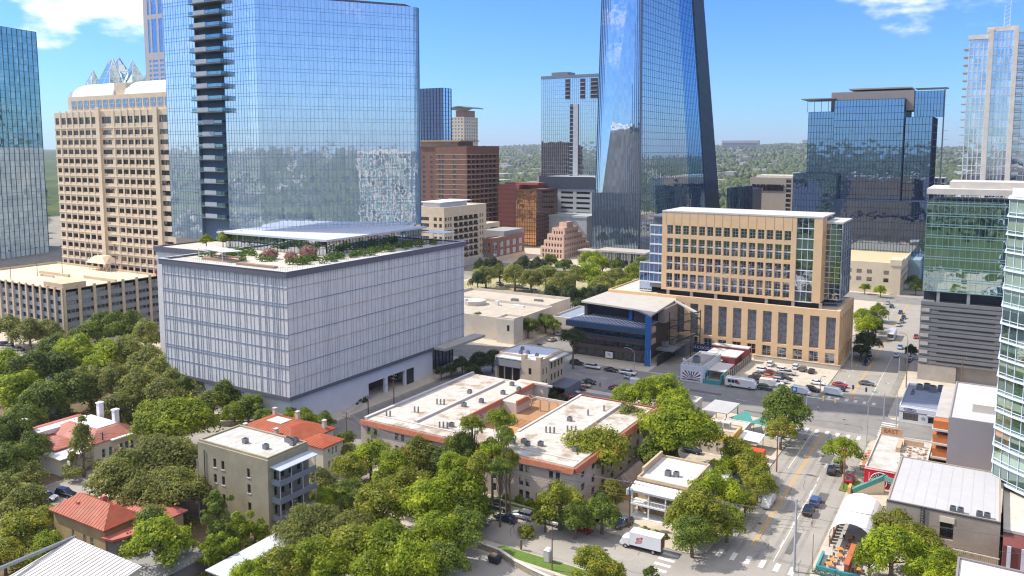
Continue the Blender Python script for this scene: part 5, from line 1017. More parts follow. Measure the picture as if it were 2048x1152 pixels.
# ---- porch house
t=thing('porch_house','two storey house with white columned double porch and flat white roof behind the box truck','house',(-55,158,0))
pw=brick('rust_brick',(.42,.26,.12),(.38,.23,.11),(.36,.29,.2),.5,.2)
b=MB(); F=FS(-61,152.0); h=gridwall(b,F,10.5,7.2,[(1,1.9),(3.2,4.2),(6,6.9),(8.2,9.1)],[(.8,2.6),(4.2,6)],.3); b.box(-61,152.3,0,-50.5,166,7.15); b.build('wall',pw,t); windows(t,F,h,.3,wingl,framew,1,2)
b=MB(); parapet(b,-61.2,151.9,-50.3,166.2,7.15,.6); b.box(-61.4,155,7.15,-60.9,166,8.6); b.build('parapet',mat('tan_coping',(.5,.38,.25),.8),t)
b=MB(); b.box(-60.8,152.3,7.16,-50.7,165.8,7.35); b.build('roof',roofclean,t)
b=MB(); b.hexa([(-61.6,149,5.9),(-50,149,5.9),(-50,151.9,6.6),(-61.6,151.9,6.6)],[(-61.6,149,6.05),(-50,149,6.05),(-50,151.9,6.8),(-61.6,151.9,6.8)]); b.box(-61.4,149.1,5.5,-50.2,149.4,5.88); b.build('porch_roof',white,t)
for x in (-61.2,-57.6,-54,-50.4): b=MB(); b.box(x-.13,149.2,.4,x+.13,149.46,5.5); b.build('column',white,t)
b=MB(); b.box(-61.4,149.1,2.9,-50.2,152,3.25); b.box(-61.4,149.1,.1,-50.2,152,.4); b.build('porch_floor',white,t)
b=MB(); b.bar((-61.2,149.3,4.15),(-50.4,149.3,4.15),.12); [b.bar((-61.1+i*.3,149.3,3.25),(-61.1+i*.3,149.3,4.1),.06) for i in range(36)]; b.build('railing',white,t)
acunit(-56.2,156.5,7.35,'left air conditioner on the porch house roof',1.1); acunit(-54.6,157,7.35,'right air conditioner on the porch house roof',1.0)
t=thing('brown_roofed_shed','small outbuilding with a steep weathered grey roof left of the porch house','shed',(-66,160,0))
b=MB(); b.box(-69,156,0,-63,165,3); b.build('wall',mat('yellow_wall',(.5,.33,.1),.8),t); b=MB(); b.hexa([(-69.4,155.6,2.95),(-62.6,155.6,2.95),(-62.6,165.4,2.95),(-69.4,165.4,2.95)],[(-66.1,155.6,5.6),(-65.9,155.6,5.6),(-65.9,165.4,5.6),(-66.1,165.4,5.6)]); b.build('roof',mat('shingle',(.22,.18,.15),.9,var=.2),t)
t=thing('metal_roofed_shed','low outbuilding with pale ribbed metal roof behind the porch house','shed',(-53,170,0))
b=MB(); b.box(-61,167,0,-48,173,3); b.build('wall',stucco,t); b=MB(); b.hexa([(-61.5,166.6,3.01),(-47.5,166.6,3.01),(-47.5,173.4,3.01),(-61.5,173.4,3.01)],[(-61.5,166.6,3.3),(-47.5,166.6,3.3),(-47.5,173.4,4.4),(-61.5,173.4,4.4)]); b.build('roof',mat('grey_ribbed',(.42,.43,.44),.6,var=.15),t)
# ---- food block buildings
t=thing('yellow_food_building','flat tan roofed building with a mustard yellow wall beside the parking yard','building',(-58,196,0))
b=MB(); b.box(-66,192,0,-53,201.5,4.6); parapet(b,-66,192,-53,201.5,4.6,.5,.25); b.build('wall',mat('mustard',(.56,.36,.07),.8,var=.12),t); b=MB(); b.box(-65.7,192.3,4.61,-53.3,196,4.8); b.build('roof',mat('tan_flat_roof',(.40,.29,.19),.9),t); b=MB(); b.box(-65.7,196.05,4.62,-53.3,201.2,4.9); b.build('upper_roof',mat('dusty_roof',(.47,.42,.35),.9,var=.15),t)
b=MB(); b.box(-65.9,191.9,0,-53.1,191.98,3.3); b.build('painted_base',stucco,t)
b=MB(); [b.box(-61+i*2.2,191.8,1,-60.8+i*2.2,191.86,2.2) for i in range(3)]; b.build('red_trim',mat('red_trim',(.45,.05,.03),.7),t)
tt=thing('rooftop_unit','long white rooftop air handler on the yellow food building','air conditioner',(-58,198.5,4.9)); b=MB(); b.box(-60.5,197.6,4.95,-55.2,199.3,6.5); b.build('casing',paleconc,tt); b=MB(); [b.box(-60+i*1.7,197.5,5.2,-58.8+i*1.7,197.58,6.3) for i in range(3)]; b.build('grille',metalgrey,tt)
t=thing('white_tent_roof','bright white awning roof beside the yellow food building','awning',(-50,200,0)); b=MB(); b.hexa([(-52.8,196.5,3.4),(-47.6,197,3.1),(-47.6,203,3.3),(-52.8,203,3.6)],[(-52.8,196.5,3.5),(-47.6,197,3.2),(-47.6,203,3.4),(-52.8,203,3.7)]); b.build('canvas',white,t); [MB().tube([(x,y,0),(x,y,3.2)],.08,6).build('post',metalgrey,t) for x,y in ((-52.5,197),(-48,197.4),(-48,202.6),(-52.5,202.6))]
t=thing('shipping_container','bright orange red ribbed shipping container behind the white awning','container',(-48,194.5,0)); b=MB(); b.box(-51.5,192.5,0,-45.5,194.9,2.6); [b.box(-51.5+i*.4,192.4,.1,-51.3+i*.4,192.49,2.5) for i in range(15)]; b.build('body',mat('orange_red',(.70,.09,.03),.5,var=.1),t); b=MB(); b.box(-45.49,192.6,.1,-45.4,194.8,2.5); b.build('door',mat('door_red',(.5,.06,.03),.5),t)
t=thing('open_canopy','raised grey flat canopy on dark posts beside 5th street lane','canopy',(-63,215,0)); t['label']='raised grey flat canopy on dark posts beside the shaded cross street'
b=MB(); b.hexa([(-66.5,211,4.2),(-59.5,211,4.2),(-58.5,219.5,4.9),(-65.5,219.5,4.9)],[(-66.5,211,4.45),(-59.5,211,4.45),(-58.5,219.5,5.15),(-65.5,219.5,5.15)]); b.build('roof',mat('canopy_grey',(.42,.42,.40),.7),t); [MB().tube([(x,y,0),(x,y,4.3)],.12,6).build('post',darkmetal,t) for x,y in ((-66,211.5),(-60,211.5),(-59,219),(-65,219))]
for i,(x0,y0,x1,y1,h,w,m) in enumerate(((-80,210,-70,222,4,'flat grey roofed building with blue white coping left of the raised canopy',roofgrey),(-70,202,-66.5,210,3.4,'low dark grey roofed building in front of the raised canopy',mat('slate_flat',(.17,.18,.21),.8)),(-60,203,-53,210,3.2,'low dusty white roofed kitchen behind the yellow food building',roofwhite))):
    block('low_building',w,x0,x1,y0,y1,h,stucco,2,2,[(1,2.2)],dk,framed,roof=m,par=.4)
for i,(c,r) in enumerate((((-56,214),'left'),((-50.5,213),'right'))):
    t=thing('shade_sail',f'{r} of two teal shade sails stretched beside the cross street','shade sail',(*c,0),'teal shade sails'); b=MB(); b.face([(c[0]-3.2,c[1]-2.5,3.3),(c[0]+3.4,c[1]-2.6,3.0),(c[0]+.2,c[1]+3.4,4.1)]); b.build('sail_cloth',mat('teal_cloth',(.07,.27,.23),.8,var=.08),t)
    for q in ((-3.2,-2.5,3.3),(3.4,-2.6,3.0),(.2,3.4,4.1)): MB().tube([(c[0]+q[0],c[1]+q[1],0),(c[0]+q[0],c[1]+q[1],q[2]+.1)],.07,6).build('post',darkmetal,t)
# ---- mural building
t=thing('mural_building','small white building with a red and navy sunburst mural and roof railing','building',(-80,260,0))
wb=mat('bluewhite_paint',(.60,.63,.66),.7,var=.05); b=MB(); b.box(-86.3,250,0,-79,270,4.9); parapet(b,-86.3,250,-79,270,4.9,.5,.25); b.build('wall',wb,t); b=MB(); b.box(-86,250.3,4.91,-79.3,269.7,5.05); b.build('roof',roofgrey,t)
F=FS(-86.3,250); b=MB(); F.box(b,.5,6.8,.5,3.6,.0,.03); b.build('mural_ground',white,t)
rm=mat('mural_red',(.38,.04,.06),.7); nv=mat('mural_navy',(.03,.05,.12),.7)
for k in range(9):
    a0=R(8+k*19.2); a1=a0+R(9.5); c=(3.65,.75); 
    def lim(a): 
        ca,sa=math.cos(a),math.sin(a); tt_=min((3.0/abs(ca)) if abs(ca)>1e-3 else 99,(2.75/sa) if sa>1e-3 else 99); return (c[0]+ca*tt_,c[1]+sa*tt_)
    p,q=lim(a0),lim(a1); b=MB(); b.face([F.P(c[0],c[1],.036),F.P(p[0],p[1],.036),F.P(q[0],q[1],.036)]); b.build('mural_ray',rm if k%2==0 and k!=4 else nv,t)
b=MB(); F.box(b,.5,6.8,.5,.8,.031,.04); b.build('mural_base',nv,t); b=MB(); b.bar(F.P(3.65,.9,.06),F.P(3.65,3.4,.06),.35,.03); b.bar(F.P(3.3,2.6,.06),F.P(4.0,1.8,.06),.3,.03); b.build('mural_figure',nv,t)
b=MB(); [b.bar((-79.2,250.3+i*1.2,5.4),(-79.2,250.3+i*1.2,6.5),.05) for i in range(16)]; [b.bar((-86.1+i*1.15,250.3,5.4),(-86.1+i*1.15,250.3,6.5),.05) for i in range(7)]; b.bar((-79.2,250.3,6.5),(-79.2,269,6.5),.06); b.bar((-86.1,250.3,6.5),(-79.2,250.3,6.5),.06); b.build('roof_railing',darkmetal,t)
b=MB(); F2=FE(-79,250); F2.box(b,3,4.2,.1,2.6,.0,.03); F2.box(b,6,7.2,1,2.6,.0,.03); b.build('door',darkmetal,t)
acunit(-83,256,5.05,'bulky dark air conditioner on the mural building roof',2.0)
t=thing('beer_garden','covered yard with pale roofs and a teal front right of the mural building','building',(-76,268,0))
b=MB(); b.box(-78.9,255,3.2,-73.2,266,3.4); b.box(-85,271,4.2,-74,281,4.5); b.box(-86,282,5,-72.9,285.5,5.3); b.build('roof',roofclean,t); b=MB(); b.box(-78.5,270.5,0,-74.5,280,4.19); b.box(-86,282,0,-73,285,4.99); b.build('wall',mat('maroon_wall',(.25,.06,.06),.8),t); b=MB(); b.box(-78.9,250.6,0,-73.2,250.9,1.3); b.box(-78.9,254,1.5,-78.6,255,3.2); b.box(-73.5,251,0,-73.2,255,3.1); b.build('teal_front',mat('teal_paint',(.05,.28,.32),.7),t)
t=thing('board_fence','tall pale board fence with dark posts along the left side of the parking lot','fence',(-72.9,268,0)); b=MB(); b.box(-73,252,0,-72.86,286,2.7); b.build('boards',mat('pale_boards',(.40,.38,.32),.85,var=.15),t)
for i in range(14): b=MB(); b.box(-72.85,252+i*2.55,0,-72.6,252.25+i*2.55,2.9); b.build('post',mat('fence_post_dark',(.12,.13,.12),.8),t)
t=thing('mural_wall','long blue painted wall with white lettering behind the mural building','wall',(-92,289,0)); F=FS(-101,288); b=MB(); b.box(-101,288,0,-84,288.3,3.4); b.build('panel',mat('wall_blue',(.03,.06,.16),.7,var=.1),t); text('HOT ICES',1.5,F,4.2,2.1,.03,white,t); text('GOOD DOG',1.5,F,12,2.0,.03,white,t)
t=thing('retaining_wall','low pale stone wall along the foot of the tan building','wall',(-60,288,0)); b=MB(); b.box(-72.5,288.2,0,-43.5,288.6,1.7); b.box(-72.6,288.1,1.7,-43.4,288.7,1.85); b.build('stone',brick('limestone_blocks',(.50,.44,.35),(.46,.40,.31),(.36,.31,.25),.8,.3),t)
# ---- blue white shop on the corner
t=thing('corner_shop','single storey white shop with striped awning and blue grey roof at the street corner','shop',(-14,255,0))
sw=mat('shop_white',(.60,.62,.65),.6,var=.05); b=MB(); F=FS(-20.9,242.2); h=gridwall(b,F,13.2,4.3,[(1.0,4.8),(7.2,9.0),(9.9,12.4)],[(.7,2.8)],.4); b.box(-20.9,242.6,0,-7.7,268,4.25); parapet(b,-20.9,242.61,-7.7,268,4.25,.4,.25); b.build('wall',sw,t); windows(t,F,[h[0],h[2]],.4,dk,framed,4,1,.12); b=MB(); F.box(b,7.2,9,0.7,2.8,-.38,-.3); b.build('door',darkmetal,t)
b=MB(); b.box(-20.6,242.9,4.26,-8,267.7,4.4); b.build('roof',mat('blue_grey_flat',(.20,.23,.29),.75,var=.1),t)
b=MB(); F.box(b,7.0,9.2,2.95,3.1,0,1.1); [F.box(b,7.0+i*.28,7.14+i*.28,2.7,2.96,.9,1.12) for i in range(8)]; b.build('awning',mat('stripe_awning',(.3,.33,.36),.7),t)
b=MB(); F.box(b,-.05,13.25,2.98,3.12,.0,.06); b.build('band',nv if False else MC['mural_navy'],t); text('O',1.1,F,6.0,1.75,.04,MC['mural_navy'],t,'round_logo')
b=MB(); pts=[F.P(2.6+1.5*math.cos(2*math.pi*i/20),3.75+.33*math.sin(2*math.pi*i/20),.05) for i in range(21)]; b.tube(pts,.06,4); b.build('oval_sign_frame',MC['mural_navy'],t); text('CAFE',.5,F,2.6,3.75,.04,MC['mural_navy'],t,'sign_lettering')
for i,(x,y,s) in enumerate(((-17.5,262,1.6),(-15.6,263.5,1.7),(-14,261.5,1.8),(-12,263.5,1.6),(-10.4,262,1.5),(-18.8,258,.8),(-18.8,255.5,.8))): acunit(x,y,4.4,['leftmost large unit at the back of the corner shop roof','second large unit from the left at the back of the corner shop roof','middle large unit at the back of the corner shop roof','fourth large unit from the left at the back of the corner shop roof','rightmost large unit at the back of the corner shop roof','rear of two small vents on the left of the corner shop roof','front of two small vents on the left of the corner shop roof'][i],s,'units on the corner shop roof')
# ---- tall grey block with white roof
t=thing('grey_building','tall plain grey building with white flat roof and a strip of orange balconies','building',(-3,218,0))
gs=mat('mauve_grey_stucco',(.34,.305,.30),.85,var=.05); b=MB(); b.box(-7.4,204,0,2.2,237,14.2); parapet(b,-7.4,204,2.2,237,14.2,.5,.3); b.build('wall',gs,t); b=MB(); b.box(-7.1,204.3,14.21,1.9,236.7,14.4); b.build('roof',roofclean,t); b=MB(); b.box(-3,212,14.4,1.8,218,16.2); b.build('roof_room',paleconc,t)
b=MB(); b.box(-10.3,208,0,-7.42,236,13.2); b.build('side_wing',mat('wing_stucco',(.45,.42,.38),.8),t)
for i in range(4): b=MB(); b.box(-10.5,205.6,1.2+i*3.3,-7.45,207.9,3.0+i*3.3); b.build('balcony_panel',mat('orange_panel',(.55,.17,.05),.7),t); b=MB(); b.box(-10.7,205.2,.7+i*3.3,-7.42,207.95,1.15+i*3.3); b.build('balcony_slab',paleconc,t)
# ---- red building with round emblem
t=thing('red_bar_building','low bar with a red front wall carrying a round emblem and a cluttered white roof','building',(-16,200,0))
rw=mat('bar_red',(.62,.02,.03),.6,var=.06); b=MB(); b.box(-22.8,190.6,0,-16.6,191,4.3); b.build('red_wall',rw,t)
b=MB(); b.box(-22.8,191.01,0,-11,216,3.9); parapet(b,-22.8,191.02,-11,216,3.9,.5,.25); b.build('wall',stucco,t); b=MB(); b.box(-22.5,191.3,3.91,-11.3,215.7,4.05); b.build('roof',roofwhite,t)
F=FS(-22.8,190.6); cx,cz=3.4,1.5; b=MB(); b.face([F.P(cx+2.2*math.cos(2*math.pi*i/32),cz+2.2*math.sin(2*math.pi*i/32),.02) for i in range(32) if cz+2.2*math.sin(2*math.pi*i/32)>0]); b.build('emblem_ground',mat('maroon',(.22,.03,.06),.7),t)
for r_ in (2.2,1.25): b=MB(); b.tube([F.P(cx+r_*math.cos(a),cz+r_*math.sin(a),.04) for a in [R(-35+i*12.5) for i in range(21)] if cz+r_*math.sin(a)>.05],.07,4); b.build('emblem_ring',white,t)
for i,ch in enumerate('QUIET NIGHT'): 
    a=R(172-i*16.4)
    if ch!=' ': text(ch,.75,F,cx+1.7*math.cos(a),cz+1.7*math.sin(a),.05,white,t,'lettering',a-math.pi/2)
b=MB(); F.box(b,.95,1.05,.1,3.4,.0,.05); F.box(b,0,6.2,4.1,4.3,.0,.08); b.build('trim',white,t)
junk=random.Random(5); b=MB()
for i in range(60): x=junk.uniform(-17,-11.8); y=junk.uniform(197,210); s=junk.uniform(.15,.55); b.box(x,y,4.06,x+s,y+s*1.2,4.1+s*.6)
tag(b.build('roof_clutter',mat('clutter',(.35,.25,.17),.9,var=.6,scale=3)),'scattered building materials lying on the white bar roof','clutter',kind='stuff')
b=MB(); b.box(-18,205,4.06,-17,211,5.2); b.box(-16.8,211,4.06,-12.5,211.6,5.4); b.build('low_wall',mat('tan_coping2',(.5,.36,.24),.8),t)
t=thing('rooftop_sign','tan rooftop sign board with raised letters at the corner of the bar','sign',(-20,216,4)); F=FS(-22.4,215.7,4.4); b=MB(); b.box(-22.4,215.7,4.4,-17.6,215.9,6.2); b.build('board',mat('sign_tan',(.50,.30,.16),.8),t); text('EAST',1.5,F,2.3,.95,.03,mat('rust_letter',(.30,.07,.03),.7),t)
# picnic tables
def picnic(x,y,z,label,rz,group,cname='rust_table',col=(.50,.16,.07)):
    m=mat(cname,col,.7,var=.1); t=thing('picnic_table',label,'table',(0,0,0),group)
    b=MB(); b.box(-.9,-.38,.7,.9,.38,.76); b.build('tabletop',m,t)
    for s in (-1,1): b=MB(); b.box(-.9,s*.72-.13,.42,.9,s*.72+.13,.47); b.build('bench',m,t)
    for s in (-1,1): b=MB(); b.bar((s*.6,-.75,0),(s*.6,.3,.7),.08); b.bar((s*.6,.75,0),(s*.6,-.3,.7),.08); b.build('leg',m,t)
    t.location=(x,y,z); t.rotation_euler=(0,0,rz); return t
for i in range(6): picnic(-24.2+(i%2)*.2,200.5+i*2.3,.13,f'rust coloured picnic table, {ORD[i]} from the near end beside the bar roof',R(8),'picnic tables beside the bar')
# ---- big grey roofed hall
t=thing('brick_hall','large tan brick hall with a broad plain grey roof','building',(-6,174,0))
hb=brick('hall_brick',(.38,.31,.235),(.35,.285,.215),(.30,.25,.19),.8,.3); b=MB(); F=FS(-15.3,162); h=gridwall(b,F,18.4,9.2,[(9.0,11.2)],[(4.2,7.4)],.6); b.box(-15.3,162.6,0,3.1,188,9.0); parapet(b,-15.3,162.61,3.1,188,9.0,.35,.3); b.build('wall',hb,t)
b=MB(); b.box(-15.0,162.9,9.01,2.8,187.7,9.15); b.build('roof',mat('hall_roof',(.46,.455,.45),.85,var=.05,scale=.2,stain=.12,staincol=(.55,.55,.55)),t)
b=MB(); F.box(b,0,18.4,9.2,9.4,-.3,.08); b.build('coping',mat('dark_coping',(.06,.065,.08),.6),t)
windows(t,F,h,.6,winbrown,framed,2,2); b=MB(); F.box(b,8.9,11.3,7.41,8.5,.0,.1); b.build('lintel',cream,t)
b=MB(); [F.box(b,11.6+i*1.2,12.1+i*1.2,2.2,3.1,.0,.04) for i in range(4)]; b.build('wall_vent',mat('vent_grey',(.2,.19,.19),.7),t)
b=MB(); F.box(b,5.8,5.9,4.6,9.6,.1,.2); F.box(b,6.4,6.5,4.6,9.6,.1,.2); [F.box(b,5.9,6.4,4.8+i*.5,4.9+i*.5,.12,.18) for i in range(10)]; b.build('ladder',darkmetal,t)
for i,x in enumerate((-4.4,-3.2,-.2,1.0)): acunit(x,163.4,9.15,f'{["first","second","third","fourth"][i]} from the left of four units along the near edge of the hall roof',1.0,'units on the near edge of the hall roof')
t=thing('slatted_fence','timber slat fence and gate in front of the hall wall','fence',(-1,158,0)); b=MB(); [b.box(-4+i*.3,158.4,2.2,-3.85+i*.3,158.6,4.2) for i in range(24)]; b.build('slats',mat('slat_tan',(.45,.36,.22),.8),t); b=MB(); b.bar((-4,158.5,4.3),(3.2,158.5,4.3),.15); b.box(-4,158.6,0,3.2,158.8,2.2); b.build('frame',stucco,t)
t=thing('striped_building','wall of rust brown panels between white pilasters in the bottom right corner','building',(8,165,0)); b=MB(); b.box(3.6,158.4,0,20,186,7.0); b.build('wall',mat('rust_panel',(.17,.055,.045),.8,var=.1),t); b=MB(); [b.box(4.2+i*2.1,158.1,0,4.8+i*2.1,158.38,7.05) for i in range(7)]; b.build('pilasters',mat('bluewhite_pier',(.52,.54,.60),.7),t)
t=thing('white_roofed_building','building with a smooth white roof and dark edge cut off by the bottom right corner','building',(3,145,0)); b=MB(); b.box(-2.9,132,0,14,148.3,7.3); b.build('wall',mat('dk_wall',(.2,.17,.16),.8),t); b=MB(); parapet(b,-2.9,132,14,148.3,7.3,.5,.35); b.build('coping',mat('mauve_coping',(.26,.22,.23),.7),t); b=MB(); b.box(-2.5,132.4,7.31,13.6,147.9,7.5); b.build('roof',roofclean,t)
# teal stair
t=thing('teal_stair','teal painted ramp and stair beside the red bar wall','stair',(-19,186,0)); tl=mat('teal_paint2',(.10,.31,.29),.7,var=.1)
b=MB(); b.bar((-24.2,184.5,.8),(-18.6,188.0,3.6),.25,1.0); b.bar((-23.8,186,.8),(-18.2,189.6,3.6),.25,1.0); b.bar((-18.4,188,3.7),(-15.6,187,3.7),.25,.9); b.build('rail_panel',tl,t); b=MB(); b.hexa([(-24,184.6,.1),(-18.4,188,.1),(-18.4,189.6,.1),(-24,186.2,.1)],[(-24,184.6,.7),(-18.4,188,3.1),(-18.4,189.6,3.1),(-24,186.2,.7)]); b.build('steps',cream,t); b=MB(); b.box(-25.2,184,0,-24.6,186.4,1.6); b.build('newel_wall',mat('tan_end',(.6,.35,.15),.8),t)
# quonset
t=thing('quonset_canopy','white corrugated barrel roofed patio shelter beside the pavement','shelter',(-20.5,164,0)); n=14
cv=mat('corrugated_white',(.74,.74,.74),.45,var=.05)
def arc(k,x0=-24.4,x1=-16.6,z0=2.2,hh=3.4): a=math.pi*k/n; return ((x0+x1)/2-(x1-x0)/2*math.cos(a),z0+hh*math.sin(a))
b=MB()
for k in range(n):
    (xa,za),(xb,zb)=arc(k),arc(k+1); b.hexa([(xa,156.5,za),(xb,156.5,zb),(xb,172,zb),(xa,172,za)],[(xa,156.5,za+.1),(xb,156.5,zb+.1),(xb,172,zb+.1),(xa,172,za+.1)])
b.build('barrel_roof',cv,t); b=MB()
for j in range(26):
    y=156.6+j*.61; b.tube([(arc(k)[0],y,arc(k)[1]+.1) for k in range(n+1)],.07,4,cap=False)
b.build('roof_rib',cv,t)
for x in (-24.2,-16.8):
    for y in (156.8,161,165,169,171.6): MB().tube([(x,y,0),(x,y,2.3)],.12,6).build('post',polewood,t)
b=MB(); [b.box(-24.3,158+i*1.5,.13,-24.1,159+i*1.5,1.1) for i in range(9)]; b.build('side_panel',polewood,t)
b=MB(); b.face([(-24.4,147,.02+.13),(-15.6,147,.15),(-15.6,172,.15),(-24.4,172,.15)]); struct(b.build('patio',mat('patio_paving',(.45,.42,.38),.9,var=.2)))
for i,(x,y) in enumerate(((-22.6,150.5),(-21.8,152.8),(-22.9,148.7),(-22.2,155.5),(-20.6,158),(-21.4,161),(-18.2,149.3),(-19,155))):
    t2=thing('patio_table','round orange patio table, '+['second nearest at the left','fourth nearest at the left','nearest at the left corner','just before the barrel roof at left','inside the barrel roof mouth at right','deeper inside the barrel roof','nearest on the right side','before the barrel roof at right'][i],'table',(x,y,.15),'orange patio tables'); MB().tube([(x,y,.85),(x,y,.93)],.62,14).build('tabletop',mat('orange_top',(.62,.27,.06),.6),t2); MB().tube([(x,y,.15),(x,y,.86)],.07,6).build('leg',darkmetal,t2)
    for k in range(3):
        a=k*2.1+i; b=MB(); cx,cy=x+1.0*math.cos(a),y+1.0*math.sin(a); c=thing('patio_chair',f'dark chair {["left","right","front"][k]} of the table '+t2['label'].split(', ')[1].replace('orange ',''),'chair',(cx,cy,.15),'patio chairs'); MB().box(cx-.2,cy-.2,.58,cx+.2,cy+.2,.63).build('seat',polewood,c); MB().box(cx-.2,cy+.17,.63,cx+.2,cy+.21,1.05).build('backrest',polewood,c); b.bar((cx-.17,cy-.17,.15),(cx-.17,cy-.17,.6),.04); b.bar((cx+.17,cy+.17,.15),(cx+.17,cy+.17,.6),.04); b.bar((cx-.17,cy+.17,.15),(cx-.17,cy+.17,.6),.04); b.bar((cx+.17,cy-.17,.15),(cx+.17,cy-.17,.6),.04); b.build('legs',polewood,c)
t=thing('planter','turquoise edged raised planter wall around the patio corner','planter',(-23,147.5,0)); b=MB(); b.box(-24.8,146.6,.13,-24.4,153,.9); b.box(-24.4,146.6,.13,-16.5,147,.9); b.build('wall',mat('turquoise',(.06,.31,.31),.6),t)
b=MB(); b.box(-20.2,147.5,.15,-19.5,156,1.9); b.box(-20.3,147.4,1.9,-19.4,156.2,2.1); tag(b.build('pergola_beam',mat('rust_beam',(.45,.14,.06),.8)),'rusty red beam screen running through the patio','screen')
ag=[(-24.4+i*.9,145.6-.4*(i%2),.1) for i in range(7)]
shrubs('agave','spiky blue green agave plants in the bed before the patio',ag,.7,leafmat('agave_leaves',(.10,.17,.13),(.2,.3,.24)),'stuff','plant',110)
# stone walls
sb_=brick('rubble_stone',(.40,.34,.26),(.27,.23,.18),(.16,.13,.1),.6,.35)
def wallpath(name,label,pts,h,w,m):
    t=thing(name,label,'wall',(*pts[0],0)); b=MB(); [b.bar((*p,h/2),(*q,h/2),w,h,(0,0,1)) for p,q in zip(pts,pts[1:])]; b.build('stone',m,t); b=MB(); [b.bar((*p,h+.05),(*q,h+.05),w+.12,.12,(0,0,1)) for p,q in zip(pts,pts[1:])]; b.build('cap',paleconc,t)
wallpath('stone_wall','rubble stone wall between the grass strip and the lower lot',[(-81,122.4),(-76,121.9),(-72,120.2),(-67.8,119.0),(-60,117.5),(-52,116.5)],1.2,.5,sb_)
wallpath('stone_wall','curving low stone wall behind the white roofed olive building',[(-178.5,143),(-174,146),(-170.5,148.5),(-168.2,150.8),(-166,154)],1.4,.5,sb_)
# woodland boundary etc
def seams(x0,y0,x1,y1,z,step,label,axis='x'):
    b=MB()
    if axis=='x':
        u=x0+step
        while u<x1: b.box(u-.04,y0,z,u+.04,y1,z+.02); u+=step
    else:
        u=y0+step
        while u<y1: b.box(x0,u-.04,z,x1,u+.04,z+.02); u+=step
    return b.build('membrane_seam',mat('membrane_seam',(.41,.40,.37),.8),bpy.data.objects[label])
seams(-14.9,163,2.7,187.6,9.15,1.9,'brick_hall')
seams(-136.8,105,-117.8,114.5,15.9,2.2,'olive_brick_building'); seams(-128.6,157,-117.6,192,9.85,3.2,'courtyard_apartments','y'); seams(-92.4,146,-80.8,189,9.85,3.2,'courtyard_apartments','y'); seams(-79.6,146,-72.6,189,9.85,3.2,'courtyard_apartments','y')
seams(-7,204.5,1.8,236.5,14.4,2.4,'grey_building','y'); seams(-60.7,152.5,-50.8,165.6,7.35,2.0,'porch_house','y'); seams(-204,266,-160,296,8.4,4.5,'low_white_building'); seams(-20.5,243,-8.2,267.5,4.4,2.6,'corner_shop','y')
rr=random.Random(21); b=MB()
for (x0,y0,x1,y1,z) in ((-42.5,142,-26.5,224,.0115),(-110,127,20,139.5,.0115),(-128,227,10,251,.0125),(-42,255,-27,320,.0115)):
    for i in range(26):
        x,y=rr.uniform(x0,x1),rr.uniform(y0,y1); a=rr.uniform(0,6.28)
        for k in range(7):
            L_=rr.uniform(.5,1.6); x2,y2=x+L_*math.cos(a),y+L_*math.sin(a)
            if not(x0<x2<x1 and y0<y2<y1): break
            dx,dy=-math.sin(a)*.035,math.cos(a)*.035; b.face([(x-dx,y-dy,z),(x2-dx,y2-dy,z),(x2+dx,y2+dy,z),(x+dx,y+dy,z)]); x,y=x2,y2; a+=rr.uniform(-.6,.6)
struct(b.build('road_cracks',mat('crack_sealant',(.07,.068,.065),.9)))
b=MB()
for (x,y) in ((-38,160),(-31,176),(-33,199),(-40,214),(-34,236),(-60,134),(-85,131),(-20,133),(-70,236),(-100,233),(-5,233),(-34,275),(-37,300),(-24,182),(-22,205)):
    b.face([(x+.42*math.cos(k*.52),y+.42*math.sin(k*.52),.018 if x<-26 or y>224 or y<141 else .14) for k in range(12)])
struct(b.build('manhole_covers',mat('iron_cover',(.06,.055,.05),.7)))
b=MB()
for (x0,x1) in ((-40.9,-40.2),(-38.9,-38.2),(-35.4,-34.7),(-33.3,-32.6),(-31.4,-30.7),(-29.2,-28.5)): b.face([(x0,142,.0095),(x1,142,.0095),(x1,224,.0095),(x0,224,.0095)])
struct(b.build('tyre_tracks',mat('tyre_wear',(.27,.25,.22),.9,var=.2,scale=.3)))
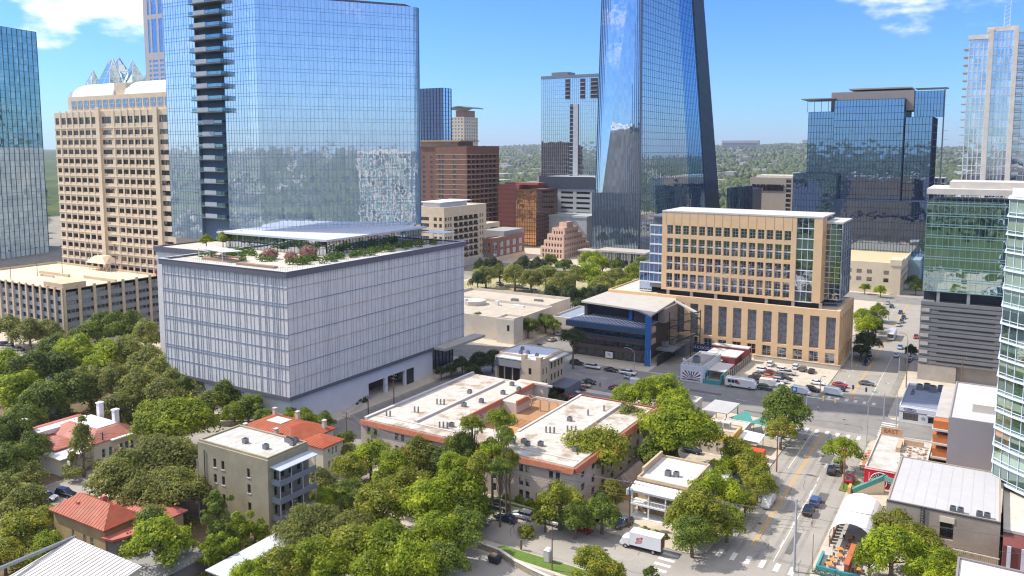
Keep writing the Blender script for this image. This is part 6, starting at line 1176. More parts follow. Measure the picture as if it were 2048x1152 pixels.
# ================================================================ TREES
green=leafmat('oak_leaves',(0.077,0.120,0.020),(0.239,0.295,0.037),(0.445,0.437,0.061),.55)
bright=leafmat('bright_leaves',(0.128,0.197,0.013),(0.409,0.464,0.024),(0.643,0.603,0.042),.55)
olivel=leafmat('live_oak_leaves',(0.117,0.146,0.032),(0.351,0.354,0.077),(0.491,0.447,0.117),.55)
autumn=leafmat('speckled_leaves',(0.119,0.155,0.017),(0.376,0.380,0.037),(0.614,0.312,0.073),.55)
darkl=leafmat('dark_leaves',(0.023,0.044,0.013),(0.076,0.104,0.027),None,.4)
bamboo=leafmat('bamboo_leaves',(.12,.19,.01),(.36,.42,.02),None,.5)
pinkl=leafmat('crape_flowers',(.30,.06,.09),(.55,.16,.20),(.12,.16,.03))
def crownmesh(seed,nl=26,n=5200,leaf=.062,flat=.8,gap=.0,kind='round'):
    r=np.random.default_rng(seed); cs=[];rs=[]
    for i in range(nl):
        a=r.normal(size=3); a/=np.linalg.norm(a); a[2]=abs(a[2])*1.25-.55 if kind!='column' else a[2]
        d=r.uniform(.40,.90); c=a*d; c[2]*=flat
        if kind=='cone': z=r.uniform(-.9,1); w=(1-z)/2*.9; an=r.uniform(0,6.28); c=np.array([w*math.cos(an)*.8,w*math.sin(an)*.8,z*1.2])
        cs.append(c); rs.append(r.uniform(.15,.33)*(1 if kind!='cone' else .7))
    cs.append(np.array([0,0,.05])); rs.append(.5); cs=np.array(cs); rs=np.array(rs)
    w=rs**2; w/=w.sum(); idx=r.choice(len(cs),n,p=w); nn=r.normal(size=(n,3)); nn/=np.linalg.norm(nn,axis=1)[:,None]; nn[:,2]=np.where(nn[:,2]<-.35,-nn[:,2],nn[:,2])
    # ragged sub-clumps
    q=cs[idx]+nn*rs[idx][:,None]*r.uniform(.72,1.10,size=(n,1))**1
    m=r.uniform(size=n)<.07; q[m]+=nn[m]*.10
    o=nn*.95+np.array([0,0,.25])+r.normal(size=(n,3))*.38; o/=np.linalg.norm(o,axis=1)[:,None]
    u=np.cross(o,r.normal(size=(n,3))); u/=np.linalg.norm(u,axis=1)[:,None]; v=np.cross(o,u); s=leaf*r.uniform(.6,1.35,size=(n,1))
    P=np.stack([q-u*s,q-v*s*.55,q+u*s,q+v*s*.55],1).reshape(-1,3)
    me=bpy.data.meshes.new('crown'); me.vertices.add(4*n); me.vertices.foreach_set('co',P.ravel()); me.loops.add(4*n); me.loops.foreach_set('vertex_index',np.arange(4*n,dtype=np.int32)); me.polygons.add(n); me.polygons.foreach_set('loop_start',np.arange(0,4*n,4,dtype=np.int32)); me.polygons.foreach_set('loop_total',np.full(n,4,dtype=np.int32)); me.update(); me.materials.append(green); return me,cs,rs
CR={}
def crowns(kind):
    if kind in CR: return CR[kind]
    L_=[]
    spec=dict(round=(7,38,8500,.046,.86),loose=(4,26,5000,.046,.9),wide=(5,52,11000,.041,.66),column=(2,16,3500,.07,1.6),cone=(1,34,4200,.05,1),small=(2,12,1300,.10,.85))[kind]
    for i in range(spec[0]): L_.append(crownmesh(100+i*7+len(kind)*31,spec[1],spec[2],spec[3],spec[4],kind='cone' if kind=='cone' else 'column' if kind=='column' else 'round'))
    CR[kind]=L_; return L_
TK={}
def trunkmesh(kind,i,cs):
    k=(kind,i)
    if k in TK: return TK[k]
    b=MB(); rr=random.Random(i+5); b.tube([(0,0,-1.55),(.02,.01,-1.0),(.0,.03,-.55),(.02,0,-.1)],[.085,.065,.055,.04],7)
    for c in cs[:12]:
        st=Vector((0,0,rr.uniform(-.85,-.3))); e=Vector(c)*.8; mid=st.lerp(e,.5)+Vector((0,0,-.08)); b.tube([st,mid,e],[.035,.024,.008],5)
    me=bpy.data.meshes.new('trunk'); me.from_pydata(b.v,[],b.f); me.materials.append(bark); TK[k]=me; return me
def zdepth(x,y,z): return (np.array([x,y,z-CAMZ])@_d)
TREES=[]
def addtree(px,py,rp,cluster,kind='round',m=None,name='tree',z0=0.0,label=None,hs=1.0,H=None): TREES.append(dict(H=H,px=px,py=py,rp=rp,cl=cluster,kind=kind,m=m or green,name=name,z0=z0,label=label,hs=hs))
def many(cluster,lst,**k):
    for q in lst: 
        kk=dict(k); 
        if len(q)>3: kk['m']=q[3]
        if len(q)>4: kk['kind']=q[4]
        addtree(q[0],q[1],q[2],cluster,**kk)
G_,B_,O_,A_,D_=green,bright,olivel,autumn,darkl
many("before the grey parking garage",[(22,655,34,O_),(60,665,33,O_),(97,663,30,O_),(168,672,34,G_),(205,655,38,G_),(248,655,42,G_),(290,672,36,O_),(120,690,30,O_)])
many("between pale podium and mansion",[(15,735,46,B_),(60,745,48,G_),(112,735,46,G_),(160,712,48,B_),(208,716,46,B_),(255,712,46,O_),(296,728,44,O_),(322,752,44,O_),(30,790,48,B_),(82,800,50,G_),(135,780,46,G_),(180,765,44,O_),(228,770,46,O_),(275,775,46,O_),(325,795,42,O_),(372,775,32,G_),(238,808,34,O_),(110,700,36,G_),(345,765,38,O_),(50,838,34,G_)])
many("at the left foot of the podium",[(408,768,36,O_,'loose'),(452,792,36,G_),(497,818,34,G_),(532,836,28,G_),(470,825,28,B_),(425,805,30,O_),(583,832,22,B_),(612,838,26,B_),(650,842,24,G_),(560,850,18,G_)])
addtree(350,838,68,'x','wide',B_,'tree',label='broad bright yellow green tree between the mansion and the olive brick building')
many("along the left photo edge",[(20,872,46,G_),(62,898,40,G_),(18,930,46,G_),(12,990,48,O_),(48,1010,42,O_),(40,1060,50,A_),(8,1110,42,A_),(92,1040,30,A_),(55,950,34,O_)])
addtree(96,1103,42,'x','round',B_,label='yellow green tree left of the off white ribbed roof')
addtree(165,892,40,'x','cone',O_,name='conifer_tree',label='ragged dark conifer in front of the red roofed mansion',hs=1.2)
addtree(228,906,19,'x','small',pinkl,name='crape_myrtle',label='pink flowering crape myrtle at the mansion porch')
many("between mansion and olive building",[(250,955,66,O_,'wide'),(318,925,70,O_,'wide'),(345,975,62,O_,'wide'),(295,990,54,O_,'wide'),(372,930,40,O_)])
addtree(318,1078,66,'x','loose',B_,label='feathery bright green tree beside the orange red roofed brick house'); addtree(300,1060,48,'x','loose',G_,label='darker leafy tree behind the feathery tree at lower left')
addtree(436,1015,26,'x','column',G_,label='narrow ivy covered tree against the olive brick wall',hs=1.5); addtree(432,1062,30,'x','column',G_,label='second narrow tree below the ivy covered one by the olive wall',hs=1.3)
many("below the olive building",[(478,1072,30,bamboo,'column'),(510,1066,24,bamboo,'column'),(430,1112,30,bamboo,'column'),(455,1100,26,bamboo,'column')],name='bamboo')
addtree(640,962,30,'x','round',O_,label='pale grey green tree at the corner of the olive building balconies')
many("between olive building and courtyard apartments",[(650,1002,28,B_),(690,985,36,G_),(700,935,34,A_),(742,915,40,B_),(788,935,40,B_),(840,910,44,A_),(722,1005,34,G_),(690,880,20,G_),(700,902,24,O_),(882,925,34,G_),(815,970,44,A_),(905,955,42,B_)])
many("in the lower centre grove",[(620,1052,54,O_,'wide'),(690,1060,52,O_,'wide'),(755,1010,58,A_),(850,1005,66,B_),(915,995,60,B_),(925,1060,50,G_),(865,1075,58,B_),(780,1090,66,B_),(715,1100,56,A_),(825,1135,64,B_),(640,1120,56,B_),(570,1135,48,A_),(505,1150,40,B_),(890,1125,48,G_),(740,1145,52,B_),(935,1020,44,G_),(650,1150,44,B_)])
many("rising before the apartment court roof",[(945,848,26,A_),(1003,838,28,B_),(1012,872,20,G_)],H=18.5)
many("before the apartment court wall",[(925,895,34,G_),(985,900,30,B_),(958,935,36,A_),(1000,935,24,G_),(905,925,28,B_),(1020,915,20,A_)],H=14)
many("along the residential street kerb",[(1120,1005,46,A_),(1150,1035,34,G_),(1205,1020,40,G_),(1225,985,30,A_),(1090,1030,26,G_)])
addtree(1192,898,68,'x','wide',A_,label='big rounded tree at the right corner of the apartment court roof'); addtree(1255,848,44,'x','round',O_,label='greyer tree behind the right wing of the apartment court')
addtree(1352,852,72,'x','wide',B_,label='big bright yellow green tree in the middle of the block right of the apartment court',hs=1.1); addtree(1308,905,42,'x','round',G_,label='darker tree under the big bright tree behind the porch house')
many("between cross street and court",[(1250,790,28,B_),(1288,786,34,B_),(1325,782,36,B_),(1350,800,32,B_)])
many("beside the porch house",[(1400,1020,58,A_),(1430,985,48,B_),(1385,1062,44,G_),(1365,1030,36,A_),(1455,1040,36,B_)])
many("along the avenue's left kerb behind porch house",[(1470,905,38,A_),(1500,930,38,A_),(1515,965,32,A_),(1450,935,30,B_),(1490,1000,26,A_)])
addtree(1568,815,50,'x','round',G_,label='round dark green tree at the corner of the avenue and the cross street',hs=1.05); addtree(1562,860,34,'x','loose',A_,label='thinner yellowish tree just below the round dark corner tree')
addtree(1685,900,40,'x','loose',B_,label='open branched tree on the right kerb of the avenue by the bar')
many("at the bottom edge by the crosswalk",[(1190,1128,44,A_),(1225,1148,28,A_),(1300,1146,16,G_,'small')])
addtree(1052,1062,18,'x','small',A_,name='young_tree',label='thin young tree with brownish leaves beside the portable toilet',hs=1.6)
many("at lower right by the patio",[(1795,1045,44,A_),(1785,1100,58,B_),(1840,1085,44,A_),(1740,1115,34,B_),(1885,1128,40,B_),(1855,1145,36,B_)])
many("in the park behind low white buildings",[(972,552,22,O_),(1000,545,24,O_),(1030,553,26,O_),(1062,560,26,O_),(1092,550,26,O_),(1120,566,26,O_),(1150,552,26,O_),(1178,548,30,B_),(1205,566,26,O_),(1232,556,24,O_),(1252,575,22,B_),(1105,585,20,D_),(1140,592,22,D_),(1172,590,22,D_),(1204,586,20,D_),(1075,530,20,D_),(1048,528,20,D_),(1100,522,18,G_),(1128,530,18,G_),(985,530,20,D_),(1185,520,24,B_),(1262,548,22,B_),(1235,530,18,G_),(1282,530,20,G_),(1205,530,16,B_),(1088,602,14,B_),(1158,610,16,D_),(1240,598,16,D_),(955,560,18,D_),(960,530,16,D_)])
addtree(955,642,22,'x','round',G_,label='single round tree before the low white building beside the pale podium')
many("beside the low white building",[(1056,653,20,G_),(1091,642,21,G_),(1108,650,15,G_)])
addtree(1147,672,24,'x','wide',D_,name='pine_tree',label='dark umbrella shaped pine in front of the dark tiered building',hs=1.8)
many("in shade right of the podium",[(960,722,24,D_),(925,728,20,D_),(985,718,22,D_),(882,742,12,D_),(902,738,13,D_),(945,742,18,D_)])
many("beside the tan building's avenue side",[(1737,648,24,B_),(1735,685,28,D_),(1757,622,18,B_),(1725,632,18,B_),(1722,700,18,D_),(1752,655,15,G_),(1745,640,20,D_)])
many("beyond the avenue junction",[(1828,562,15,G_),(1762,580,11,B_),(1822,700,13,D_),(1832,575,12,G_),(1730,575,10,B_)])
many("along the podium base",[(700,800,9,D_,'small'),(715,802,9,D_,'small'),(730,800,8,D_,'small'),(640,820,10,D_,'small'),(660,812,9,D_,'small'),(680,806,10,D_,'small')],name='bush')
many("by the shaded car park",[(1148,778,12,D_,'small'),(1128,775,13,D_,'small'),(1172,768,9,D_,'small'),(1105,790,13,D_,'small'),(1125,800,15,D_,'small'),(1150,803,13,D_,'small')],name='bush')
many("below the courtyard apartments",[(1015,990,12,B_,'small'),(1040,998,12,B_,'small'),(1062,1006,12,B_,'small'),(1085,1014,12,B_,'small'),(1290,1058,9,bamboo,'small'),(1312,1066,9,bamboo,'small'),(1328,1072,9,bamboo,'small'),(980,975,14,D_,'small')],name='bush')
many("behind the red bar",[(1812,905,8,G_,'small'),(1878,855,9,B_,'small')],name='bush')
MN={green.name:'mid green',bright.name:'bright yellow green',olivel.name:'grey green',autumn.name:'red tipped green',darkl.name:'dark green',bamboo.name:'bright lime',pinkl.name:'pink'}
from collections import defaultdict
cl=defaultdict(list)
for T in TREES: cl[T['cl']].append(T)
for c,Ls in cl.items():
    Ls.sort(key=lambda T:T['px'])
    for i,T in enumerate(Ls):
        if c=='x': T['grp']=None; continue
        T['grp']=T['name']+'s '+c; T['label']=f"{MN[T['m'].name]} {T['name']}, {ORD[i]} from left {c}"
def place_tree(T,i):
    R_=5
    for _ in range(5):
        H_=max(1.72*R_+1.0,2.0*R_*.8)*T['hs'] if T['kind']!='small' else 1.3*R_*T['hs']; H_=T['H'] or H_; zc=T['z0']+(H_-.72*R_ if T['kind']!='small' else .55*R_)
        x,y=at(T['px'],T['py'],zc); R_=T['rp']*zdepth(x,y,zc)/FPX
    L_=crowns(T['kind']); k=i%len(L_); me,cs,rs=L_[k]
    key=(id(me),T['m'].name)
    if key not in CR:
        if me.users==0 or not me.get('used'): me['used']=1; me.materials[0]=T['m']; CR[key]=me
        else: m2=me.copy(); m2.materials[0]=T['m']; CR[key]=m2
    t=thing(T['name'],T['label'],{'crape_myrtle':'tree','conifer_tree':'tree','pine_tree':'tree','young_tree':'tree'}.get(T['name'],T['name']),(x,y,T['z0']),T['grp'])
    rz=random.uniform(0,6.28); sc=R_*1.16
    o=bpy.data.objects.new('crown',CR[key]); COL.objects.link(o); o.parent=t; o.location=(0,0,zc-T['z0']); o.scale=(sc*random.uniform(.88,1.12),sc*random.uniform(.88,1.12),sc*random.uniform(.95,1.15)); o.rotation_euler=(0,0,rz)
    if T['kind']!='small' or T['name'] in('crape_myrtle','young_tree'):
        q=bpy.data.objects.new('trunk',trunkmesh(T['kind'],k,cs)); COL.objects.link(q); q.parent=t; hz=zc-T['z0']; q.location=(0,0,hz); q.scale=(sc,sc,hz/1.55); q.rotation_euler=(0,0,rz)
for i,T in enumerate(TREES): place_tree(T,i)
for i,(px,py,w) in enumerate(((413,500,'left'),(446,495,'middle'),(485,492,'right'))):
    x,y=at(px,py,42.6); t=thing('tree',f'{w} of three small trees on the podium roof terrace','tree',(x,y,42.6),'roof terrace trees'); me,cs,rs=crowns('round')[i]; o=bpy.data.objects.new('crown',CR.get((id(me),bright.name),me)); COL.objects.link(o); o.parent=t; o.location=(0,0,3.4); o.scale=(2.3,2.3,2.6); q=bpy.data.objects.new('trunk',trunkmesh('round',i,cs)); COL.objects.link(q); q.parent=t; q.location=(0,0,3.4); q.scale=(2.2,2.2,2.2)
rg=random.Random(31); ug=[]
for (x0,y0,x1,y1,n) in ((-262,110,-207,236,170),(-205,122,-181,147,40),(-160,50,-104,100,90),(-126,116,-100,125,26),(-112,144,-98,144.5,6),(-165,118,-158,147,16)):
    ug+=[(rg.uniform(x0,x1),rg.uniform(y0,y1),.1) for _ in range(n)]
shrubs('undergrowth','low leafy undergrowth filling the ground beneath the big trees',ug,1.9,olivel,'stuff','undergrowth',70,None,.6)
# palms
def palm(px,py,h,label):
    x,y=at(px,py,h); t=thing('palm_tree',label,'palm tree',(x,y,0),'fan palms beside the courtyard apartments'); MB().tube([(x,y,0),(x+.2,y,h*.5),(x,y,h)],[.25,.2,.18],7).build('trunk',bark,t)
    b=MB(); rr=random.Random(px)
    for k in range(34):
        a=rr.uniform(0,6.28); e=rr.uniform(-.5,1.2); L_=rr.uniform(1.4,1.9); d=Vector((math.cos(a)*math.cos(e),math.sin(a)*math.cos(e),math.sin(e))); p0=Vector((x,y,h)); p1=p0+d*L_; s=Vector((-math.sin(a),math.cos(a),0))
        for j in range(-3,4): q=p1+s*j*.17-Vector((0,0,abs(j)*.06+.15)); b.face([p0+d*L_*.5,p0+d*L_*.5+s*.03,q+s*.08,q-s*.02])
    b.build('fronds',bright,t)
palm(1034,940,5.5,'fan palm at the left against the pale apartment wall'); palm(1095,962,4.5,'fan palm right of the first against the pale apartment wall'); palm(743,872,7,'fan palm at the far left corner of the courtyard apartments')
# far woodland, one mass
def woodland():
    r=np.random.default_rng(5); P=[]
    def sector(a0,a1,d0,d1,n,s0,s1):
        a=r.uniform(a0,a1,n); d=np.exp(r.uniform(np.log(d0),np.log(d1),n)); A=np.radians(a-AZ); return np.stack([d*np.sin(A),d*np.cos(A),r.uniform(s0,s1,n)*(1+d/4500)],1)
    P.append(sector(-2,3,850,7000,9000,4,7.5)); P.append(sector(10,34,850,7500,15000,4,7.5)); P.append(sector(-36,-30,900,5000,1200,5,8)); P.append(sector(34,200,260,5500,12000,4,8)); P.append(sector(200,330,260,4500,5000,4,8))
    P=np.concatenate(P); 
    cell=np.floor(P[:,:2]/170).astype(int); hh=((cell[:,0]*73856093)^(cell[:,1]*19349663))%100; P=P[hh>18]
    keep=~((P[:,0]>-600)&(P[:,0]<60)&(P[:,1]>60)&(P[:,1]<860)); P=P[keep]; n=len(P)
    z=np.array([max(0,hill(x,y)-1.2) for x,y in P[:,:2]])
    base=np.array([[math.cos(a)*c,math.sin(a)*c,zz] for zz,c,o in ((.15,.8,0),(.75,.95,.5),(1.35,.55,0)) for a in [o+k*2*math.pi/5 for k in range(5)]]+[[0,0,1.65]])
    f=[]
    for l in (0,1):
        for k in range(5): a=l*5+k; b=l*5+(k+1)%5; f+=[(a,b,b+5),(a,b+5,a+5)]
    for k in range(5): f.append((10+k,10+(k+1)%5,15))
    f=np.array(f); V=base[None]*(1+r.normal(size=(n,16,1))*.14)*P[:,2][:,None,None]; V[...,0]+=P[:,0][:,None]; V[...,1]+=P[:,1][:,None]; V[...,2]+=z[:,None]
    F=(f[None]+np.arange(n)[:,None,None]*16).reshape(-1); m=len(F)//3; me=bpy.data.meshes.new('woodland'); me.vertices.add(n*16); me.vertices.foreach_set('co',V.ravel()); me.loops.add(len(F)); me.loops.foreach_set('vertex_index',F.astype(np.int32)); me.polygons.add(m); me.polygons.foreach_set('loop_start',np.arange(0,m*3,3,dtype=np.int32)); me.polygons.foreach_set('loop_total',np.full(m,3,dtype=np.int32)); me.update(); me.materials.append(leafmat('woodland_leaves',(.022,.042,.014),(.08,.10,.03),(.13,.13,.05),.1)); o=bpy.data.objects.new('woodland',me); COL.objects.link(o); tag(o,'far wooded hills and tree covered suburbs stretching to the horizon','woodland',kind='stuff')
    # far houses
    b=MB(); rr=random.Random(9)
    for i in range(420):
        a=rr.choice([rr.uniform(-2,3),rr.uniform(10,34),rr.uniform(10,34),rr.uniform(34,200),rr.uniform(34,200)]); d=rr.uniform(700,5200); A=R(a-AZ); x,y=d*math.sin(A),d*math.cos(A)
        if -600<x<60 and 60<y<860: continue
        zz=max(0,hill(x,y)-1); w=rr.uniform(7,26)*(1+d/5000); l=rr.uniform(8,34)*(1+d/5000); h=rr.uniform(6,16)*(1+d/7000); b.box(x-w/2,y-l/2,zz-2,x+w/2,y+l/2,zz+h)
    tag(b.build('far_buildings',mat('far_building_mix',(.42,.39,.34),.8,var=.45,scale=.01)),'scattered pale low buildings among the far woods','buildings',kind='stuff')
woodland()
for (az,d,w,h,l) in ((15.6,5600,120,128,'distant long office slab on the wooded ridge, left of the pair'),(20.2,6000,70,135,'distant blue grey office block alone on the wooded ridge')):
    A=R(az-AZ); x,y=d*math.sin(A),d*math.cos(A); t=thing('ridge_building',l,'building',(x,y,60)); MB().box(x-w,y-20,50,x+w,y+20,h).build('wall',roofgrey,t); b=MB(); [b.box(x-w+4,y-20.6,62+i*9,x+w-4,y-20.01,67+i*9) for i in range(6)]; b.build('window_band',darkmetal,t)
# town behind the camera, seen only in the mirror glass
t=thing('apartment_tower','white framed green glass apartment tower mirrored in the glass tower','building',(105,131,0))
MBx=MB(); MBx.box(88.4,112,0,125,150,73); MBx.box(87.4,111.4,71.6,126,150.6,73.6); MBx.build('wall',paleconc,t)
curtain(t,[(88,150,0),(88,112,0),(88,112,71.5),(88,150,71.5)],9,19,glass('mirror_apartment',(.5,.7,.68),(.10,.17,.16),.25,.01,.3,3,3.6,pvar=.6,blind=.15),paleconc,.8,.5,.5,.4)
# ================================================================ VEHICLES
def paintmat():
    m=bpy.data.materials.new('car_paint'); m.use_nodes=True; t=m.node_tree; b=t.nodes['Principled BSDF']; oi=N(t,'ShaderNodeObjectInfo'); L(t,oi.outputs['Color'],b.inputs['Base Color']); b.inputs['Roughness'].default_value=.28; b.inputs['Coat Weight'].default_value=.6; b.inputs['Metallic'].default_value=.15; return m
CP=paintmat(); carglass=mat('car_glass',(.02,.03,.04),.06,var=.02,spec=.9); lampw=mat('headlight_glass',(.75,.76,.78),.15,var=.02); lampr=mat('taillight_red',(.45,.02,.02),.3,var=.02); rim=mat('wheel_rim',(.4,.41,.43),.35,metal=.6)
def loft(b,secs,mi=0):
    """secs: (x, halfwidth, z0, z1) rounded box rings joined along x"""
    n=8; i0=len(b.v)
    for (x,w,z0,z1) in secs:
        r=min(.16,w*.3,(z1-z0)*.3)
        for (y,z) in ((-w+r,z0),(w-r,z0),(w,z0+r),(w,z1-r*1.2),(w-r*1.3,z1),(-w+r*1.3,z1),(-w,z1-r*1.2),(-w,z0+r)): b.v.append((x,y,z))
    for k in range(len(secs)-1):
        for j in range(n): a=i0+k*n+j; c=i0+k*n+(j+1)%n; b.f.append((a,c,c+n,a+n)); b.m.append(mi)
    b.f.append(tuple(i0+j for j in range(n-1,-1,-1))); b.f.append(tuple(i0+(len(secs)-1)*n+j for j in range(n))); b.m+=[mi,mi]
SP=dict(
 sedan=dict(L=4.7,W=.9,body=[(-2.35,.72,.35,.85),(-2.2,.86,.28,.98),(-1.2,.9,.25,1.0),(0,.9,.25,.98),(1.2,.9,.25,.95),(2.0,.86,.28,.86),(2.35,.7,.35,.7)],cab=[(-1.85,.62,.95,1.02),(-1.1,.74,.95,1.40),(0.1,.76,.95,1.44),(1.15,.64,.93,.98)],roof=(-1.15,.15,1.40,1.46,.66)),
 suv=dict(L=4.8,W=.95,body=[(-2.4,.78,.4,1.0),(-2.3,.92,.32,1.12),(-1,.95,.3,1.14),(.4,.95,.3,1.12),(1.3,.95,.3,1.06),(2.2,.9,.34,.98),(2.4,.76,.42,.85)],cab=[(-2.28,.78,1.1,1.2),(-2.0,.82,1.1,1.68),(0.2,.82,1.1,1.72),(1.15,.74,1.06,1.12)],roof=(-2.0,.3,1.68,1.75,.74)),
 pickup=dict(L=5.7,W=.98,body=[(-2.85,.9,.5,1.1),(-2.8,.97,.45,1.15),(-.7,.97,.42,1.15),(.2,.98,.42,1.16),(1.6,.98,.42,1.12),(2.6,.92,.46,1.05),(2.85,.8,.5,.9)],cab=[(-.85,.8,1.12,1.2),(-.75,.82,1.12,1.76),(.8,.82,1.12,1.8),(1.55,.74,1.1,1.16)],roof=(-.78,.85,1.76,1.83,.74)),
 van=dict(L=5.6,W=1.0,body=[(-2.8,.96,.45,2.35),(-2.7,1.0,.35,2.45),(1.0,1.0,.33,2.45),(1.5,.98,.33,2.2),(2.2,.97,.35,1.3),(2.7,.92,.38,1.1),(2.8,.8,.45,.9)],cab=[(1.25,.94,1.35,2.1),(1.55,.92,1.3,2.12),(2.15,.88,1.24,1.34)],roof=None),
 bus=dict(L=11.5,W=1.28,body=[(-5.75,1.2,.5,3.0),(-5.6,1.28,.35,3.1),(5.4,1.28,.35,3.1),(5.7,1.2,.4,2.9)],cab=[(5.3,1.2,1.2,2.7),(5.72,1.14,1.2,2.6)],roof=None),
 foodtruck=dict(L=9.5,W=1.25,body=[(-4.75,1.2,.5,3.0),(-4.6,1.25,.4,3.1),(3.4,1.25,.4,3.1),(4.0,1.2,.4,2.8),(4.7,1.1,.5,1.5)],cab=[(3.7,1.16,1.5,2.8),(4.1,1.1,1.45,2.6),(4.5,1.0,1.4,1.6)],roof=None))
PROTO={}
def wheelmesh():
    b=MB(); b.tube([(0,-.11,0),(0,.11,0)],.34,14,0); b.tube([(0,-.125,0),(0,-.11,0)],.2,10,1); b.tube([(0,.11,0),(0,.125,0)],.2,10,1)
    me=bpy.data.meshes.new('wheel'); me.from_pydata(b.v,[],b.f); me.materials.append(black); me.materials.append(rim); me.polygons.foreach_set('material_index',b.m); return me
WH=wheelmesh()
def proto(kind):
    s=SP[kind]; t=thing(kind,'','car',(0,0,0)); b=MB(); loft(b,s['body']); body=b.build('body',CP,t)
    if kind=='pickup':
        q=MB(); q.box(-2.65,-.78,1.17,-.95,.78,1.19); q.build('bed',black,t)
    b=MB(); loft(b,s['cab']); b.build('windows',carglass,t)
    if s['roof']:
        x0,x1,z0,z1,w=s['roof']; b=MB(); b.hexa([(x0,-w,z0-.02),(x1,-w,z0-.02),(x1,w,z0-.02),(x0,w,z0-.02)],[(x0+.1,-w+.05,z1),(x1-.1,-w+.05,z1),(x1-.1,w-.05,z1),(x0+.1,w-.05,z1)])
        for sx in (-1,1):
            for xx in ((x0+x1)/2-.05,): b.bar((xx,sx*(w+.10),s['cab'][1][2]),(xx,sx*w,z0),.09,.05)
        b.build('roof',CP,t)
    if kind in('bus','foodtruck'):
        b=MB(); n=8 if kind=='bus' else 3
        for sy in (-1,1):
            for i in range(n): x=-5+i*1.3 if kind=='bus' else -3.9+i*1.15; b.box(x,sy*1.285-.01,1.5,x+1.0,sy*1.285+.01,2.5)
        b.build('side_windows',carglass,t)
    Lh,W_=s['L']/2,s['W']; wx=Lh*.62
    for sx in (-1,1):
        for sy in (-1,1):
            w=bpy.data.objects.new('wheel',WH); COL.objects.link(w); w.parent=t; w.location=(sx*wx,sy*(W_-.1),.34); 
            if kind in('bus','foodtruck'): w.scale=(1.35,1.3,1.35); w.location.z=.46
    zf=s['body'][-1][3]-.12; zr=s['body'][0][3]-.15; zr=min(zr,1.0)
    for sy in (-1,1):
        b=MB(); b.box(Lh-.12,sy*W_*.66-.16,zf-.12,Lh+.02,sy*W_*.66+.16,zf+.06); b.build('headlight',lampw,t); b=MB(); b.box(-Lh-.02,sy*W_*.76-.12,zr-.15,-Lh+.1,sy*W_*.76+.12,zr+.1); b.build('taillight',lampr,t)
    if kind=='pickup' or kind=='suv':
        b=MB(); b.box(Lh-.06,-.4,.55,Lh+.03,.4,.8); b.build('grille',black,t)
    return t
COLS=dict(white=(.74,.74,.73),black=(.012,.012,.014),silver=(.42,.43,.45),grey=(.12,.125,.13),red=(.42,.015,.02),blue=(.05,.12,.30),navy=(.015,.03,.07),tan=(.4,.33,.22),orange=(.6,.16,.04),lightblue=(.3,.42,.55),green=(.03,.06,.04),maroon=(.14,.01,.02))
USED={}
def car(kind,px,py,yaw,col,label,group=None,z=.02,name=None,cat=None,xy=None):
    x,y=xy or at(px,py,z); 
    nm=name or {'sedan':'parked_car','suv':'parked_car','pickup':'pickup_truck','van':'delivery_van','bus':'bus','foodtruck':'food_truck'}[kind]
    if kind not in PROTO: PROTO[kind]=proto(kind); t=PROTO[kind]
    else: t=dup(PROTO[kind])
    t.name=nm; t.location=(x,y,z); t.rotation_euler=(0,0,R(yaw)); t['label']=label; t['category']=cat or {'sedan':'car','suv':'car','pickup':'pickup truck','van':'van','bus':'bus','foodtruck':'food truck'}[kind]
    if group: t['group']=group
    elif 'group' in t: del t['group']
    for c in t.children:
        if c.name.split('.')[0] in('body','roof'): c.color=(*COLS[col],1)
    return t
g='cars parked along the residential street'
car('pickup',995,1018,180,'black','black pickup truck in tree shade at the left end of the residential street',g); car('suv',1045,1036,180,'silver','silver blue small crossover parked by the grass verge',g); car('pickup',1100,1048,180,'white','white pickup truck parked in front of the leafy kerb tree',g); car('sedan',1163,1062,180,'red','red car parked half under the kerb tree',g); car('suv',1246,1052,250,'grey','grey green car pulled in beside the transformer pole',z=.14)
car('sedan',1012,1042,180,'navy','dark purple car driving left past the parked cars',z=.02)
g='cars parked along the shaded cross street'
car('suv',1153,729,0,'black','leftmost black car before the dark tiered building',g); car('pickup',1186,737,0,'white','white pickup behind the leftmost black car',g); car('sedan',1222,743,0,'black','second black car before the dark tiered building',g); car('pickup',1256,749,0,'white','white off road pickup at the lamp post before the blue pier',g)
car('sedan',1262,758,0,'silver','silver car driving along the cross street beyond the white pickup',z=.02); car('sedan',1232,780,0,'maroon','dark red car near the tree on the cross street',z=.02); car('van',1278,772,0,'white','white van half hidden by trees on the cross street',z=.02)
g='cars in the shaded car park'
for i,(px,py,c,l) in enumerate(((1132,795,'red','bright red car nearest the viewer in the shaded car park'),(1145,786,'silver','silver car second in the row of the shaded car park'),(1158,780,'maroon','dark red car in the middle of the shaded car park row'),(1167,773,'tan','beige car fourth in the shaded car park row'),(1178,767,'navy','dark blue car at the street end of the shaded car park'))): car('sedan',px,py,8,c,l,g,z=.16)
car('sedan',1089,745,0,'silver','silver car under the trees left of the old beige building',z=.14)
g='cars in the sunny parking lot'
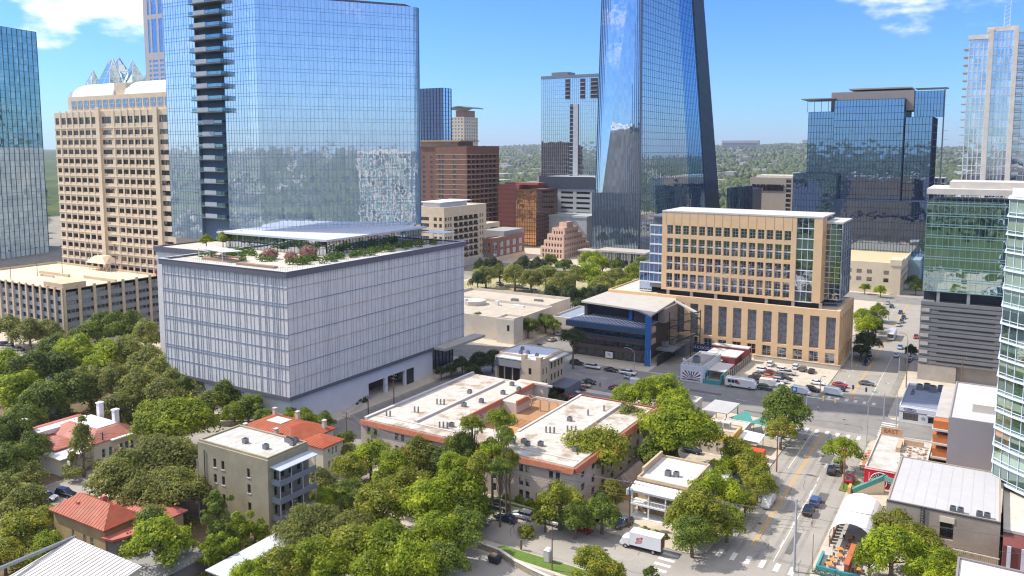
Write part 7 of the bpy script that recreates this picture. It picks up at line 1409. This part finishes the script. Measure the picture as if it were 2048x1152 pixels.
lot=[(1541,731,90,'suv','white','white car alone near the stone wall of the sunny lot'),(1592,737,90,'suv','white','white car left of three by the stone wall'),(1606,741,90,'suv','grey','grey car in the middle of three by the stone wall'),(1623,745,90,'sedan','black','black car right of three by the stone wall'),
(1527,744,0,'suv','white','white car at the head of the left row in the sunny lot'),(1542,748,0,'sedan','maroon','dark red car right of the white one heading the left row'),(1520,752,0,'sedan','grey','dark grey car second in the left row of the sunny lot'),(1538,757,0,'sedan','orange','orange car in the middle of the packed rows'),(1512,758,0,'sedan','black','black car third in the left row of the sunny lot'),(1505,765,0,'sedan','navy','dark blue car fourth in the left row of the sunny lot'),
(1567,744,0,'suv','white','white car at the head of the right row in the sunny lot'),(1574,749,0,'pickup','silver','silver pickup beside the head of the right row'),(1562,754,0,'sedan','grey','grey car second in the right row'),(1570,760,0,'sedan','black','black car third in the right row'),(1560,765,0,'suv','silver','silver car fourth in the right row'),(1552,770,0,'suv','white','white car near the front of the right row'),
(1635,769,0,'sedan','white','white car in the middle of the lot right of the packed rows'),(1625,783,0,'suv','black','black car beside the blue and white van'),(1680,773,0,'sedan','red','bright red car at the right side of the lot'),(1676,780,0,'sedan','black','black car just below the bright red car'),(1530,779,0,'suv','green','dark green car at the street edge below the white van'),(1733,770,0,'sedan','grey','dark grey moving car crossing the avenue junction')]
for (px,py,yaw,k,c,l) in lot: car(k,px,py,yaw,c,l,g if 'moving' not in l else None,z=.16 if 'moving' not in l else .02)
v_=car('foodtruck',1482,775,0,'white','long white food truck parked at the street side of the lot',z=.16); b=MB(); b.box(-1.2,-1.30,1.3,-.1,-1.27,2.0); q=b.build('emblem',mat('emblem_red',(.45,.1,.08),.6),None); q.parent=v_
v_=car('van',1538,772,0,'white','white van behind the long white food truck',g,z=.16); v_=car('van',1603,788,-8,'white','white van with a bright blue rear half',z=.16); b=MB(); b.box(-2.75,-1.02,.6,-1.0,-1.005,2.2); b.tube([(-1.9,-1.03,1.4),(-1.9,-1.025,1.4)],.5,14,1); q=b.build('blue_wrap',[mat('wrap_blue',(.02,.22,.50),.5),white],None); q.parent=v_
car('van',1668,790,-8,'white','plain white van at the corner of the lot by the crossing',z=.16)
g='vehicles on the avenue'
for (px,py,yaw,k,c,l) in ((1645,936,90,'sedan','white','x'),): pass
car('van',1536,1010,-90,'white','white van driving toward the viewer on the avenue'); car('suv',1630,1008,90,'blue','blue car ahead at the right kerb of the avenue',g); car('suv',1617,1026,90,'black','black car behind the blue one at the right kerb of the avenue',g)
car('suv',1663,945,95,'black','black car parked beside the grass island by the bar'); car('suv',1675,930,95,'silver','silver car ahead of the black one beside the grass island'); car('sedan',1700,962,90,'red','red car parked under the tree by the red bar',z=.14)
car('bus',1784,676,-90,'white','white city bus on the avenue beyond the junction')
for (px,py,c,l) in ((1797,652,'silver','silver car just behind the bus on the avenue'),(1803,645,'grey','first dark car behind the silver one on the avenue'),(1807,637,'navy','second dark car in the queue on the avenue'),(1801,627,'navy','third dark car in the queue on the avenue'),(1800,697,'lightblue','pale blue car crossing the bar of shade on the avenue'),(1793,713,'silver','silver car nearest the junction on the avenue'),(1832,676,'red','red car at the foot of the louvred garage'),(1740,718,'grey','grey car parked under the dark avenue trees'),(1732,728,'navy','dark car parked below the grey one by the avenue trees'),(1818,722,'navy','dark car parked below the louvred garage'),(1775,608,'silver','silver car near the far crossing'),(1783,615,'black','dark car beside the silver one near the far crossing')): car('sedan',px,py,-90,c,l,'far cars on the avenue')
for i,(px,py,c,l) in enumerate(((10,692,'navy','dark blue car leftmost at the left edge of the garage street'),(22,698,'silver','silver car second from left in the garage street'),(37,702,'navy','dark blue car third from left in the garage street'),(62,711,'navy','dark blue car rightmost in the garage street'))): car('suv',px,py,20,c,l,'cars in front of the grey parking garage',z=.05)
car('pickup',90,1000,20,'white','white pickup with black bed at the mansion street'); car('suv',132,992,10,'black','black car behind the white pickup at the mansion street')
for i,(px,py,c,l) in enumerate(((1075,694,'green','dark car parked nearest the beige building on the side street'),(1105,682,'tan','beige car further along the side street'),(1120,670,'silver','silver car near the red car on the side street'),(1132,664,'red','red car at the far end of the side street row'))): car('sedan',px,py,85,c,l,'cars on the side street by the tiered building')
for i,(px,py,c,l) in enumerate(((1000,570,'silver','silver van like car by the park entrance'),(1055,582,'white','white car left of two at the park edge'),(1070,584,'silver','silver car right of two at the park edge'),(1040,577,'black','dark car in the park edge shade'))): car('suv',px,py,0,c,l,'cars parked at the park edge',z=.15)
for i,(px,py,c,l) in enumerate(((1430,880,'black','black car behind the mustard wall yard'),(1384,905,'navy','dark car under the big bright tree'),(1448,884,'silver','silver car beside the black one behind the mustard wall'))): car('suv',px,py,0,c,l,'cars in the yard behind the porch house',z=.16)
for i,(px,py,c,l) in enumerate(((1660,610,'silver','silver pickup on the terrace of the tan building'),(1672,603,'white','white car behind the silver pickup on the tan building terrace'))):
    car('pickup' if i==0 else 'suv',px,py,20,c,l,'cars on the tan building terrace',z=19.52)
# box truck
def boxtruck():
    x,y=at(1283,1098,0); t=thing('box_truck','white box truck with a tilted red square logo parked before the porch house','truck',(0,0,0))
    b=MB(); b.box(-4.1,-1.2,.95,2.0,1.2,3.45); b.build('cargo_box',mat('truck_white',(.72,.72,.71),.45,var=.04),t); b=MB(); loft(b,[(2.1,1.05,.5,2.2),(2.5,1.08,.45,2.35),(3.4,1.06,.45,2.2),(3.9,1.0,.5,1.3),(4.05,.95,.5,1.1)]); o=b.build('cab',CP,t); o.color=(*COLS['white'],1)
    b=MB(); b.box(2.6,-1.095,1.35,3.4,-1.07,2.0); b.hexa([(3.45,-.9,1.35),(3.92,-.85,1.32),(3.92,.85,1.32),(3.45,.9,1.35)],[(3.3,-.88,2.15),(3.45,-.84,2.1),(3.45,.84,2.1),(3.3,.88,2.15)]); b.build('windows',carglass,t)
    b=MB(); b.box(-4.0,-.9,.6,2.2,.9,.94); b.build('chassis',black,t); b=MB(); b.box(-4.13,-1.0,1.1,-4.09,1.0,3.2); b.build('rear_door',mat('door_maroon',(.20,.06,.05),.7),t)
    for wx in (-2.6,2.8):
        for sy in (-1,1): w=bpy.data.objects.new('wheel',WH); COL.objects.link(w); w.parent=t; w.location=(wx,sy*.95,.45); w.scale=(1.3,1.5,1.3)
    for sy in (-1,1): b=MB(); b.box(3.98,sy*.7-.15,.75,4.08,sy*.7+.15,.95); b.build('headlight',lampw,t)
    F=FS(0,-1.2,0); m=mat('logo_red',(.50,.02,.03),.6,var=.02); c=math.cos(R(14)); s_=math.sin(R(14)); b=MB()
    P=lambda u,v,d=.012: F.P(1.0*-.0-.1+u*c+v*s_,2.15-u*s_*-1*-1+v*c if False else 2.15+v*c-u*s_*-1,d)
    b.face([P(-.62,-.62),P(.62,-.62),P(.62,.62),P(-.62,.62)]); b.build('logo',m,t)
    for i,w in enumerate(('The','Dream','Team')): q=text(w,.44,F,-.1-.0+(.36-.36*i)*s_,2.15+(.36-.36*i)*c,.02,white,t,'lettering',R(14))
    t.location=(x,y,.0); t.rotation_euler=(0,0,R(180+2)); return t
tb_=boxtruck()
# the driver's side faces the viewer when the truck points left: mirror logo to the other flank
for o in list(tb_.children):
    if o.name.startswith(('logo','lettering')): o.data.transform(Matrix.Rotation(math.pi,4,'Z')); 
# ================================================================ STREET FURNITURE
def lamp(px,py,h,arm,yaw,label,z=.13,m=None,xy=None):
    x,y=xy or at(px,py,z); m=m or mat('galvanised',(.45,.48,.50),.4,metal=.5,var=.05); t=thing('street_lamp',label,'street lamp',(0,0,0),'curved street lamps'); MB().tube([(0,0,0),(0,0,h*.8)],[.14,.1],7).build('pole',m,t)
    pts=[(0,0,h*.8)]+[(arm*(1-math.cos(R(a))),0,h*.8+h*.2*math.sin(R(a))) for a in (20,40,60,80)]+[(arm*1.1,0,h)]; MB().tube(pts,.07,6).build('arm',m,t); b=MB(); b.box(arm*1.05,-.15,h-.08,arm*1.05+.8,.15,h+.08); b.build('lamp_head',m,t); t.location=(x,y,z); t.rotation_euler=(0,0,R(yaw)); return t
lamp(1733,893,12.5,2.6,205,'silver curved street lamp at the bar corner of the junction'); lamp(1791,872,13.5,2.8,160,'silver curved street lamp rising beside the corner shop window'); lamp(1268,750,9,2.5,190,'street lamp before the blue pier of the tiered building'); lamp(1703,738,9,2.4,0,'street lamp at the foot of the tan building corner'); lamp(1797,758,9,2.4,180,'street lamp beside the avenue opposite the tan building'); lamp(1813,735,12,2,200,'pale blue green street lamp at the louvred garage corner'); lamp(1755,660,9,2.4,0,'street lamp near the bus stop trees'); lamp(1777,640,9,2.4,0,'further street lamp along the shaded avenue side'); lamp(1400,862,7,1.2,200,'thin grey lamp beside the raised canopy'); lamp(980,600,8,1.5,0,'lamp at the left corner of the park street'); lamp(1640,790,6,.6,0,'short lamp at the lot entrance'); lamp(1068,590,8,1,0,'slim lamp at the edge of the park street')
def signalmast(px,py,h,arm,yaw,label,z=.13):
    x,y=at(px,py,z); m=mat('galvanised',(.45,.48,.5),.4,metal=.5,var=.05); t=thing('traffic_signal',label,'traffic signal',(0,0,0),'traffic signal masts'); MB().tube([(0,0,0),(0,0,h)],[.16,.11],7).build('pole',m,t); MB().tube([(0,0,h-.4),(arm,0,h)],[.1,.06],6).build('mast_arm',m,t)
    for k in (.55,.95): b=MB(); b.box(arm*k-.2,-.2,h-.7,arm*k+.2,.2,h+.5); b.build('signal_head',mat('signal_yellow',(.55,.42,.12),.6) if px<1700 else darkmetal,t)
    b=MB(); b.box(arm*.2,-.05,h-.5,arm*.38,.05,h-.1); b.build('street_name_sign',mat('sign_green',(.02,.28,.16),.6),t); t.location=(x,y,z); t.rotation_euler=(0,0,R(yaw))
signalmast(1767,838,7.5,9,170,'signal mast with green street name plate reaching over the avenue'); signalmast(1612,838,6.8,8,-5,'signal mast with yellow heads over the shaded cross street'); signalmast(968,620,7,8,180,'signal mast at the left end of the park street')
def pole(px,py,h,label,m=polewood,cans=0,z=.13,arms=1,r=.17,xy=None,lean=0,kind='utility_pole'):
    x,y=xy or at(px,py,z); t=thing(kind,label,'utility pole',(x,y,z),'utility poles'); MB().tube([(x,y,z),(x+lean,y,z+h)],[r,r*.65],8).build('pole',m,t)
    for k in range(arms): b=MB(); b.box(x+lean-1.1,y-.06,z+h-.5-k*1.0,x+lean+1.1,y+.06,z+h-.36-k*1.0); b.build('crossarm',m,t); b=MB(); [b.tube([(x+lean+q,y,z+h-.36-k),(x+lean+q,y,z+h-.15-k)],.05,5) for q in (-1,-.4,.4,1)]; b.build('insulators',white,t)
    for k in range(cans): a=k*2.1; b=MB(); b.tube([(x+.45*math.cos(a),y+.45*math.sin(a),z+h-2.6),(x+.45*math.cos(a),y+.45*math.sin(a),z+h-1.5)],.3,10); b.build('transformer',mat('can_grey',(.45,.48,.5),.5),t)
    return (x+lean,y,z+h-.3)
pA=pole(1258,1055,9.6,'pole with three grey transformer cans beside the box truck',cans=3); pB=pole(1553,943,9.8,'rust brown pole with transformer cans at the left kerb of the avenue',mat('rust_pole',(.30,.10,.06),.85),cans=2); pC=pole(1687,978,9.5,'brown pole in the grass island by the bar',mat('rust_pole',(.3,.1,.06),.85)); concp=mat('concrete_pole',(.38,.38,.40),.8)
pD=pole(1588,1142,13.4,'tall grey concrete pole at the bottom of the avenue pavement',concp,arms=1,r=.26); pE=pole(1104,1140,8.8,'slim brown pole beside the portable toilet',arms=0,r=.13); pF=pole(208,925,7.5,'dark pole in front of the mansion porch',mat('dark_pole',(.06,.06,.07),.8),r=.2); pG=pole(694,905,10.5,'brown pole left of the courtyard apartments carrying many wires',arms=2); pH=pole(788,808,9.0,'pole with cluttered top beyond the long orange tiled edge',arms=2); pI=pole(737,848,8,'short dark pole between two wire poles by the podium',arms=1,m=mat('dark_pole',(.06,.06,.07),.8)); pJ=pole(1812,775,10,'brown pole near the junction beside the corner shop',arms=1); pK=pole(1922,775,10,'brown pole behind the corner shop roof',arms=1); pL=pole(1612,1145,7,'thin rust pole at the patio corner',mat('rust_pole',(.3,.1,.06),.85),arms=0,r=.07,xy=(-25.2,145.6)); pM=pole(411,1035,12.5,'grey pole at the left corner of the olive brick wall',concp,arms=0,xy=(-136.2,103.2)); pN=pole(1033,985,6,'slim dark post before the palm at the apartment wall',arms=0,r=.1)
wirem=mat('wire_black',(.10,.09,.09),.6,var=.0)
def wires(label,pairs,r=.025,sag=.7):
    b=MB()
    for p,q in pairs:
        p=Vector(p); q=Vector(q); pts=[p.lerp(q,k/10)-Vector((0,0,sag*4*(k/10)*(1-k/10))) for k in range(11)]; b.tube(pts,r,4,cap=False)
    tag(b.build('overhead_wires',wirem),label,'power lines')
def offs(p,ds): return [(p[0]+dx,p[1],p[2]+dz) for dx,dz in ds]
lv_=[(-1,.1),(.4,.1),(1,.1),(0,-1.6),(.1,-2.6),(0,-3.2)]
def run(p,q,lv=lv_): return list(zip(offs(p,lv),offs(q,lv)))
wires('overhead wires crossing from the apartment court to the transformer pole',run((-112,139.5,10.2),pA),.03,.6)
wires('overhead wires from the transformer pole across the avenue toward the tall concrete pole',run(pA,(pD[0]+2,pD[1]+1,11.0)),.03,.9)
wires('overhead wires from the wire pole toward the court front',run(pG,(-112,139.5,10.2)),.03,.9)
wires('overhead wires between the pole by the podium and the cluttered pole',run(pG,pH,[(-1,.1),(1,.1),(0,-1)]),.025,.6)
wires('overhead wires from the rust brown pole to the grass island pole',run(pB,pC,[(-1,.1),(1,.1),(0,-2)]),.025,.7)
wires('overhead wires over the mansion street',run(pF,(-190,96,7.5),[(-1,0),(1,0),(0,-1),(0,-1.6)])+run(pF,(-158,128,8),[(0,0),(0,-1)]),.025,.6)
wires('overhead wires from the tall concrete pole to the right',run(pD,(12,150,13),[(-1,.1),(1,.1),(0,-2.5)]),.025,.7)
# portable toilet, dumpster, bollards
x,y=at(1096,1122,.15); t=thing('portable_toilet','grey and white portable toilet on the grass verge','portable toilet',(x,y,.15)); b=MB(); b.box(x-.6,y-.6,.15,x+.6,y+.6,2.3); b.build('cabin',mat('toilet_grey',(.33,.36,.38),.6),t); b=MB(); b.hexa([(x-.65,y-.65,2.3),(x+.65,y-.65,2.3),(x+.65,y+.65,2.3),(x-.65,y+.65,2.3)],[(x-.4,y-.4,2.6),(x+.4,y-.4,2.6),(x+.4,y+.4,2.6),(x-.4,y+.4,2.6)]); b.build('roof',white,t); b=MB(); b.box(x-.45,y-.63,.25,x+.45,y-.6,2.1); b.build('door',paleconc,t)
x,y=at(990,1125,.15); t=thing('dumpster','dark dumpster heaped with brown cardboard in the shaded lot','dumpster',(x,y,.15)); b=MB(); b.hexa([(x-.9,y-.6,.2),(x+.9,y-.6,.2),(x+.9,y+.6,.2),(x-.9,y+.6,.2)],[(x-1.1,y-.8,1.4),(x+1.1,y-.8,1.4),(x+1.1,y+.8,1.4),(x-1.1,y+.8,1.4)]); b.build('bin',darkmetal,t); b=MB(); b.box(x-.7,y-.4,1.4,x+.3,y+.4,1.8); b.build('cardboard',mat('cardboard',(.45,.31,.2),.9),t)
t=thing('gate_post','short dark brown post at the edge of the grass strip','post',(0,0,0)); x,y=at(1042,1098,.15); MB().tube([(x,y,.15),(x,y,2.0)],.2,8).build('post',polewood,t)
for i in range(26):
    x=-262+i*.0; 
for k in range(16):
    x,y=-250+k*3.4,505-.0*k; 
    o=MB().box(x-.8,y-.25,.13,x+.8,y+.25,1.1).build('barrier',mat('barrier_red',(.55,.08,.04),.6) if k%2 else white); tag(o,('red' if k%2 else 'white')+f' plastic barrier, {ORD[k]} from left by the stepped building','barrier','construction barriers')
# parasol like sign posts
for i,(px,py,l) in enumerate(((1368,742,'small white sign on a pole beside the mural building'),(139,960,'square white sign board by the mansion street'),(1625,722,'tall dark sign pole in the sunny lot'))):
    x,y=at(px,py,.13); t=thing('sign_post',l,'sign',(x,y,.13)); MB().tube([(x,y,.13),(x,y,4.5)],.06,6).build('post',metalgrey,t); b=MB(); b.box(x-.5,y-.05,3.6,x+.5,y+.05,4.6); b.build('sign_board',white,t)
# ================================================================ PEOPLE
def person(px,py,z,label,shirt,legs,hair=(.05,.03,.02),yaw=0,pose='stand',xy=None):
    x,y=xy or at(px,py,z); t=thing('person',label,'person',(0,0,0))
    sw=.12 if pose=='walk' else .02
    J=[(0,0,.95),(0,0,1.18),(0,0,1.42),(0,0,1.52),(0,.01,1.64),(0,.01,1.76),(-.10,0,.90),(-.11,sw,.50),(-.11,sw*1.2,.08),(-.11,sw*1.2-.14,.04),(.10,0,.90),(.11,-sw,.50),(.11,-sw*1.6,.08),(.11,-sw*1.6-.14,.04),(-.20,0,1.40),(-.25,.02,1.12),(-.24,-.12,.90),(.20,0,1.40),(.25,.02,1.12),(.24,-.12,.90)]
    if pose=='climb': J[14:20]=[(-.2,0,1.42),(-.38,-.05,1.6),(-.42,-.15,1.88),(.2,0,1.42),(.38,-.05,1.6),(.42,-.15,1.88)]
    E=[(0,1),(1,2),(2,3),(3,4),(4,5),(0,6),(6,7),(7,8),(8,9),(0,10),(10,11),(11,12),(12,13),(2,14),(14,15),(15,16),(2,17),(17,18),(18,19)]
    Rd=[.145,.135,.15,.06,.105,.09,.10,.075,.05,.045,.10,.075,.05,.045,.065,.05,.035,.065,.05,.035]
    me=bpy.data.meshes.new('body'); me.from_pydata(J,E,[]); o=bpy.data.objects.new('body',me); COL.objects.link(o); o.modifiers.new('s','SKIN'); o.modifiers.new('u','SUBSURF').levels=1; o.modifiers['u'].render_levels=1
    for i,v in enumerate(me.skin_vertices[0].data): v.radius=(Rd[i],Rd[i]); v.use_root=(i==0)
    dg=bpy.context.evaluated_depsgraph_get(); m2=bpy.data.meshes.new_from_object(o.evaluated_get(dg)); bpy.data.objects.remove(o); m2.materials.clear(); sk=mat('skin',(.42,.25,.17),.6,var=.03)
    for q in (sk,mat('shirt_'+label[:14].replace(' ','_'),shirt,.8),mat('trousers_'+label[:14].replace(' ','_'),legs,.8)): m2.materials.append(q)
    for p in m2.polygons: c=p.center; p.material_index=1 if (.98<c.z<1.5 or (pose=='climb' and 1.3<c.z<1.8 and abs(c.x)>.2)) and not(c.z<1.05 and abs(c.x)>.2) else 2 if c.z<=.98 and abs(c.x)<.2 else 0
    o=bpy.data.objects.new('body',m2); COL.objects.link(o); o.parent=t
    b=MB(); b.tube([(0,.03,1.66),(0,.03,1.74),(0,.02,1.81),(0,.02,1.84)],[.115,.12,.08,.02],9); b.build('hair',mat('hair_dark',hair,.8),t); t.location=(x,y,z); t.rotation_euler=(0,0,R(yaw)); return t
person(1624,1053,.14,'person in pale shirt and tan trousers standing behind the parked cars on the wide pavement',(.5,.5,.46),(.32,.24,.16),yaw=20,pose='walk')
person(1200,775,.14,'person in a red shirt near the shaded car park entrance',(.5,.05,.04),(.06,.06,.08),yaw=200,pose='walk')
person(1636,822,.14,'person in white shirt at the lot side of the crossing',(.6,.6,.6),(.1,.12,.2),yaw=90)
person(1066,845,5.72,'person in dark clothes sitting area side of the wooden courtyard deck',(.05,.05,.06),(.05,.05,.06),xy=(-96,162))
person(0,0,30,'person in red overalls hanging by rope at the top left corner of the pale podium',(.55,.04,.03),(.5,.05,.04),yaw=180,pose='climb',xy=(-210.9,148.6)).location.z=37.6
b=MB(); b.tube([(-210.9,148.6,39.6),(-210.6,149.2,43.1)],.05,5); tag(b.build('climbing_rope',mat('rope',(.5,.1,.08),.8)),'rope from the podium edge to the hanging person','rope')
# ---- air between the near city and the far hills
hz=MB(); hz.box(-9500,-3500,-3,9500,15500,330); hz=hz.build('haze',mat('haze_tmp',(1,1,1))); hm=bpy.data.materials.new('haze'); hm.use_nodes=True; t=hm.node_tree; t.nodes.remove(t.nodes['Principled BSDF']); pv=N(t,'ShaderNodeVolumePrincipled'); pv.inputs['Color'].default_value=(.78,.87,1,1); pv.inputs['Density'].default_value=.00006; pv.inputs['Anisotropy'].default_value=.2; L(t,pv.outputs[0],t.nodes['Material Output'].inputs['Volume']); hz.data.materials.clear(); hz.data.materials.append(hm); hz['kind']='stuff'; hz['label']='thin pale haze over the distance'
